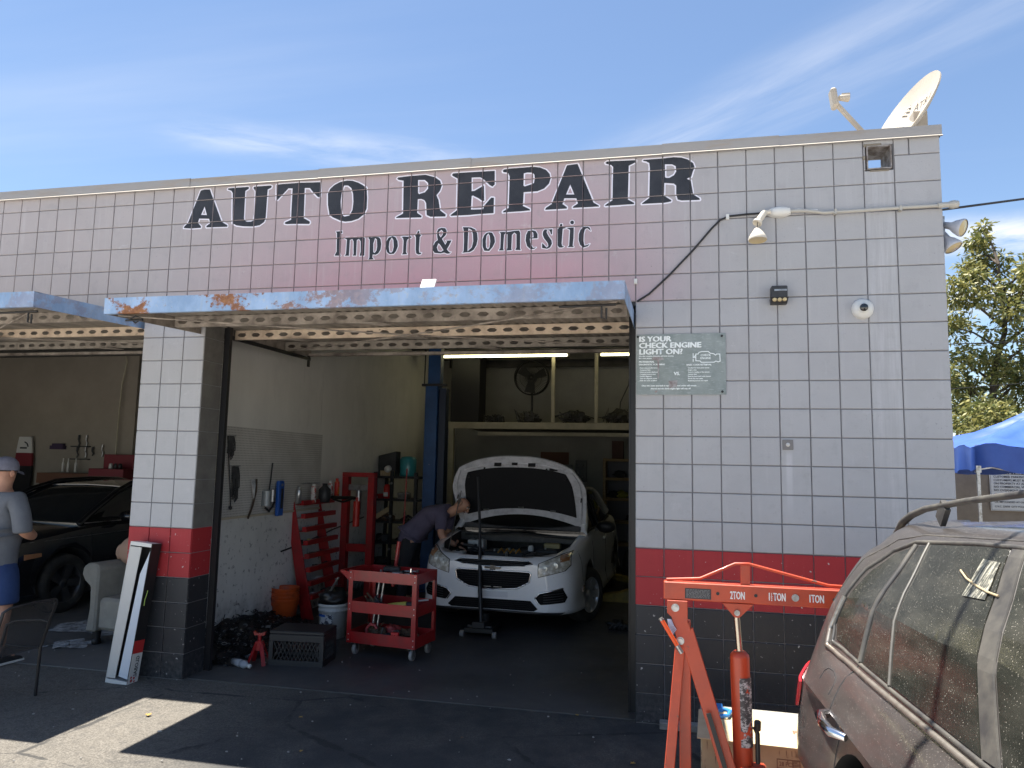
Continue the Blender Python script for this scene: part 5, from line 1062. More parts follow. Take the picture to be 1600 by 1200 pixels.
def sprof(top=1.76,k=1.0,dz=0,c=0):
    return [(0,.30),(.80-c,.30),(.92-c,.36),(.945-c,.50),(.925-c,.68),(.912-c,.80),(.965-c,.858),(.945-c,.90),(.89-c,.99),(.835-c,1.045+0*dz),(.765-c*.9,1.26+dz*.5),(.66-c*.8,1.41+dz*.8),(.575-c*.7,1.53+dz),(.52-c*.5,1.572+dz),(.42-c*.4,1.605+dz),(0,top)]
def tail(c,top): # rear end section
    return [(0,.34),(.78-c,.34),(.90-c,.40),(.985-c,.50),(.98-c,.68),(.965-c,.81),(.96-c,.858),(.935-c,.90),(.90-c,.99),(.84-c,1.14),(.78-c,1.26),(.68-c,1.41),(.60-c,1.47),(.53-c,1.53),(.40-c,1.575),(0,top)]
st=[(.30,tail(.30,1.36)),(.22,tail(.16,1.50)),(.12,tail(.06,1.56)),(0,tail(0,1.59)),(-.25,sprof(1.615,dz=-.03)),(-.6,sprof(1.64,dz=0)),(-1.3,sprof(1.69,dz=.04)),(-2.0,sprof(1.71,dz=.05)),(-2.7,[(0,.30),(.80,.30),(.92,.36),(.955,.50),(.95,.68),(.935,.81),(.96,.858),(.94,.90),(.89,.97),(.835,1.02),(.775,1.2),(.69,1.33),(.61,1.42),(.53,1.47),(.42,1.51),(0,1.55)]),
    (-3.25,[(0,.30),(.80,.30),(.92,.36),(.95,.50),(.94,.66),(.93,.78),(.95,.84),(.93,.88),(.86,.94),(.80,.97),(.70,.99),(.6,1.0),(.5,1.01),(.4,1.02),(.3,1.03),(0,1.04)]),
    (-4.0,[(0,.32),(.78,.32),(.88,.38),(.91,.50),(.90,.64),(.88,.74),(.88,.80),(.86,.83),(.8,.86),(.74,.88),(.66,.89),(.58,.90),(.48,.91),(.38,.92),(.28,.93),(0,.94)]),
    (-4.3,[(0,.36),(.6,.36),(.68,.40),(.70,.50),(.69,.6),(.68,.66),(.67,.70),(.65,.73),(.6,.75),(.55,.76),(.5,.77),(.43,.78),(.36,.79),(.28,.80),(.2,.80),(0,.81)])]
shell=loft(st,5,2,sharp=(6,)); shell.mats=[M_SUV]; me=shell.mesh('body'); cuts=[]
for y in (-.72,-3.35):
    for s in (-1,1): b=MB(); b.cyl((s*1.2,y,.36),(s*.66,y,.36),.40,n=44); cuts.append(b)
bvS=bvh_of(me); me=boolean_cut(me,cuts,M_RUBBER); me.name='body'; o=bpy.data.objects.new('body',me); COL.objects.link(o); o.parent=sv
try: o.data.set_sharp_from_angle(angle=R(28))
except Exception: pass
for s in (-1,1):
    ax='x' if s<0 else '-x'; X=s*1.6
    Q=[(-.372,1.497),(-.235,1.455),(-.155,1.37),(-.115,1.24),(-.112,1.13),(-.16,1.066),(-.30,1.055),(-.455,1.052)]
    part('quarter_window',conform(bvS,Q,ax,X,.001,.003,.05),M_SGL,sv)
    Q2=[(-.424,1.505),(-.50,1.517),(-.80,1.058),(-.50,1.053)]
    part('vent_window',conform(bvS,Q2,ax,X,.001,.003,.05),M_SGL,sv)
    Q3=[(-.530,1.522),(-1.135,1.575),(-1.50,1.072),(-.83,1.060)]
    dw=part('rear_door_window',conform(bvS,Q3,ax,X,.001,.003,.05),M_SGL,sv)
    Q4=[(-1.24,1.585),(-2.15,1.575),(-2.75,1.08),(-1.62,1.082)]
    part('front_door_window',conform(bvS,Q4,ax,X,.001,.003,.06),M_SGL,sv)
    part('pillar_panel',conform(bvS,[(-1.145,1.583),(-1.225,1.587),(-1.605,1.080),(-1.515,1.074)],ax,X,.001,.006,.06),M_SBLK,sv)
    part('window_divider',hug(bvS,[(-.513,1.525),(-.66,1.30),(-.815,1.055)],ax,X,.007,.004),M_SBLK,dw)
    part('door_frame_bar',hug(bvS,[(-.395,1.505),(-.43,1.28),(-.475,1.05)],ax,X,.013,.002),M_SBLK,sv)
    part('window_seal',hug(bvS,[(-.10,1.24),(-.096,1.12),(-.14,1.052),(-.30,1.040),(-.83,1.046),(-1.55,1.062),(-2.75,1.072)],ax,X,.008,.002,sub=8),M_SBLK,sv)
    part('belt_moulding',hug(bvS,[(-.085,1.24),(-.078,1.10),(-.12,1.030),(-.26,1.018),(-.83,1.026),(-1.55,1.040),(-2.75,1.05)],ax,X,.0115,.003,sub=8),M_TRIM,sv)
    part('roof_drip_rail',hug(bvS,[(-.085,1.24),(-.11,1.37),(-.20,1.462),(-.36,1.515),(-.9,1.562),(-1.5,1.598),(-2.2,1.59)],ax,X,.009,.002,sub=8),M_SBLK,sv)
    part('upper_seam',hug(bvS,[(.02,1.20),(-.02,1.40),(-.14,1.505),(-.36,1.545),(-1.2,1.60),(-2.0,1.61)],ax,X,.0035,.0),M_SBLK,sv)
    part('door_gap',hug(bvS,[(-.47,1.035),(-.475,.95),(-.50,.87),(-.42,.70),(-.40,.45)],ax,X,.0035,-.001),M_RUBBER,sv)
    part('door_gap',hug(bvS,[(-1.56,1.05),(-1.56,.8),(-1.54,.40)],ax,X,.0035,-.001),M_RUBBER,sv)
    part('below_crease_gap',hug(bvS,[(-.02,.80),(-.02,.6)],ax,X,.0025,-.001),M_RUBBER,sv)  # short dark upright line below the side crease
    if s<0: part('fuel_flap_gap',hug(bvS,[(-.235,.915),(-.235,.950),(-.262,.968),(-.33,.972),(-.39,.962),(-.412,.940),(-.415,.90)],ax,X,.0025,-.0005),M_RUBBER,sv)
    part('tail_light',conform(bvS,[(.17,.93),(.06,.90),(-.015,.84),(.0,.73),(.10,.71),(.19,.75)],ax,X,.004,.012,.04),mat('red_lens',(.42,.02,.025),.18,coat=.8),sv)
    h=root('x','x','x'); bpy.data.objects.remove(h)
    hb=MB(); y0h=-.62
    hb.grid(lambda u,v:(s*(.972+.030*math.sin(v*math.pi)**.6*math.sin(min(1,u*1.15)*math.pi*.5+.4)-.010*abs(v-.5)+.012),-.50-u*.24,.845+.026*math.cos(v*2*math.pi)*.9*math.sin(max(.12,min(u,1-u*.0))*math.pi*.5+.3)),12,12)
    hb2=MB(); hb2.tube([(s*.965,-.49,.852),(s*1.005,-.53,.855),(s*1.015,-.62,.852),(s*1.005,-.70,.848),(s*.965,-.74,.845)],.018,10,[.017,.02,.02,.019,.014]); hd_=part('door_handle',hb2,M_CHROME,sv)
    hc=MB(); hc.lathe((s*.945,-.60,.86),[(.045,0),(.03,-.006),(0,-.008)],18,(-s,0,0),scale=(1.3,.8)); part('handle_cup',hc,M_GLASSD,hd_)
# rails
    b=MB(); b.tube([(s*.44,.30,1.49),(s*.45,.17,1.560),(s*.455,.03,1.605),(s*.455,-.14,1.642),(s*.455,-.56,1.695),(s*.455,-1.1,1.748),(s*.45,-1.7,1.775),(s*.45,-2.2,1.76),(s*.46,-2.5,1.68)],.017,10,[.016,.018,.016,.014,.013,.013,.013,.013,.015]); rr=part('roof_rail',b,M_SBLK,sv)
    b=MB(); b.bar((s*.455,-.30,1.60),(s*.455,-.36,1.67),.022,.06); part('rail_foot',b,M_SBLK,rr); b=MB(); b.bar((s*.455,-1.55,1.64),(s*.455,-1.6,1.77),.03,.07); part('rail_foot',b,M_SBLK,rr)
# peeled sticker residue and a scratch of masking tape on the door glass
q=NB('sticker_residue'); n=q.noise(q.mapping(q.tc.outputs['Object'],(1,22,3)),5,6,.75); n2=q.noise(q.tc.outputs['Object'],38,4,.7)
q.col(q.mix(q.rng(q.math('ADD',n,q.math('MULTIPLY',n2,.4)),.66,.78),(.05,.052,.045),(.42,.40,.32))); q.rough(.7)
part('sticker_residue',conform(bvS,[(-1.035,1.528),(-1.15,1.53),(-1.205,1.425),(-1.06,1.413)],'x',-1.6,.0075,.002,.04),q.m,sv)
part('tape_scrap',hug(bvS,[(-.945,1.478),(-1.02,1.462),(-1.116,1.452),(-1.20,1.447),(-1.27,1.447)],'x',-1.6,.0035,.012),mat('yellowed_tape',(.42,.33,.2),.6),sv)
for y in (-.72,-3.35):
    for s in (-1,1): wheel(sv,s*.86,y,.355,.355,s,M_RIM,M_TYRE,5,.22)
b=MB(); b.cbox((0,.20,1.20),(1.0,.02,.40),0,R(18)); part('rear_window',b,M_SGL,sv)

# ---------------------------------------------------------------- inside the middle bay
def stock(name,lb,cat,mb,m,**k): return single(name,mb,m,lb,cat,**k)
q=NB('pegboard_white'); P=q.pos(); s=q.sep(P)
def sawhole(c,step):
    f=q.math('FRACT',q.math('DIVIDE',c,step)); return q.math('ABSOLUTE',q.math('SUBTRACT',f,.5))
d=q.math('SQRT',q.math('ADD',q.math('POWER',sawhole(s[1],.0254),2),q.math('POWER',sawhole(s[2],.0254),2)))
c=q.mix(q.rng(q.noise(P,3,5),.35,.75),(.62,.60,.57),(.48,.46,.43)); c=q.mix(q.rng(d,.20,.13),c,(.06,.055,.05)); q.col(c); q.rough(.7); M_PEG=q.m
pg=root('pegboard','white pegboard of tool hooks mounted on the left bay wall','pegboard',(-4.05,2.0,1.23))
b=MB(); b.box(.001,.009,-1.05,1.02,0,.90); part('board',b,M_PEG,pg)
b=MB(); b.box(.0,.03,-1.09,-1.052,-.04,.99); part('frame_strip',b,mat('cream_batten',(.55,.48,.36),.7),pg)
b=MB(); b.box(.0,.02,-1.05,1.02,-.022,-.001); part('frame_strip',b,mat('cream_batten',(.55,.48,.36),.7),pg)
r=random.Random(21)
for k in range(10):
    y=.52+k*.045; b=MB(); b.tube([(.009,y,.30),(.05,y,.295),(.055,y,.315)],.0022,5); part('hook',b,M_STEEL,pg)
def hang(name,lb,cat,pts,rad,m,group=None,n=6):
    b=MB(); b.tube(pts,rad,n); return single(name,b,m,lb,cat,group=group)
# wrench / cable bundles: separate strands, each its own piece
for gi,(y0,z0,L,lb) in enumerate(((1.03,2.03,.24,'upper bundle of black hanging belts on the pegboard'),(1.14,1.73,.34,'lower bundle of black hanging belts on the pegboard'))):
    t=root('belt_bundle',lb,'belts',(-4.03,y0,z0),group='hanging belts on the pegboard')
    for k in range(6):
        yy=-.045+k*.02; l=L*r.uniform(.65,1.05); b=MB(); b.tube([(0,yy,0),(.012,yy+r.uniform(-.01,.01),-l*.5),(.006,yy+.004,-l),(.014,yy+.018,-l+.02),(.012,yy+.015,-l*.4),(.004,yy+.006,-.01)],.0055,5); part('belt',b,M_DARK,t)
    b=MB(); b.tube([(-.012,-.07,.005),(.008,-.07,.005),(.008,.09,.005)],.004,5); part('hanger_rod',b,M_STEEL,t)
b=MB(); b.tube([(-4.03,1.01,1.91),(-4.02,1.03,1.70),(-4.02,1.07,1.50),(-4.02,1.09,1.34)],.006,6); b.lathe((-4.02,1.09,1.32),[(0,-.02),(.015,-.012),(.018,.01),(0,.03)],10); single('pull_cord',b,M_DARK,'thin black cord with a bulb end hanging low on the pegboard','cord')
hang('hose_piece','brown curved hose hanging under the pegboard middle hooks','hose',[(-4.02,1.53,1.60),(-4.01,1.52,1.48),(-4.01,1.47,1.33),(-4.0,1.38,1.20)],.011,mat('brown_rubber',(.07,.045,.03),.7),n=8)
b=MB(); 
for k in range(4): b.tube([(-4.02,1.43+k*.022,1.60),(-4.01,1.44+k*.018,1.53),(-4.01,1.45+k*.012,1.46-.02*k)],.005,5)
single('plier_cluster',b,M_STEEL,'small cluster of pliers on hooks left of the brown hose','pliers',kind='stuff')
t=root('hanging_blower','grey hand pump hanging by its rod on the pegboard centre','hand pump',(-4.0,1.76,1.31)); b=MB(); b.tube([(0,.04,.46),(0,.02,.30),(0,0,.17)],.008,6); part('rod',b,M_DARK,t); b=MB(); b.cyl((0,-.05,.0),(0,-.045,.16),.05,n=14); part('cylinder',b,mat('galvanised_grey',(.35,.37,.38),.45,.4),t); b=MB(); b.cyl((.0,.07,.04),(0,.07,.17),.035,n=14); part('gauge',b,M_STEEL,t); b=MB(); b.tube([(0,-.06,-.02),(0,.02,-.06),(0,.09,-.01),(0,.12,.05)],.012,6); part('hose',b,M_DARK,t)
t=root('blue_level','blue plastic case hanging upright on the right part of the pegboard','tool case',(-3.99,1.97,1.19)); b=MB(); b.prism([(-.055,0),(.055,0),(.06,.36),(.045,.385),(-.045,.385),(-.06,.36)],'yz',-.02,.02); part('case',b,mat('blue_case',(.02,.10,.42),.4),t,bevel=.006); b=MB(); b.box(.021,.026,-.015,.03,.08,.30); part('recess',b,M_DARK,t); b=MB(); b.cyl((.021,0,.34),(.028,0,.34),.015,n=12); part('eyelet',b,M_STEEL,t)
# cords
hang('extension_cord','yellowish cord hanging down beside the front track of the left wall','cord',[(-4.02,.84,2.98),(-4.0,.86,2.7),(-4.0,.83,2.3),(-4.0,.82,2.0),(-4.0,.80,1.8),(-3.99,.81,1.6),(-3.99,.86,1.52),(-3.99,.80,1.44),(-3.99,.85,1.36),(-3.99,.80,1.30),(-3.99,.84,1.22)],.008,mat('yellow_cord',(.38,.27,.08),.6))
b=MB(); b.box(-4.05,-4.01,.72,.80,1.55,2.05); b.box(-4.05,-4.02,.70,.78,2.05,2.15); single('wood_batten',b,mat('cream_batten',(.55,.48,.36)),'pale wood batten fixed beside the pegboard near the front','batten')
b=MB(); b.box(-4.05,-4.0,.66,.72,1.86,2.0); single('orange_marker_block',b,mat('orange_brown',(.40,.13,.04),.6),'small orange brown block on the wall by the pegboard batten','block')
# thin dark wall shelf line / rail
hang('wall_hose_line','thin dark line running low along the left wall behind the rack','cable',[(-4.04,2.15,.78),(-4.04,2.8,.84),(-4.04,3.4,.92),(-4.04,4.4,1.02)],.009,M_DARK)
# red leaning bin rack
rk=root('red_bin_rack','red steel rack of sloping shelves leaning by the left wall, cans on top','rack',(-3.80,2.40,0))
def lean(z): return -.20*z/1.35
b=MB(); b.prism([(-.075,0),(.075,0),(-.045+lean(1.33),1.33),(-.155+lean(1.33),1.33)],'xz',-.02,.0); part('side_upright',b,M_REDP,rk,bevel=.004)
b=MB(); b.prism([(-.075,.1),(.075,.1),(-.045+lean(1.33),1.33),(-.155+lean(1.33),1.33)],'xz',.62,.64); part('side_upright',b,M_REDP,rk,bevel=.004)
for k in range(8):
    z=.22+k*.152; x=lean(z)+.035
    t=MB(); t.box(x-.02,x+.035,-.0,.80,z,z+.055); t.box(x-.10,x-.02,.0,.80,z-.0,z+.006); part('shelf',t,M_REDP,rk,bevel=.003)
# what lies on it
def spray(x,y,z,body,cap,lb,h=.20,r=.032,group='cans on the red rack'):
    t=root('spray_can',lb,'spray can',(x,y,z),group=group); b=MB(); b.lathe((0,0,0),[(0,0),(r,0),(r,h*.78),(r*.7,h*.86),(r*.6,h*.87)],16); part('body',b,body,t); b=MB(); b.lathe((0,0,0),[(r*.62,h*.86),(r*.6,h*.98),(r*.35,h),(0,h)],14); part('cap',b,cap,t); return t
M_ALU=mat('aluminium',(.6,.6,.6),.3,.8)
spray(-3.97,2.36,1.31,M_ALU,M_ALU,'silver spray can at the left end of the red rack top')
spray(-3.92,2.62,1.31,mat('white_label',(.6,.58,.56),.5,noise=((.4,.06,.05),18,.5,.55)),M_WHITE,'white and red spray can next to the silver can on the rack',.22)
spray(-3.90,3.02,1.33,mat('white_label',(.6,.58,.56)),M_WHITE,'white spray can behind the black bottle on the rack',.23)
spray(-3.88,3.16,1.34,mat('red_yellow_label',(.5,.03,.02),.4,noise=((.65,.40,.03),9,.5,.56)),mat('red_cap',(.55,.03,.02),.4),'red capped yellow spray can at the far end of the rack top',.25)
b=MB(); b.lathe((-3.89,2.85,1.30),[(0,0),(.06,.0),(.075,.06),(.07,.16),(.03,.20),(.03,.23),(0,.23)],16); single('respirator_bottle',b,M_DARK,'dark round bottle amid the cans on the red rack','bottle')
b=MB(); b.tube([(-3.84,2.95,1.36),(-3.80,3.1,1.35),(-3.72,3.2,1.35),(-3.70,3.3,1.34)],.022,8); b.tube([(-3.80,2.9,1.34),(-3.74,3.05,1.30),(-3.7,3.2,1.33)],.014,6); single('air_gun',b,M_BLK,'black air gun lying across the rack top','air gun')
SM=[M_DARK,M_STEEL,M_BLK,mat('pale_rag',(.45,.5,.62)),mat('yellow_tool',(.5,.42,.08),.5),M_WHITE]
def small_part(x,y,z,lb,cat,name,m,seed,s=.05):
    r2=random.Random(seed); b=MB(); k=r2.randint(0,2)
    if k==0: b.cbox((x,y,z+s*.35),(s*1.6,s*.9,s*.7),r2.uniform(0,3)); b.cyl((x-s*.4,y,z+s*.7),(x+s*.3,y+s*.3,z+s*.8),s*.22,n=10)
    elif k==1: b.cyl((x-s,y,z+s*.4),(x+s,y+s*.4,z+s*.4),s*.38,s*.25,12); b.cbox((x,y,z+s*.6),(s*.8,s*.6,s*.5),r2.uniform(0,3))
    else: b.lathe((x,y,z),[(0,0),(s*.7,0),(s*.7,s*.5),(s*.3,s*.6),(s*.3,s),(0,s)],14); b.cbox((x+s*.5,y,z+s*.3),(s,s*.4,s*.4),r2.uniform(0,3))
    return single(name,b,m,lb,cat,group='hardware on the shelves of the red rack',bevel=.003)
for i,(k,y,m) in enumerate(((6,2.95,3),(6,3.05,0),(5,2.6,1),(4,2.62,4),(4,2.85,0),(4,2.45,2),(3,2.9,0),(3,2.7,1),(2,3.0,2),(2,2.75,0),(1,2.72,5),(1,2.85,5),(1,2.5,2),(5,2.9,0),(0,2.6,1),(0,2.9,0))):
    z=.22+k*.152; small_part(-3.80+lean(z)-.03,y,z+.0075,('near end','near middle','middle','far middle','far end')[min(4,max(0,int((y-2.4)/.14)))]+' '+('pale rag','dark fitting','black part','bright steel fitting','yellow handled tool','white piece')[(3,0,2,1,4,5).index(m) if 0 else {3:0,0:1,2:2,1:3,4:4,5:5}[m]]+' on the '+('lowest','second','third','fourth','fifth','sixth','top')[k]+' shelf of the red rack','hardware','hardware_piece',SM[m],i)
# orange bucket stack, white bucket
t=root('orange_bucket','stack of orange plastic buckets by the left wall below the red rack','bucket',(-3.93,2.10,0)); M_OB=mat('orange_bucket_plastic',(.62,.10,.02),.45,noise=((.35,.07,.03),7,.5,.7))
for k in range(4):
    z=.04*k; b=MB(); b.lathe((0,0,z),[(0,.01),(.115,.0),(.135,.20),(.148,.22),(.15,.27),(.155,.275),(.148,.285),(.140,.27),(.12,.03),(0,.03)],28); part('bucket_shell',b,M_OB,t)
t=root('white_bucket','white plastic bucket with blue and black print, black bag stuffed on top','bucket',(-3.17,1.72,0)); b=MB(); b.lathe((0,0,0),[(0,.0),(.13,.0),(.145,.27),(.153,.275),(.153,.29),(.146,.292),(.15,.32),(.158,.325),(.158,.345),(.15,.35),(.14,.34),(.13,.02),(0,.02)],32); part('bucket_shell',b,mat('bucket_white',(.55,.57,.58),.45,noise=((.3,.3,.3),8,.5,.75)),t)
b=MB(); b.grid(lambda u,v:(.1445*math.cos(R(-125+u*60)),.1445*math.sin(R(-125+u*60)),.12+v*.13),8,1); b.v=[q*1.0 for q in b.v]; part('print_patch',b,mat('bucket_print',(.04,.05,.08),.6,noise=((.55,.57,.58),26,.47,.5)),t,recalc=False)
b=MB(); b.grid(lambda u,v:(.148*math.cos(R(-135+u*38)),.148*math.sin(R(-135+u*38)),.225+v*.022),6,1); part('blue_print',b,mat('blue_case',(.02,.10,.42)),t,recalc=False)
b=MB(); r=random.Random(4)
def crump(c,rad,seed,sx=1,sy=1,sz=1,amp=.3,nu=22,nv=12):
    r2=random.Random(seed); ph=[r2.uniform(0,6.28) for _ in range(8)]
    def f(u,v):
        a=u*2*math.pi; t=v*math.pi; k=1+amp*(.4*math.sin(3*a+ph[0])*math.sin(2*t+ph[1])+.35*math.sin(5*a+ph[2]+3*t)+.3*math.sin(7*t+ph[3]+2*a)+.25*math.sin(9*a+ph[4])*math.sin(5*t))
        return (c[0]+rad*k*sx*math.sin(t)*math.cos(a),c[1]+rad*k*sy*math.sin(t)*math.sin(a),c[2]+rad*k*sz*math.cos(t))
    m_=MB(); m_.grid(f,nu,nv,close_u=True); return m_
part('bag',crump((0,0,.40),.15,8,1.1,1,.62,.35),mat('black_bag',(.012,.012,.013),.35,bump=.4,bscale=30),t)
b=MB(); b.tube([(-3.20,1.66,.44),(-3.12,1.62,.55),(-3.08,1.62,.62)],.012,8); single('steel_tool',b,M_STEEL,'short steel bar sticking out of the black bag in the white bucket','tool')
# milk crate
cr_=root('milk_crate','black plastic milk crate with lattice sides on the floor before the orange bucket','crate',(-3.0,.78,0),R(6)); M_CR=mat('crate_plastic',(.022,.022,.024),.5)
b=MB(); W_,D_,H_=.50,.33,.27
for z0_,z1_ in ((0,.05),(.21,.27)):
    b.box(-W_/2,W_/2,-D_/2,-D_/2+.012,z0_,z1_); b.box(-W_/2,W_/2,D_/2-.012,D_/2,z0_,z1_); b.box(-W_/2,-W_/2+.012,-D_/2+.012,D_/2-.012,z0_,z1_); b.box(W_/2-.012,W_/2,-D_/2+.012,D_/2-.012,z0_,z1_)
b.box(-W_/2+.012,W_/2-.012,-D_/2+.012,D_/2-.012,.0,.008); part('rim',b,M_CR,cr_,bevel=.003)
for sx_,sy_ in ((-1,-1),(1,-1),(1,1),(-1,1)): b=MB(); b.box(sx_*(W_/2-.018)-.018,sx_*(W_/2-.018)+.018,sy_*(D_/2-.018)-.018,sy_*(D_/2-.018)+.018,.05,.21); part('corner_post',b,M_CR,cr_)
b=MB()
for k in range(13):
    x=-.21+k*.035; b.bar((x,-D_/2+.006,.05),(min(.214,x+.075),-D_/2+.006,.21),.006,.006); b.bar((x+.0,-D_/2+.006,.21),(min(.214,x+.075),-D_/2+.006,.05),.006,.006)
for k in range(8):
    y=-.12+k*.035; b.bar((W_/2-.006,y,.05),(W_/2-.006,min(.125,y+.06),.21),.006,.006); b.bar((W_/2-.006,y,.21),(W_/2-.006,min(.125,y+.06),.05),.006,.006)
part('lattice',b,M_CR,cr_,stuff=True)
b=MB(); b.box(-W_/2+.0,W_/2,-D_/2,D_/2,.271,.30); part('lid',b,M_CR,cr_,bevel=.006)
# jack stand, bottle, pile of scrap chain
t=root('jack_stand','small red jack stand on the floor left of the milk crate','jack stand',(-3.33,.60,0),R(10)); 
for sx_,sy_ in ((-1,-1),(1,-1),(1,1),(-1,1)): b=MB(); b.bar((sx_*.075,sy_*.075,0),(sx_*.02,sy_*.02,.19),.035,.006); part('leg',b,M_REDP,t)
b=MB(); b.box(-.03,.03,-.03,.03,.12,.20); part('neck',b,M_REDP,t,bevel=.004); b=MB(); b.cyl((0,0,.19),(0,0,.26),.016,n=10); b.prism([(-.045,.25),(.045,.25),(.055,.285),(.02,.268),(-.02,.268),(-.055,.285)],'xz',-.015,.015); part('saddle',b,M_REDP,t)
t=root('plastic_bottle','clear plastic bottle with white cap lying beside the jack stand','bottle',(-3.50,.50,.035),R(-20)); b=MB(); b.lathe((0,0,0),[(0,-.02),(.032,-.015),(.034,.10),(.030,.105),(.034,.11),(.034,.16),(.014,.20),(.013,.215)],16,(1,-.1,0)); part('body',b,mat('cloudy_bottle',(.42,.44,.47),.2,coat=.4),t); b=MB(); b.lathe((0,0,0),[(0,.215),(.018,.212),(.018,.235),(0,.238)],12,(1,-.1,0)); part('cap',b,M_WHITE,t)
def junk(n,x0,x1,y0,y1,hfun,seed,sc=1):
    r2=random.Random(seed); b=MB()
    for _ in range(n):
        x,y=r2.uniform(x0,x1),r2.uniform(y0,y1); h=hfun(x,y)
        if h<=0: continue
        z=r2.uniform(.3,1)*h
        if r2.random()<.55: # chain link / clip
            rad=r2.uniform(.012,.026)*sc; a=Vector((r2.gauss(0,1),r2.gauss(0,1),r2.gauss(0,1))).normalized(); u_,v_,w__=orient(Vector((0,0,0)),a); N=7
            pts=[Vector((x,y,z))+u_*math.cos(6.283*i/N)*rad+v_*math.sin(6.283*i/N)*rad*.6 for i in range(N+1)]; b.tube(pts,.0035*sc,4)
        elif r2.random()<.5: b.cbox((x,y,z),(r2.uniform(.01,.05)*sc,r2.uniform(.01,.03)*sc,r2.uniform(.004,.012)*sc),r2.uniform(0,3),r2.uniform(0,3))
        else: a=Vector((r2.uniform(-1,1),r2.uniform(-1,1),r2.uniform(-.3,.4))).normalized()*r2.uniform(.02,.06)*sc; b.cyl((x,y,z),tuple(Vector((x,y,z))+a),.005*sc,n=5)
    return b
b=junk(2600,-4.05,-3.35,.45,2.1,lambda x,y:max(0,.27*(1-(x+4.05)/.62)*(1-.35*abs(y-1.2))+.02*math.sin(9*y)),5)
b.grid(lambda u,v:(-4.049+u*.62,.45+v*1.65,max(.006,.25*(1-u)*(1-.35*abs(.45+v*1.65-1.2))-.02)+.012*math.sin(u*40+v*33)),20,40)
q=NB('oily_scrap'); n=q.g.outputs['Random Per Island']; q.col(q.mix(q.rng(n,.86,.9),(.018,.018,.02),(.28,.28,.28))); q.rough(.42); q.b.inputs['Metallic'].default_value=.3
single('scrap_chain_pile',b,q.m,'heap of oily chains and small scrap along the foot of the left wall','scrap pile',kind='stuff',recalc=False)
for lb,p in (('thin bent steel rod leaning on the wall over the scrap pile',[(-4.02,.48,.62),(-3.98,.55,.40),(-3.93,.60,.12),(-3.90,.62,.03)]),('second steel rod leaning beside the scrap pile by the front corner',[(-4.03,.42,.58),(-4.0,.44,.2),(-3.95,.42,.05),(-3.8,.36,.02),(-3.68,.34,.02)])): hang('steel_rod',lb,'rod',p,.008,M_STEEL,'rods leaning over the scrap')
b=MB(); b.cyl((-3.78,.34,.02),(-3.68,.33,.02),.014,n=8); single('spark_plug_socket',b,M_STEEL,'small steel socket on the floor near the pillar foot','socket')
# tool cart
tc=root('tool_cart','red three shelf tool cart on casters in front of the white car','tool cart',(-2.345,1.26,0),R(-8)); tc.scale=(1,1,1.03)
CW,CD=.72,.42
for sx_ in (-1,1):
    for sy_ in (-1,1): b=MB(); x,y=sx_*(CW/2),sy_*(CD/2); b.box(min(x,x-sx_*.045),max(x,x-sx_*.045),min(y,y+sy_*-.003),max(y,y+sy_*-.003),.115,.76); b.box(min(x,x-sx_*.003),max(x,x-sx_*.003),min(y-sy_*.003,y-sy_*.045),max(y-sy_*.003,y-sy_*.045),.115,.76); part('corner_post',b,M_REDP,tc)
for z0_,h_ in ((.115,.10),(.385,.10),(.665,.095)):
    b=MB(); b.box(-CW/2+.005,CW/2-.005,-CD/2+.005,CD/2-.005,z0_,z0_+.006)
    for a in ((-CW/2+.005,CW/2-.005,-CD/2+.0045,-CD/2+.007),(-CW/2+.005,CW/2-.005,CD/2-.007,CD/2-.0045)): b.box(a[0],a[1],a[2],a[3],z0_+.0061,z0_+h_)
    for a in ((-CW/2+.0045,-CW/2+.007),(CW/2-.007,CW/2-.0045)): b.box(a[0],a[1],-CD/2+.0075,CD/2-.0075,z0_+.0061,z0_+h_)
    part('tray',b,M_REDP,tc)
b=MB(); b.prism([(-CW/2-.0,.74),(-CW/2-.10,.755),(-CW/2-.10,.735),(-CW/2-.0,.66)],'xz',-CD/2+.01,-CD/2+.02); b.prism([(-CW/2-.0,.74),(-CW/2-.10,.755),(-CW/2-.10,.735),(-CW/2-.0,.66)],'xz',CD/2-.02,CD/2-.01); b.box(-CW/2-.10,-CW/2-.08,-CD/2+.02,CD/2-.02,.735,.755); part('push_handle',b,M_REDP,tc)
for sx_ in (-1,1):
    for sy_ in (-1,1):
        x,y=sx_*(CW/2-.06),sy_*(CD/2-.05); e=bpy.data.objects.new('caster',None); COL.objects.link(e); e.parent=tc; e.location=(x,y,0)
        b=MB(); b.box(-.03,.03,-.03,.03,.108,.114); b.add([(-.022,-.02,.108),(-.022,.02,.108),(-.022,.035,.04),(-.022,.01,.035),(-.018,-.02,.108),(-.018,.02,.108),(-.018,.035,.04),(-.018,.01,.035)],[(0,1,2,3),(7,6,5,4),(0,3,7,4),(1,5,6,2),(2,6,7,3),(0,4,5,1)]); b.add([(.018,-.02,.108),(.018,.02,.108),(.018,.035,.04),(.018,.01,.035),(.022,-.02,.108),(.022,.02,.108),(.022,.035,.04),(.022,.01,.035)],[(0,1,2,3),(7,6,5,4),(0,3,7,4),(1,5,6,2),(2,6,7,3),(0,4,5,1)]); part('fork',b,M_STEEL,e)
        b=MB(); b.lathe((0,.02,.048),[(0,-.012),(.03,-.013),(.046,-.014),(.048,-.008),(.048,.008),(.046,.014),(.03,.013),(0,.012)],20,(1,0,0)); part('wheel',b,mat('grey_caster_rubber',(.30,.29,.28),.6),e)
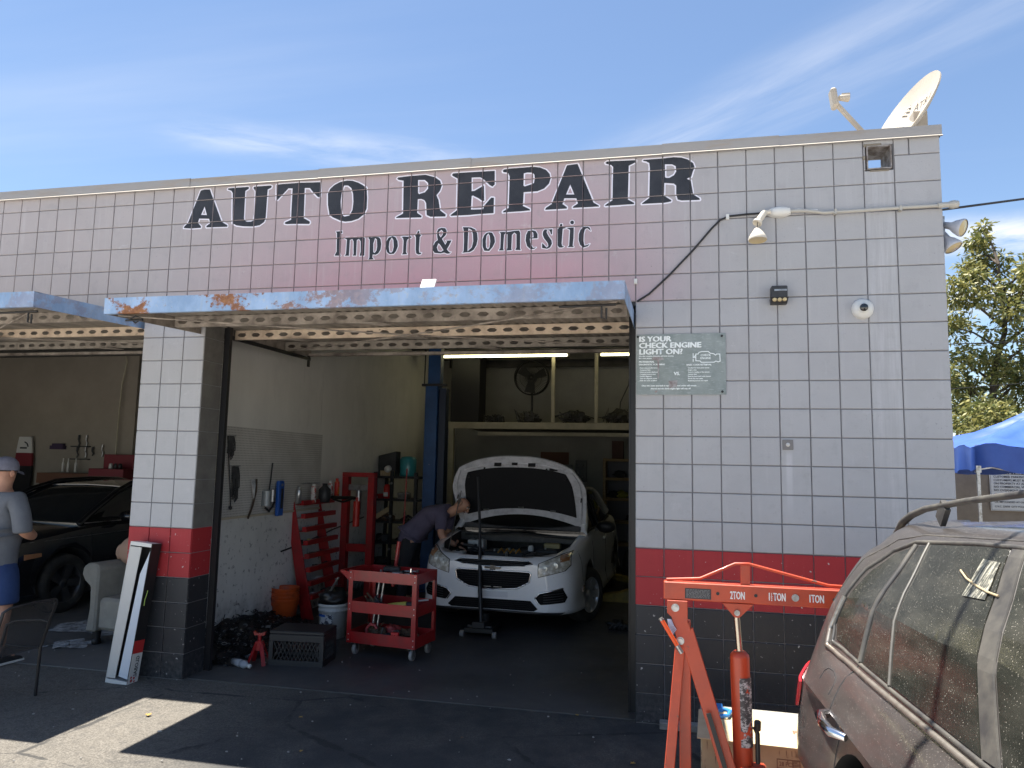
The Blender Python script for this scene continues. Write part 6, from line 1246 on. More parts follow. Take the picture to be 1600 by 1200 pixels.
for x in (CW/2-.02,-CW/2+.02):
    for z in (.14,.19,.41,.46,.69,.74):
        b=MB(); b.cyl((x,-CD/2-.003,z),(x,-CD/2+.0,z),.005,n=8); part('rivet',b,M_WHITE,tc)
# tools in the cart
cx,cy=-2.345,1.26
def T_(x,y,z): 
    a=R(-8); z*=1.03; return (cx+x*math.cos(a)-y*math.sin(a),cy+x*math.sin(a)+y*math.cos(a),z)
def tool(name,lb,cat,fn,m,bevel=.0): b=MB(); fn(b); return single(name,b,m,lb,cat,bevel=bevel,group='tools in the red cart')
tool('worklight','yellow and black striped work light on the middle tray','work light',lambda b:b.tube([T_(.02,-.12,.455),T_(.10,-.11,.462),T_(.20,-.09,.47)],.028,12,[.018,.026,.03]),mat('yellow_tool',(.5,.42,.08)))
tool('worklight_grip','black ribbed grip of the lamp at the post on the middle tray','work light',lambda b:b.tube([T_(.205,-.09,.47),T_(.25,-.08,.475),T_(.28,-.07,.475)],.027,12),M_DARK)
tool('white_marker','thin white pen lying on the right end of the middle tray','pen',lambda b:b.tube([T_(.20,.08,.475),T_(.32,.12,.49)],.008,8),M_WHITE)
tool('air_ratchet','grey air tool standing on the lower tray','air tool',lambda b:(b.lathe(T_(.08,-.06,.19),[(0,-.04),(.035,-.035),(.042,0),(.035,.04),(0,.045)],16,(.3,-1,.1)),b.tube([T_(.08,-.03,.18),T_(.05,.05,.15)],.02,8)),M_STEEL)
tool('red_gauge','small red square gauge at the front of the lower tray','gauge',lambda b:(b.cbox(T_(.13,-.165,.20),(.075,.03,.075),R(-6)),b.cyl(T_(.13,-.181,.20),T_(.13,-.19,.20),.016,n=12)),mat('bright_red_plastic',(.50,.03,.03),.45),.004)
tool('c_clamp','red C shaped clamp on the left of the lower tray','clamp',lambda b:b.tube([T_(-.24,-.05,.13),T_(-.24,-.05,.22),T_(-.20,-.05,.26),T_(-.15,-.05,.25),T_(-.13,-.05,.22)],.014,8),mat('faded_red',(.38,.06,.06),.5))
tool('tie_rod','rusty tie rod lying across the lower tray','car part',lambda b:(b.tube([T_(-.22,-.10,.145),T_(-.05,-.05,.16),T_(.02,-.02,.155)],.012,8),b.lathe(T_(-.08,-.02,.16),[(0,0),(.03,0),(.035,.04),(.02,.07),(0,.08)],14)),mat('rusty_part',(.16,.09,.05),.8,noise=((.08,.05,.03),30,.4,.6)))
tool('torn_bracket','brown steel bracket on the right of the lower tray','bracket',lambda b:(b.bar(T_(.18,-.08,.14),T_(.28,.02,.19),.02,.03),b.bar(T_(.22,.0,.14),T_(.30,-.1,.15),.02,.02)),mat('rusty_part',(.16,.09,.05)))
for i,(x,y,L,rr,a) in enumerate(((-.05,.02,.12,.008,.3),(.02,-.06,.09,.012,.1),(.10,.0,.10,.010,-.4),(.16,-.08,.07,.014,.2),(-.14,.05,.16,.012,.05),(.05,.10,.14,.010,.2))):
    tool('wrench',('long thin','short thick','small bright','stubby bright','longest dark','rear bright')[i]+' wrench among the tools on the top cart tray','wrench',lambda b:(b.tube([T_(x,y,.735),T_(x+L,y+a*L,.738)],rr,8),b.cyl(T_(x+L,y+a*L,.73),T_(x+L,y+a*L,.75),rr*1.6,n=8)),M_STEEL if i%2 else M_DARK)
tool('upright_socket','bright socket standing upright at the right corner of the top tray','socket',lambda b:b.cyl(T_(.26,-.14,.75),T_(.26,-.14,.80),.011,n=12),M_CHROME)
tool('drill_case','flat black tool case lying on the top tray','tool case',lambda b:b.cbox(T_(-.06,.08,.755),(.16,.10,.04),R(10)),M_DARK,.006)
for i,(x,lb) in enumerate(((-.22,'long pipe standing through the left of the cart'),(-.17,'second long pipe standing through the left of the cart'))):
    tool('steel_pipe',lb,'pipe',lambda b:b.tube([T_(x,.0,.13),T_(x+.05,.06,.74)],.012,10),M_STEEL)
tool('pry_bar','red handled pry bar rising behind the left end of the cart','lever',lambda b:(b.tube([T_(-.18,.32,.55),T_(-.14,.34,.98)],.02,10)),M_REDP)
for i,(x,y,z,sc_,m_,lb) in enumerate(((-.20,.02,.155,.06,'rusty_part','rusty casting at the left of the lower tray'),(-.02,.06,.155,.07,'faded_red','faded red tool body at the back of the lower tray'),(.14,.05,.155,.055,'rusty_part','brown part at the back right of the lower tray'),(.02,-.10,.15,.045,'dark_plastic','dark fitting at the front of the lower tray'),(-.20,.0,.42,.05,'rusty_part','rusty part at the left of the middle tray'),(-.08,-.10,.415,.035,'dark_plastic','dark tool at the front of the middle tray'))):
    q_=T_(x,y,z); b=crump((q_[0],q_[1],q_[2]+sc_*.5),sc_,90+i,1.3,.8,.7,.5); r2=random.Random(i+5)
    for k in range(3): b.tube([(q_[0]+r2.uniform(-.08,.08),q_[1]+r2.uniform(-.05,.05),q_[2]+r2.uniform(.01,.05)),(q_[0]+r2.uniform(-.1,.1),q_[1]+r2.uniform(-.05,.05),q_[2]+r2.uniform(.02,.12))],r2.uniform(.006,.014),7)
    single('cart_part',b,MATS[m_],lb+' of the red cart','car part',group='tools in the red cart')
# hydraulic press, shelf rack, lift post
pr=root('shop_press','red steel H frame shop press standing against the left wall','shop press',(-3.81,3.72,0))
for x,w_ in ((-.0,.0),): pass
for y0_,x0_ in ((-.14,-.02),(.14,.04)): pass
for x in (-.22+.02,.17): b=MB(); b.box(x-.045,x+.045,-.05,.05,0,1.60); part('upright',b,M_REDP,pr,bevel=.004)
b=MB(); b.box(-.245,.215,-.055,.055,1.601,1.66); part('top_beam',b,M_REDP,pr,bevel=.004)
b=MB(); b.box(-.155,.125,-.03,.03,1.42,1.50); part('ram_beam',b,M_STEEL,pr,bevel=.004)
b=MB(); b.box(-.155,.125,-.03,.03,.62,.72); part('bed_beam',b,M_REDP,pr,bevel=.004)
b=MB(); b.cyl((-.02,0,1.10),(-.02,0,1.42),.04,n=14); part('ram',b,M_STEEL,pr)
b=MB(); b.cyl((-.02,-.05,.95),(-.02,-.05,1.28),.045,n=14); b.cyl((-.02,-.05,1.28),(-.02,-.05,1.33),.02,n=10); part('bottle_jack',b,mat('red_cap',(.55,.03,.02)),pr)
sh=root('black_shelf','black steel shelving behind the shop press, crowded with parts','shelf',(-3.72,4.95,0))
for x in (-.30,.33):
    for y in (-.22,.22): b=MB(); b.box(x-.022,x+.022,y-.022,y+.022,0,1.66); part('post',b,M_BLK,sh)
b=MB(); b.box(-.06,-.015,-.25,-.21,.0,1.68); part('front_post',b,M_BLK,sh)
for z in (1.57,1.24,.92,.62,.30): b=MB(); b.box(-.35,.38,-.24,.24,z,z+.03); part('shelf_board',b,M_BLK,sh)
for z in (1.50,1.02,.55): b=MB(); b.cyl((-.037,-.262,z),(-.037,-.25,z),.018,n=12); part('bolt',b,M_STEEL,sh)
def onshelf(name,lb,cat,fn,m,bevel=0): b=MB(); fn(b); return single(name,b,m,lb,cat,bevel=bevel)
onshelf('teal_tank','teal plastic tank on top of the black shelving','tank',lambda b:b.lathe((-3.60,4.95,1.60),[(0,0),(.115,0),(.125,.02),(.125,.25),(.10,.29),(.04,.30),(0,.30)],24),mat('teal_plastic',(.03,.22,.25),.35,coat=.3))
onshelf('black_case','black tilted case standing on top of the black shelving','case',lambda b:b.prism([(-4.02,1.60),(-3.75,1.60),(-3.74,1.97),(-4.03,1.90)],'xz',4.82,5.0),M_DARK,.01)
onshelf('cardboard_tray','open cardboard tray on the upper black shelf board','box',lambda b:b.box(-3.98,-3.76,4.80,5.0,1.602,1.68),M_CARD,.003)
onshelf('white_roll','round white filter on the cardboard tray','filter',lambda b:b.lathe((-3.86,4.78,1.70),[(0,0),(.05,0),(.05,.10),(0,.10)],16,(0,1,.2)),M_WHITE)
onshelf('yellow_ruler_box','tilted tan box lying on the third shelf board','box',lambda b:b.bar((-4.0,4.78,1.00),(-3.78,4.74,1.13),.05,.07),M_CARD)
t=root('fire_extinguisher','small red fire extinguisher on the middle shelf behind the press','fire extinguisher',(-3.88,4.85,1.27)); b=MB(); b.lathe((0,0,0),[(0,0),(.05,0),(.052,.02),(.052,.17),(.035,.20),(.02,.21)],18); part('cylinder',b,mat('red_cap',(.55,.03,.02)),t); b=MB(); b.box(-.035,.035,-.056,-.053,.03,.09); part('label',b,M_WHITE,t); b=MB(); b.cyl((0,0,.21),(0,0,.245),.015,n=10); b.tube([(0,0,.24),(.05,-.02,.245),(.08,-.02,.20)],.008,6); part('valve',b,M_BLK,t)
r=random.Random(31)
for i in range(16):
    x=r.uniform(-3.98,-3.42); z=r.choice([.65,.95,1.27,1.60,.33]); s_=r.uniform(.05,.09); b=MB()
    k=r.random()
    if k<.4: b.lathe((x,4.85,z+.002),[(0,0),(s_*.6,0),(s_*.65,s_),(s_*.3,s_*1.3),(0,s_*1.3)],14)
    elif k<.7: b.cbox((x,4.85,z+s_*.5),(s_*1.8,s_*1.4,s_),r.uniform(0,3)); b.cyl((x-s_,4.8,z+s_*.8),(x+s_,4.82,z+s_),s_*.25,n=8)
    else: b.tube([(x-s_,4.80,z+s_*.3),(x,4.78,z+s_*.9),(x+s_,4.8,z+s_*.4),(x+s_*.4,4.85,z+s_*.2)],s_*.22,7)
    single('shelf_part',b,r.choice([M_DARK,M_STEEL,M_BLK,M_DARK,mat('rusty_part',(.16,.09,.05)),M_REDP]),('round ' if k<.4 else 'boxy ' if k<.7 else 'hose like ')+['tiny','small','mid sized','larger'][min(3,int((s_-.05)/.01))]+' greasy part '+str(['on the lowest','on the second','on the third','on the fourth','on the top'][[.33,.65,.95,1.27,1.60].index(z)])+' board of the black shelving, '+('left side' if x<-3.8 else 'centre' if x<-3.6 else 'right side'),'car part',group='parts crowded on the black shelving')
b=MB(); b.tube([(-3.42,4.30,.05),(-3.40,4.33,1.12)],.016,8); b.tube([(-3.40,4.33,1.12),(-3.39,4.34,1.72)],.010,8); single('red_pole',b,M_REDP,'tall thin red pole standing before the black shelving','pole')
lp=root('lift_post','tall blue steel lift post left of the white car','car lift',(-3.10,4.70,0)); M_LBL=mat('lift_blue_paint',(.015,.075,.22),.45,noise=((.010,.045,.14),3,.4,.7),spots=((.35,.35,.33),9,.735))
b=MB(); b.box(-.15,.04,-.09,.12,.02,2.93); part('carriage_column',b,M_LBL,lp,bevel=.008)
b=MB(); b.box(.045,.15,-.03,.13,.02,2.90); part('rear_column',b,mat('dark_lift_paint',(.008,.02,.05),.5),lp,bevel=.006)
b=MB(); b.box(-.13,.06,-.05,.10,2.931,3.70); part('upper_column',b,M_LBL,lp,bevel=.006)
b=MB(); b.box(-.20,.18,-.11,-.07,2.92,2.955); part('stop_bar',b,M_BLK,lp)
b=MB(); b.tube([(-.17,-.08,2.95),(-.165,-.07,3.68)],.010,6); part('lift_cable',b,M_BLK,lp)
b=MB(); b.box(-.25,.25,-.2,.25,.0,.02); part('base_plate',b,M_LBL,lp)
# mezzanine shelf with its posts
M_CREAM=mat('cream_timber',(.50,.46,.34),.7,noise=((.36,.33,.24),4,.4,.7))
mz=root('storage_loft','cream painted timber storage loft across the back of the bay','loft',(0,0,0))
b=MB(); b.box(-3.46,1.9,6.45,6.50,2.40,2.51); part('front_beam',b,M_CREAM,mz,bevel=.004)
b=MB(); b.box(-3.46,1.9,6.501,8.85,2.46,2.50); part('deck',b,mat('deck_board',(.22,.19,.14),.8),mz)
b=MB(); b.box(-3.0,1.9,6.7,6.74,2.30,2.36); part('rear_beam',b,M_CREAM,mz)
for x in (-3.40,): b=MB(); b.box(x-.04,x+.04,6.44,6.52,0,2.399); part('lower_post',b,M_CREAM,mz)
for x in (-1.655,-.94): b=MB(); b.box(x-.028,x+.028,6.44,6.50,2.511,3.70); part('upper_post',b,M_CREAM,mz,bevel=.003)
b=MB(); b.box(-3.52,-3.0,6.75,7.2,2.502,3.72); single('black_cabinet',b,mat('black_cabinet',(.010,.010,.013),.6),'tall black cabinet standing at the left end of the storage loft','cabinet',bevel=.01)
fn_=root('drum_fan','large black round pedestal fan standing on the storage loft','fan',(-2.19,7.4,2.50))
b=MB(); b.cyl((0,0,0),(0,0,.80),.02,n=10); part('stand',b,M_BLK,fn_); b=MB(); b.cyl((0,0,0),(0,0,.03),.18,n=20); part('base',b,M_BLK,fn_)
b=MB(); b.lathe((0,-.05,.87),[(.30,-.08),(.315,-.08),(.32,0),(.315,.08),(.30,.08),(.305,0),(.30,-.08)],36,(0,1,0)); part('ring',b,M_BLK,fn_)
b=MB()
for k in range(60): a=2*math.pi*k/60; b.tube([(math.cos(a)*.05,-.14,.87+math.sin(a)*.05),(math.cos(a+.15)*.2,-.145,.87+math.sin(a+.15)*.2),(math.cos(a+.2)*.308,-.12,.87+math.sin(a+.2)*.308)],.0034,4)
for rr in (.10,.2): b.tube([(math.cos(6.283*i/24)*rr,-.147,.87+math.sin(6.283*i/24)*rr) for i in range(25)],.003,4)
part('grille',b,M_BLK,fn_,stuff=True)
for k in range(3):
    a=2*math.pi*k/3+.4; d=Vector((math.cos(a),0,math.sin(a))); t_=Vector((-math.sin(a),0,math.cos(a))); c0=Vector((0,-.05,.87)); b=MB(); b.grid(lambda u,v:c0+d*(.05+u*.22)+t_*(v-.5)*(.10+u*.08)+Vector((0,(v-.5)*.07,0)),6,4); part('blade',b,mat('blade_grey',(.04,.04,.042),.4),fn_,recalc=False)
b=MB(); b.lathe((0,-.11,.87),[(.05,0),(.04,-.03),(0,-.035)],16,(0,1,0)); b.cyl((0,-.02,.87),(0,.12,.87),.07,n=16); part('motor',b,M_BLK,fn_)
for i,(x,w_,h_,sd_,lb) in enumerate(((-2.72,.30,.16,41,'low dark heap of parts beside the black cabinet on the loft'),(-2.15,.40,.22,42,'black engine part at the foot of the fan on the loft'),(-1.32,.40,.24,43,'engine casing and hoses heap between the two loft posts'),(-.55,.50,.26,44,'tangle of black hoses and parts right of the last loft post'),(.25,.4,.22,45,'dark engine part on the loft above the wooden shelf'))):
    b=crump((x,6.85,2.50+h_*.45),w_*.45,sd_,1,.6,h_/w_,.5); r=random.Random(sd_)
    for k in range(9):
        p=Vector((x+r.uniform(-w_,w_)*.5,6.7+r.uniform(-.1,.1),2.53)); b.tube([p,p+Vector((r.uniform(-.12,.12),r.uniform(-.05,.05),r.uniform(.05,h_))),p+Vector((r.uniform(-.2,.2),0,r.uniform(0,.1)))],r.uniform(.008,.025),6)
    for k in range(5): b.cbox((x+r.uniform(-.4,.4)*w_,6.62,2.52+r.uniform(.02,h_*.6)),(r.uniform(.04,.12),.05,r.uniform(.03,.08)),r.uniform(0,3))
    single('engine_part',b,mat('engine_grease',(.03,.03,.03),.45,noise=((.16,.16,.16),18,.55,.7)),lb,'engine part',kind=None,group='parts stored on the loft')
hang('hanging_hose','thin dark hose curving up the wall above the loft','hose',[(-.60,7.0,2.6),(-.58,7.0,2.9),(-.45,7.1,3.2),(-.42,7.2,3.5),(-.42,7.2,3.72)],.012,M_DARK)
# fluorescent tubes
M_TUBE=mat('lit_tube',(1,1,.9),.3,emis=(1.0,.93,.55),estr=2.6)
for i,(x0_,x1_,lb) in enumerate(((-3.60,-1.38,'long lit fluorescent tube light under the ceiling behind the raised door'),(-.87,1.35,'second lit fluorescent tube light, partly hidden behind the right wall panel'))):
    t=root('tube_light',lb,'ceiling light',((x0_+x1_)/2,6.30,3.602),group='lit tube lights'); hw=(x1_-x0_)/2
    b=MB(); b.box(-hw,hw,-.05,.05,.035,.07); part('fitting',b,M_CREAM,t)
    b=MB(); b.cyl((-hw+.02,-.0,.012),(hw-.02,-.0,.012),.019,n=12); part('tube',b,M_TUBE,t)
    for s in (-1,1): b=MB(); b.box(s*hw-.02,s*hw+.02,-.02,.02,-.01,.034); part('end_holder',b,M_CREAM,t)
# back wall items and the wooden shelf
b=MB(); b.box(-2.27,-1.71,8.84,8.879,1.52,2.07); single('brown_board',b,mat('brown_board',(.16,.075,.05),.8),'square brown board fixed on the back wall','board')
t=root('switch_box','grey electrical panel with bright switches beside the brown board','electrical panel',(-1.55,8.80,1.50)); b=MB(); b.box(-.27,-.08,0,.078,0,.33); part('box',b,mat('panel_grey',(.16,.16,.15),.6),t); b=MB(); b.box(-.02,.20,0,.078,0,.42); part('meter_box',b,mat('meter_grey',(.10,.10,.10),.5),t)
for x,z in ((.04,.33),(.13,.31),(.03,.18),(.12,.10)): b=MB(); b.lathe((x,-.0,z),[(.022,0),(.018,-.015),(0,-.02)],12,(0,1,0)); part('dial',b,M_STEEL,t)
hang('wall_pipe','thin black pipe down the back left corner','pipe',[(-3.78,6.6,2.38),(-3.80,6.6,1.6),(-3.83,6.6,.6),(-3.83,6.6,0.0)],.02,M_BLK)
ws=root('wooden_shelf','pale pine shelf unit at the back right of the bay','shelf',(-.20,7.55,0))
for x in (-.68,.75): b=MB(); b.box(x-.025,x+.025,-.18,.18,0,1.95); part('side_post',b,M_WOOD,ws)
for z in (1.90,1.57,1.22,.83,.45): b=MB(); b.box(-.654,.724,-.18,.18,z,z+.045); part('shelf_board',b,M_WOOD,ws)
b=MB(); b.box(-.654,.724,.182,.19,0,1.9); part('back_panel',b,mat('grey_panel',(.16,.16,.18),.8),ws)
b=MB(); b.box(-.76,-.56,7.5,7.65,1.947,2.26); single('brown_case',b,mat('dark_brown_case',(.08,.035,.025),.7),'dark brown case on top of the wooden shelf','case',bevel=.008)
for i,(x,z,sd_,m,lb) in enumerate(((-.62,1.62,61,mat('engine_grease',(.03,.03,.03)),'dark tool lying on the second board of the wooden shelf'),(-.58,1.27,62,mat('yellow_green_tool',(.30,.28,.03),.5),'yellow green drill on the third board of the wooden shelf'),(-.72,1.27,63,M_DARK,'dark heap left of the yellow drill on the wooden shelf'),(-.40,.88,64,M_DARK,'dark box shape on the fourth board of the wooden shelf'))):
    b=crump((x,7.5,z+.055),.09,sd_,1.1,.6,.6,.5); b.tube([(x-.08,7.42,z+.02),(x,7.4,z+.10),(x+.1,7.42,z+.04)],.018,7); single('shelf_item',b,m,lb,'tool')
la=root('yellow_lift_arm','yellow steel lift arm on the floor right of the white car','car lift arm',(-.35,4.9,0)); M_YEL=mat('lift_yellow',(.42,.31,.07),.55,noise=((.22,.17,.06),8,.4,.7))
b=MB(); b.prism([(-.30,0),(.30,0),(.30,.16),(.08,.18),(-.10,.12),(-.30,.09)],'xz',-.30,-.10); part('arm_plate',b,M_YEL,la,bevel=.006)
b=MB(); b.bar((-.25,.9,.17),(.30,.1,.20),.10,.08); part('swing_arm',b,M_YEL,la,bevel=.006)
b=MB(); b.cyl((.1,-.1,.18),(.1,-.1,.27),.05,n=14); part('pad',b,M_YEL,la)
b=crump((-.32,2.95,.05),.11,71,1.2,.8,.45,.5); 
for k in range(5): b.tube([(-.42+.05*k,2.85,.02),(-.36+.04*k,2.83,.09),(-.30+.03*k,2.86,.03)],.012,6)
single('floor_part',b,M_BLK,'small dark greasy part on the floor between car and right jamb','car part')
rd=root('spare_tyre','dark tyre standing against the wall behind the white car','tyre',(-.15,5.9,.33)); b=MB(); b.lathe((0,0,0),[(.20,-.09),(.30,-.10),(.33,-.06),(.33,.06),(.30,.10),(.20,.09),(.20,-.09)],28,(.3,1,0)); part('tread',b,M_TYRE,rd)
# ---------------------------------------------------------------- left bay
t=root('light_fixture_box','opened white and black shipping box with GLOBAL print leaning on the pillar','box',(0,0,0))
A0=Vector((-4.20,-.215,.0)); A1=Vector((-4.125,-.135,1.11)); ax_=(A1-A0).normalized(); sx=Vector((1,-.02,0)).normalized(); sx=(sx-ax_*sx.dot(ax_)).normalized(); fr=sx.cross(ax_).normalized()
if fr.y>0: fr=-fr
def LB(a,b_,c): return A0+sx*a+ax_*b_-fr*c     # a across, b up, c depth into
Lh=(A1-A0).length
def quadbox(mb,a0,a1,b0,b1,c0,c1): mb.add([LB(a,b_,c) for a in (a0,a1) for b_ in (b0,b1) for c in (c0,c1)],[(0,1,3,2),(4,6,7,5),(0,4,5,1),(2,3,7,6),(0,2,6,4),(1,5,7,3)])
b=MB(); quadbox(b,0,.004,0,Lh,0,.115); part('white_side',b,M_WHITE,t)
b=MB(); quadbox(b,.205,.209,0,Lh,0,.115); part('black_side',b,mat('print_black',(.014,.013,.014),.5),t)
b=MB(); quadbox(b,.004,.205,.03,Lh-.03,.111,.115); part('inner_back',b,M_DARK,t)
b=MB(); quadbox(b,.004,.205,0,.03,.001,.1149); part('end_cap',b,M_WHITE,t); b=MB(); quadbox(b,.004,.205,Lh-.03,Lh,.001,.1149); part('end_cap',b,M_WHITE,t)
b=MB(); b.add([LB(.006,.04,.001),LB(.075,.04,.012),LB(.105,Lh-.04,.012),LB(.006,Lh-.04,.001),LB(.006,.04,.006),LB(.075,.04,.017),LB(.105,Lh-.04,.017),LB(.006,Lh-.04,.006)],[(0,1,2,3),(7,6,5,4),(0,4,5,1),(1,5,6,2),(2,6,7,3),(3,7,4,0)]); part('left_flap',b,mat('offwhite_tube',(.60,.58,.54),.6),t)
b=MB(); b.add([LB(.204,.05,-.001),LB(.105,.06,.012),LB(.135,Lh-.25,.012),LB(.204,Lh-.06,-.001),LB(.204,.05,-.003),LB(.108,.06,.016),LB(.138,Lh-.25,.016),LB(.204,Lh-.06,-.003)],[(0,1,2,3),(7,6,5,4),(0,4,5,1),(1,5,6,2),(2,6,7,3)]); part('torn_flap',b,mat('bluish_white',(.60,.64,.70),.5),t)
for (b0,b1,m) in ((0.0,.245,M_WHITE),(.2452,.345,mat('bright_red_plastic',(.50,.03,.03)))):
    b=MB(); quadbox(b,.2092,.2100,b0,b1,.001,.114); part('printed_panel',b,m,t)
mt=text_mesh('GLOBAL',.052,MSB,'brand_lettering',.001,.85); dpt=LB(.2112,.225,.085)
Mx=Matrix(((-ax_.x,fr.x,sx.x,dpt.x),(-ax_.y,fr.y,sx.y,dpt.y),(-ax_.z,fr.z,sx.z,dpt.z),(0,0,0,1)))
mt.transform(Mx); o=bpy.data.objects.new('brand_lettering',mt); COL.objects.link(o); o.parent=t; o['kind']='stuff'
b=MB()
for (bb,cc,rr) in ((.035,.035,.013),(.052,.062,.011),(.026,.070,.009),(.060,.030,.010)): b.add([LB(.2112,bb+math.cos(k*.785)*rr,cc+math.sin(k*.785)*rr) for k in range(8)],[tuple(range(8))])
part('brand_mark',b,MSR,t,recalc=False,stuff=True)
b=MB(); b.tube([LB(.211,.62,.03),LB(.212,.67,.028),LB(.211,.74,.045)],.004,5); part('green_tape',b,mat('lime_tape',(.35,.50,.10),.5),t)
# armchair with a plush toy
ac=root('armchair','grey upholstered armchair with rolled arm in the left bay opening','armchair',(-4.86,1.02,0),R(-8)); M_UPH=mat('grey_velour',(.34,.33,.295),.9,noise=((.25,.24,.215),5,.35,.7),bump=.3,bscale=120)
b=MB(); b.prism([(-.36,.13),(-.33,.35),(-.34,.55),(-.42,.60),(-.46,.66),(-.45,.73),(-.38,.775),(-.28,.77),(-.24,.72),(-.24,.13)],'xz',-.35,.35); part('arm',b,M_UPH,ac,bevel=.02)
b=MB(); b.prism([(.24,.13),(.24,.72),(.28,.77),(.38,.775),(.45,.73),(.46,.66),(.42,.60),(.34,.55),(.33,.35),(.36,.13)],'xz',-.35,.35); part('arm',b,M_UPH,ac,bevel=.02)
b=MB(); b.box(-.238,.238,-.33,.34,.15,.45); part('seat',b,M_UPH,ac,bevel=.03); b=MB(); b.cbox((0,.36,.62),(.60,.16,.75),0,R(-8)); part('backrest',b,M_UPH,ac,bevel=.04)
for x in (-.28,.28):
    for y in (-.28,.28): b=MB(); b.cyl((x,y,0),(x,y,.129),.03,.04,12); b.lathe((x,y,.03),[(0,-.03),(.04,-.02),(.045,0),(.04,.02),(0,.03)],14,(1,0,0)); part('leg',b,M_BLK,ac)
pt=root('plush_toy','pinkish beige plush toy slumped on the grey armchair','soft toy',(-5.02,1.0,.735)); M_PL=mat('plush',(.42,.28,.21),.95,bump=.5,bscale=80)
part('body',crump((.02,0,.14),.15,81,1.05,.9,.95,.10),M_PL,pt); part('ear',crump((-.13,-.02,.12),.06,82,.7,.6,1.2,.1),M_PL,pt); part('head',crump((.12,.05,.20),.11,83,1,1,1,.1),M_PL,pt)
b=MB(); b.box(-5.35,-4.75,1.75,2.2,.72,.80); b.box(-5.33,-4.77,1.77,2.18,.82,.88); b.box(-5.3,-4.8,1.8,2.15,.90,.97); single('blue_folded_stack',b,mat('blue_case',(.02,.10,.42)),'stack of folded blue sheets behind the armchair','folded sheets',bevel=.015)
b=MB(); b.box(-5.35,-4.75,1.75,2.2,0,.719); single('dark_bench',b,M_DARK,'dark low bench behind the armchair carrying the blue sheets','bench',bevel=.01)
# patio chair, cut by the frame
M_SLING=mat('black_sling_mesh',(.03,.03,.033),.7,alpha=.64)
pc=root('patio_chair','black metal and mesh patio chair seen from behind at the lower left','chair',(-4.66,-.86,0),R(90)); pc.scale=(1,.92,.82)
fr_=[[(.22,.18,0),(.22,.16,.25),(.23,.10,.43),(.23,-.05,.42),(.22,-.24,.43)],[(-.22,.18,0),(-.22,.16,.25),(-.23,.10,.43),(-.23,-.05,.42),(-.22,-.24,.43)],[(.22,-.24,0),(.22,-.25,.43),(.23,-.36,.85),(.20,-.38,.88),(0,-.39,.89),(-.20,-.38,.88),(-.23,-.36,.85),(-.22,-.25,.43),(-.22,-.24,0)]]
for k,p in enumerate(fr_): b=MB(); b.tube(p,.012,8); part('frame_tube',b,M_BLK,pc)
for s in (-1,1): b=MB(); b.tube([(s*.225,-.31,.66),(s*.26,-.2,.665),(s*.265,.05,.64),(s*.255,.14,.60),(s*.225,.15,.40)],.012,8); part('armrest',b,M_BLK,pc)
b=MB(); b.grid(lambda u,v:(-.21+u*.42,-.25-.12*v,.44+.43*v),8,8); part('back_sling',b,M_SLING,pc,recalc=False)
b=MB(); b.grid(lambda u,v:(-.21+u*.42,-.24+.40*v,.43-.03*math.sin(v*3.14)),8,8); part('seat_sling',b,M_SLING,pc,recalc=False)
# back wall of the left bay
def lw(u): return u
wy=6.47
t=root('wakeboard','white, red and black board standing against the wall behind the cap','board',(-12.0,6.40,.60)); 
def band(z0_,z1_,m,nm):
    def hw_(z): return .20*(1-((z-.85)/.95)**2*.55) if abs(z-.85)<.95 else .05
    pts=[]; n=8
    for i in range(n+1): z=z0_+(z1_-z0_)*i/n; pts.append((hw_(z),z))
    for i in range(n,-1,-1): z=z0_+(z1_-z0_)*i/n; pts.append((-hw_(z),z))
    b=MB(); b.prism(pts,'xz',-.02,.02); part(nm,b,m,t)
band(1.25,1.56,M_WHITE,'tip_section'); band(1.0,1.2499,mat('dark_red',(.20,.02,.03),.5),'red_section'); band(.1,.9999,M_BLK,'tail_section')
b=MB(); b.box(-.10,.06,-.0215,-.0205,1.33,1.36); b.tube([(0,-.022,1.46),(.06,-.022,1.43),(.09,-.022,1.37)],.012,5); part('print_marks',b,MSB,t)
def walltool(name,lb,cat,x0_,x1_,z0_,z1_,m,y=6.40,bev=.004,grp=None): b=MB(); b.box(x0_,x1_,y,y+.06,z0_,z1_); return single(name,b,m,lb,cat,bevel=bev,group=grp)
def WX(u): return -12.03+(u-10)*.01418   # along the wall
b=MB(); b.box(WX(53),WX(74),6.38,6.47,1.93,2.0); b.box(WX(55),WX(72),6.40,6.47,2.0,2.04); single('wall_bracket',b,mat('purple_black',(.05,.03,.07),.5),'small dark purple holder on the wall beside the board','holder')
for i,(u,z,h_) in enumerate(((95,1.98,.14),(107,1.98,.14),(94,1.78,.12),(107,1.78,.13),(118,1.82,.08),(133,1.80,.14))):
    b=MB(); b.tube([(WX(u),6.44,z),(WX(u)+.02,6.44,z+h_*.5),(WX(u)-.01,6.44,z+h_)],.014,7); b.tube([(WX(u)-.01,6.44,z+h_),(WX(u)-.0,6.44,z+h_+.09)],.018,7); single('hanging_tool',b,M_STEEL if i%2 else M_DARK,('first','second','third','fourth','fifth','sixth')[i]+' small hand tool hanging on the beige wall above the workbench, from the '+('top left','top right','lower left','lower right','middle','far right')[i],'hand tool',group='tools hanging above the workbench')
for u0,u1,z in ((85,113,2.00),(85,113,1.76)): b=MB(); b.box(WX(u0),WX(u1),6.40,6.47,z-.02,z); single('tool_rail',b,M_DARK,('upper' if z>1.9 else 'lower')+' narrow dark rail of hand tools above the workbench','tool rail',group='tool rails')
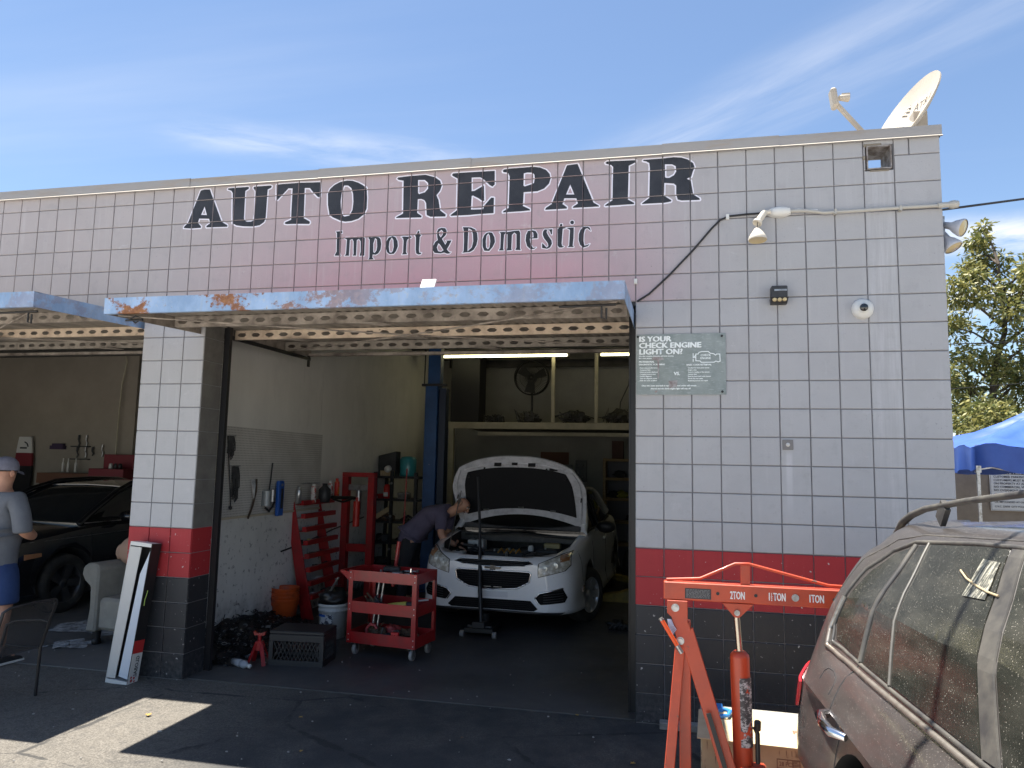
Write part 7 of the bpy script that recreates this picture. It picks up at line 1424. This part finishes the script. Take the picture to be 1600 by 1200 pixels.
for i,u in enumerate((79,87,99)): b=MB(); b.lathe((WX(u),6.35,1.50),[(0,0),(.022,0),(.022,.16),(.010,.20),(.010,.26),(0,.26)],12); single('white_tube',b,M_WHITE,('leftmost','middle','rightmost')[i]+' slim white tube standing on the brown workbench','tube',group='white tubes on the workbench')
wbn=root('workbench','brown wooden workbench with upper tray against the beige wall','workbench',(WX(105),6.2,0)); b=MB(); b.box(-.55,.75,-.25,.25,1.30,1.49); part('upper_tray',b,mat('brown_bench',(.15,.065,.035),.7),wbn,bevel=.006); b=MB(); b.box(-.65,1.4,-.30,.25,.92,1.0); part('top',b,mat('brown_bench',(.15,.065,.035)),wbn,bevel=.006)
for x in (-.6,1.35): b=MB(); b.box(x-.04,x+.04,-.28,-.2,0,.92); part('leg',b,mat('brown_bench',(.15,.065,.035)),wbn)
for x in (-.5,.7): b=MB(); b.box(x-.02,x+.02,-.2,.2,1.0,1.30); part('tray_leg',b,mat('brown_bench',(.15,.065,.035)),wbn)
t=root('red_toolbox','red metal toolbox with lifted lid on the bench','toolbox',(WX(172),6.1,1.35)); b=MB(); b.box(-.34,.40,-.2,.2,0,.24); part('base',b,mat('dark_red',(.20,.02,.03)),t,bevel=.008); b=MB(); b.box(-.34,.30,.15,.2,.241,.50); part('lid',b,mat('dark_red',(.20,.02,.03)),t,bevel=.008)
for i in range(3): b=MB(); b.lathe((.0+.1*i,-.05,.24),[(0,0),(.04,0),(.03,.09),(0,.1)],12); part('tin',b,M_WHITE if i==0 else M_DARK,t)
b=MB(); b.box(WX(150),WX(215),5.9,6.45,1.20,1.345); single('bench_cabinet',b,mat('dark_cabinet',(.04,.02,.015),.6),'dark cabinet carrying the red toolbox','cabinet',bevel=.008)
b=MB(); b.box(-9.62,-9.25,6.75,6.89,3.18,3.62); single('wall_speaker',b,M_BLK,'black box speaker high on the wall near the pillar','speaker',bevel=.01)
hang('wall_conduit','thin pale conduit running down the wall of the left bay','conduit',[(-9.93,6.40,3.88),(-9.90,6.40,3.75),(-9.86,6.40,3.6),(-9.93,6.40,3.2),(-9.95,6.40,2.6),(-9.95,6.40,1.6)],.014,M_CREAM)
b=MB(); b.box(-9.98,-9.84,6.30,6.46,3.80,3.88); single('conduit_bracket',b,M_BLK,'black ceiling bracket over the pale conduit','bracket')
q=NB('grubby_rag'); q.col(q.mix(q.rng(q.noise(q.tc.outputs['Object'],11,6,.7),.4,.6),(.50,.51,.52),(.16,.16,.16))); q.rough(.9)
def rag(x0_,x1_,y0_,y1_,sd_,lb):
    r2=random.Random(sd_); ph=[r2.uniform(0,6) for _ in range(4)]; b=MB(); b.grid(lambda u,v:(x0_+(x1_-x0_)*u+.04*math.sin(v*9+ph[0]),y0_+(y1_-y0_)*v+.04*math.sin(u*11+ph[1]),.012+.008*math.sin(u*17+ph[2])*math.sin(v*13+ph[3])),18,12); single('floor_mat',b,q.m,lb,'mat',recalc=False)
rag(-6.1,-5.15,1.1,1.9,3,'grubby grey mat on the floor under the black car nose'); rag(-5.55,-5.2,.55,.85,6,'small crumpled rag on the floor of the left bay')
# fallen leaves and litter on the asphalt
r=random.Random(77); M_LF=mat('dry_leaf',(.42,.26,.06),.8); M_LT=mat('litter_pale',(.5,.48,.44),.8)
def leaf(x,y,s_,m,a,lb,nm='fallen_leaf',cat='leaf',g='dry leaves scattered on the asphalt'):
    b=MB(); pts=[(0,-.5),(.18,-.2),(.42,-.22),(.25,.05),(.35,.35),(.08,.25),(0,.55),(-.1,.25),(-.35,.32),(-.22,.02),(-.4,-.25),(-.15,-.18)]
    V=[(x+s_*(p*math.cos(a)-w*math.sin(a)),y+s_*(p*math.sin(a)+w*math.cos(a)),.006+.25*s_*abs(p)) for p,w in pts]; b.add(V,[tuple(range(len(V)))]); b.add([Vector(v)+Vector((0,0,.0015)) for v in V],[tuple(range(len(V)))]); return single(nm,b,m,lb,cat,group=g,recalc=False)
leaf(-3.34,-.79,.055,M_LF,.6,'dry yellow leaf lying in the sunlit patch of asphalt',g=None) 
for x,y,s_ in ((-3.05,-1.05,.04),(-5.0,-.55,.03),(-2.30,-.55,.035),(-1.1,-.62,.03),(-.42,.02,.035),(-.30,-.02,.03),(.02,-.75,.04),(.12,-1.0,.035),(-.72,-.9,.03),(-2.0,-1.1,.03)): leaf(x,y,s_,r.choice([M_LF,M_LT,mat('brown_leaf',(.16,.09,.05),.8)]),r.uniform(0,6),'small dry leaf or scrap '+('left of the sunlit patch' if x<-4 else 'just inside the sunlit patch' if x<-2.9 else 'in the shade below the tool cart' if x<-1.9 else 'in the shade before the white car' if x<-.6 else ('just left of' if x<-.35 else 'beside')+' the right jamb' if y>-.3 else 'near the hoist foot')+', '+('closer to the camera' if y<-.8 else 'closer to the doorway'))
b=MB()
for _ in range(240):
    x=r.uniform(-6,1.0); y=r.uniform(-2.4,2.6); s_=r.uniform(.003,.010); b.cbox((x,y,s_*.4+.003),(s_*r.uniform(.8,2),s_,s_*.7),r.uniform(0,3))
single('grit',b,mat('pale_grit',(.34,.32,.29),.9),'pale grit and crumbs scattered over the floor and asphalt','grit',kind='stuff')

line('service_cable',(-8.9,-5.29,4.64),(12.2,.87,4.64),.0,.019,'thick overhead cable above the camera whose shadow crosses the dusty SUV')
# ---------------------------------------------------------------- people
def skinned(name,chains,m,parent,rootp=None,sub=2,thick=None):
    "chains: list of polylines [(x,y,z,r),...]; points closer than 1 mm are shared; one continuous skinned surface"
    V=[];E=[];Rr=[]
    def idx(p):
        for i,q in enumerate(V):
            if (q-Vector(p[:3])).length<.001: return i
        V.append(Vector(p[:3])); Rr.append(p[3] if isinstance(p[3],tuple) else (p[3],p[3])); return len(V)-1
    for c in chains:
        k=[idx(p) for p in c]; E+=[(a,b) for a,b in zip(k,k[1:])]
    me=bpy.data.meshes.new(name); me.from_pydata([tuple(v) for v in V],E,[]); o=bpy.data.objects.new(name,me); COL.objects.link(o)
    md=o.modifiers.new('s','SKIN'); md.use_smooth_shade=True; sv_=me.skin_vertices[0].data
    for i,r_ in enumerate(Rr): sv_[i].radius=r_; sv_[i].use_root=False
    sv_[idx(rootp) if rootp else 0].use_root=True
    s=o.modifiers.new('u','SUBSURF'); s.levels=sub; s.render_levels=sub
    dg=bpy.context.evaluated_depsgraph_get(); dg.update(); r2=bpy.data.meshes.new_from_object(o.evaluated_get(dg)); bpy.data.objects.remove(o)
    r2.materials.clear(); r2.materials.append(m)
    for p in r2.polygons: p.use_smooth=True; p.material_index=0
    o=bpy.data.objects.new(name,r2); COL.objects.link(o); o.parent=parent; r2.name=name; return o
def hand(w,d,side,curl=.5,up=Vector((0,0,1))):
    "finger chains from wrist point w along direction d; returned as chains rooted in the palm"
    d=d.normalized(); n=up.cross(d).normalized()*side; dn=d.cross(n).normalized(); ch=[]
    palm=w+d*.085
    for k,(o_,L) in enumerate(((-.030,.066),(-.010,.076),(.011,.072),(.031,.058))):
        a=palm+n*o_; p1=a+d*L*.45+dn*(-curl*.012); p2=p1+(d*math.cos(curl)-Vector((0,0,1))*math.sin(curl))*L*.35; p3=p2+(d*math.cos(curl*1.9)-Vector((0,0,1))*math.sin(curl*1.9))*L*.25
        ch.append([(*(w+d*.03+n*o_*.6),.018),(*a,.0125),(*p1,.0095),(*p2,.0088),(*p3,.0072)])
    t0=w+d*.03-n*.02; ch.append([(*(w+d*.01),.02),(*t0,.016),(*(t0-n*.030+d*.025),.012),(*(t0-n*.038+d*.055),.010)])
    return ch
q=NB('skin'); c=q.mix(q.rng(q.noise(q.tc.outputs['Object'],14,4),.35,.7),(.50,.27,.18),(.40,.20,.13)); q.col(c); q.rough(.55); q.b.inputs['Subsurface Weight'].default_value=.08; M_SKIN=q.m
def cloth(nm,c1,c2,sc=7): return mat(nm,c1,.9,noise=(c2,sc,.35,.7),bump=1.0,bscale=8)
# ---- man standing at the left edge, back to the camera
p1=root('person','man seen from behind in grey t-shirt, blue shorts and grey cap by the black car','person',(-5.585,-.02,0),R(-6))
r0=(0,0,.97,(.13,.095))
body=[[r0,(0,-.005,1.10,(.14,.10)),(0,-.01,1.25,(.15,.105)),(0,-.005,1.38,(.15,.10)),(0,.0,1.47,(.095,.08)),(0,.01,1.53,(.066,.068)),(0,.02,1.60,(.078,.090)),(0,.02,1.68,(.083,.098)),(0,.015,1.745,(.058,.07))]]
for s in (-1,1):
    body.append([(0,-.005,1.38,(.15,.10)),(s*.20,-.005,1.41,.070),(s*.275,-.01,1.30,.060),(s*.305,.0,1.13,.048),(s*.24,.15,1.08,.042),(s*.06,.255,1.12,.030)])
    body.append([r0,(s*.10,.0,.86,(.08,.085)),(s*.13,.0,.66,(.08,.085)),(s*.15,.01,.50,(.066,.068)),(s*.16,-.015,.36,(.064,.068)),(s*.165,-.01,.20,(.044,.046)),(s*.17,-.005,.09,(.040,.043)),(s*.175,.03,.045,(.04,.034)),(s*.18,.13,.03,(.04,.026))])
b_=skinned('body',body,M_SKIN,p1,r0)
for s in (-1,1):
    skinned('hand',hand(Vector((s*.06,.23,1.12)),Vector((-s,.12,.05)),s,.6),M_SKIN,p1,None,1)
M_TEE=cloth('grey_tshirt',(.145,.155,.175),(.115,.122,.14)); M_SHO=cloth('blue_shorts',(.025,.055,.16),(.018,.04,.12))
sh=[[(0,0,.76,(.200,.156)),(0,0,.98,(.206,.163)),(0,-.005,1.10,(.207,.162)),(0,-.012,1.25,(.213,.164)),(0,-.008,1.37,(.205,.146)),(0,.0,1.455,(.122,.095)),(0,.003,1.50,(.086,.082))]]
for s in (-1,1): sh.append([(0,-.008,1.37,(.205,.146)),(s*.20,-.008,1.41,.088),(s*.282,-.014,1.29,.084),(s*.307,-.010,1.15,.080),(s*.308,-.008,1.12,.080)])
skinned('t_shirt',sh,M_TEE,p1,sh[0][1])
hp=[[(0,0,1.0,(.19,.142)),(0,.0,.92,(.202,.155))]]
for s in (-1,1): hp.append([(0,.0,.92,(.202,.155)),(s*.11,.0,.82,(.128,.138)),(s*.14,.0,.66,(.118,.125)),(s*.15,.005,.53,(.116,.120)),(s*.151,.005,.50,(.116,.120))])
skinned('shorts',hp,M_SHO,p1,hp[0][0])
b=MB(); b.lathe((0,.015,1.675),[(.100,-.012),(.102,.0),(.100,.035),(.088,.07),(.060,.098),(.02,.112),(0,.113)],26,(0,.06,1),scale=(1.12,.92)); cp=part('cap',b,cloth('grey_cap',(.20,.20,.25),(.15,.15,.19),20),p1,recalc=False)
b=MB(); b.grid(lambda u,v:((u-.5)*.17*(1-v*.25),.095+v*.075-.06*(u-.5)**2*4*.3,1.672-.02*v-.03*(u-.5)**2*4),10,5); part('cap_brim',b,MATS['grey_cap'],cp,recalc=False)
b=MB(); b.lathe((0,.013,1.655),[(.096,0),(.097,.02)],24,scale=(1.10,.9)); part('hair',b,mat('dark_hair',(.03,.022,.018),.8),p1,recalc=False)
for s in (-1,1):
    b=MB(); b.lathe((s*.088,.015,1.635),[(.002,-.006),(.026,-.004),(.030,.003),(.02,.008),(0,.004)],14,(s,-.3,0),scale=(.65,1.1)); part('ear',b,M_SKIN,p1)
    b=MB(); sx_=s*.175; b.prism([(-.085,.0),(-.08,.06),(-.03,.095),(.02,.085),(.08,.06),(.16,.045),(.185,.02),(.18,.0)],'yz',sx_-.045,sx_+.045); part('shoe',b,mat('black_shoe',(.02,.02,.022),.6),p1,bevel=.014)
    b=MB(); b.prism([(-.09,.0),(-.09,.022),(.188,.020),(.188,.0)],'yz',sx_-.048,sx_+.048); part('shoe_sole',b,M_WHITE,p1,bevel=.004)
    b=MB(); b.cyl((s*.158,-.008,.09),(s*.156,-.012,.16),.044,.046,16,False); part('sock',b,mat('grey_sock',(.25,.25,.26),.9),p1)
# ---- mechanic bent over the engine bay
p2=root('person','bald mechanic in a dark purple t-shirt bent over the white car engine','person',(0,0,0))
def V4(x,y,z,r): return (x,y,z,r)
hipc=(-2.93,3.42,.90,(.10,.09))
bd=[[hipc,(-2.84,3.41,1.04,(.11,.09)),(-2.70,3.40,1.15,(.12,.09)),(-2.55,3.39,1.20,(.13,.09)),(-2.43,3.38,1.22,(.09,.075)),(-2.37,3.375,1.24,(.062,.062)),(-2.31,3.37,1.27,(.074,.084)),(-2.255,3.365,1.305,(.080,.094)),(-2.205,3.36,1.345,(.055,.065))]]
bd.append([(-2.55,3.39,1.20,(.13,.09)),(-2.50,3.20,1.15,.062),(-2.48,3.14,1.02,.054),(-2.47,3.11,.93,.047),(-2.38,3.12,.87,.042),(-2.27,3.13,.82,.030)])
bd.append([(-2.55,3.39,1.20,(.13,.09)),(-2.50,3.56,1.13,.060),(-2.52,3.57,.98,.052),(-2.53,3.50,.90,.045),(-2.42,3.40,.87,.040),(-2.31,3.32,.84,.030)])
for s in (-1,1):
    bd.append([hipc,(-2.95,3.42+s*.10,.80,(.07,.07)),(-2.98,3.42+s*.12,.62,.078),(-2.97,3.42+s*.13,.47,.056),(-3.0,3.42+s*.13,.34,.055),(-3.02,3.42+s*.13,.18,.038),(-3.03,3.42+s*.13,.09,.034),(-3.0,3.42+s*.13,.045,.036),(-2.90,3.42+s*.14,.03,(.034,.024))])
skinned('body',bd,M_SKIN,p2,hipc)
skinned('hand',hand(Vector((-2.28,3.13,.82)),Vector((.9,.15,-.25)),1,.7),M_SKIN,p2,None,1)
skinned('hand',hand(Vector((-2.32,3.32,.84)),Vector((.9,-.1,-.2)),-1,.7),M_SKIN,p2,None,1)
M_PUR=cloth('dark_purple_tshirt',(.125,.108,.170),(.090,.076,.120)); M_PAN=cloth('charcoal_trousers',(.028,.028,.033),(.018,.018,.022))
sh=[[(-3.03,3.42,.74,(.160,.145)),(-2.985,3.42,.84,(.178,.160)),(-2.93,3.42,.93,(.180,.160)),(-2.85,3.41,1.045,(.180,.152)),(-2.71,3.40,1.145,(.186,.144)),(-2.56,3.39,1.195,(.190,.136)),(-2.455,3.382,1.22,(.115,.096)),(-2.42,3.38,1.23,(.082,.076))],
 [(-2.56,3.39,1.195,(.190,.136)),(-2.50,3.20,1.15,.084),(-2.482,3.145,1.03,.080),(-2.476,3.125,.985,.079)],[(-2.56,3.39,1.195,(.190,.136)),(-2.505,3.56,1.13,.080),(-2.52,3.57,1.0,.076),(-2.523,3.56,.96,.074)]]
skinned('t_shirt',sh,M_PUR,p2,sh[0][3])
tr_=[[(-2.92,3.42,.95,(.15,.135)),(-2.95,3.42,.87,(.165,.148))]]
for s in (-1,1): tr_.append([(-2.95,3.42,.87,(.165,.148)),(-2.96,3.42+s*.10,.79,(.118,.112)),(-2.985,3.42+s*.12,.62,.098),(-2.98,3.42+s*.13,.47,.080),(-3.01,3.42+s*.13,.30,.072),(-3.025,3.42+s*.13,.12,.066)])
skinned('trousers',tr_,M_PAN,p2,tr_[0][0])
# head details: ears, nose, brow, short hair fringe, eyes and mouth; the face looks down to the right
hc=Vector((-2.26,3.365,1.30)); fw=Vector((.62,-.25,-.74)).normalized(); upv=Vector((.72,.0,.62)); upv=(upv-fw*upv.dot(fw)).normalized(); rt=fw.cross(upv).normalized()
b=MB(); b.tube([hc+fw*.072+upv*.02,hc+fw*.105-upv*.012,hc+fw*.098-upv*.022,hc+fw*.075-upv*.026],.011,8,[.008,.013,.014,.008]); part('nose',b,M_SKIN,p2)
for s in (-1,1):
    b=MB(); b.lathe(hc+rt*s*.076-fw*.005-upv*.005,[(.002,-.006),(.024,-.004),(.028,.003),(.018,.008),(0,.004)],14,rt*s-fw*.4,scale=(.65,1.1)); part('ear',b,M_SKIN,p2)
    b=MB(); b.lathe(hc+fw*.074+rt*s*.028+upv*.014,[(0,-.009),(.009,-.004),(.011,.003),(0,.008)],10,fw); part('eye',b,M_WHITE,p2); b=MB(); b.tube([hc+fw*.083+rt*s*.012+upv*.030,hc+fw*.080+rt*s*.032+upv*.034,hc+fw*.068+rt*s*.048+upv*.028],.005,6); part('eyebrow',b,mat('grey_brown_hair',(.07,.055,.045),.9),p2)
b=MB(); b.tube([hc+fw*.078-upv*.050-rt*.022,hc+fw*.086-upv*.050,hc+fw*.078-upv*.050+rt*.022],.0055,6); part('mouth',b,mat('lips',(.28,.11,.09),.6),p2)
def hairf(u,v):
    a=R(95+u*170)+0; z=v; ring=rt*math.sin(a)*.083+fw*math.cos(a)*.093; return hc+ring*(1-.10*v*v)+upv*(-.045+.065*v)-fw*.004
b=MB(); b.grid(hairf,18,5); part('hair',b,mat('stubble_hair',(.10,.085,.075),.9,noise=((.30,.17,.12),40,.45,.6)),p2,recalc=False)
for s in (-1,1):
    b=MB(); y_=3.42+s*.135; b.prism([(-3.11,.0),(-3.10,.07),(-3.04,.11),(-2.98,.09),(-2.90,.06),(-2.83,.03),(-2.82,0)],'xz',y_-.045,y_+.045); part('boot',b,M_BLK,p2,bevel=.012)
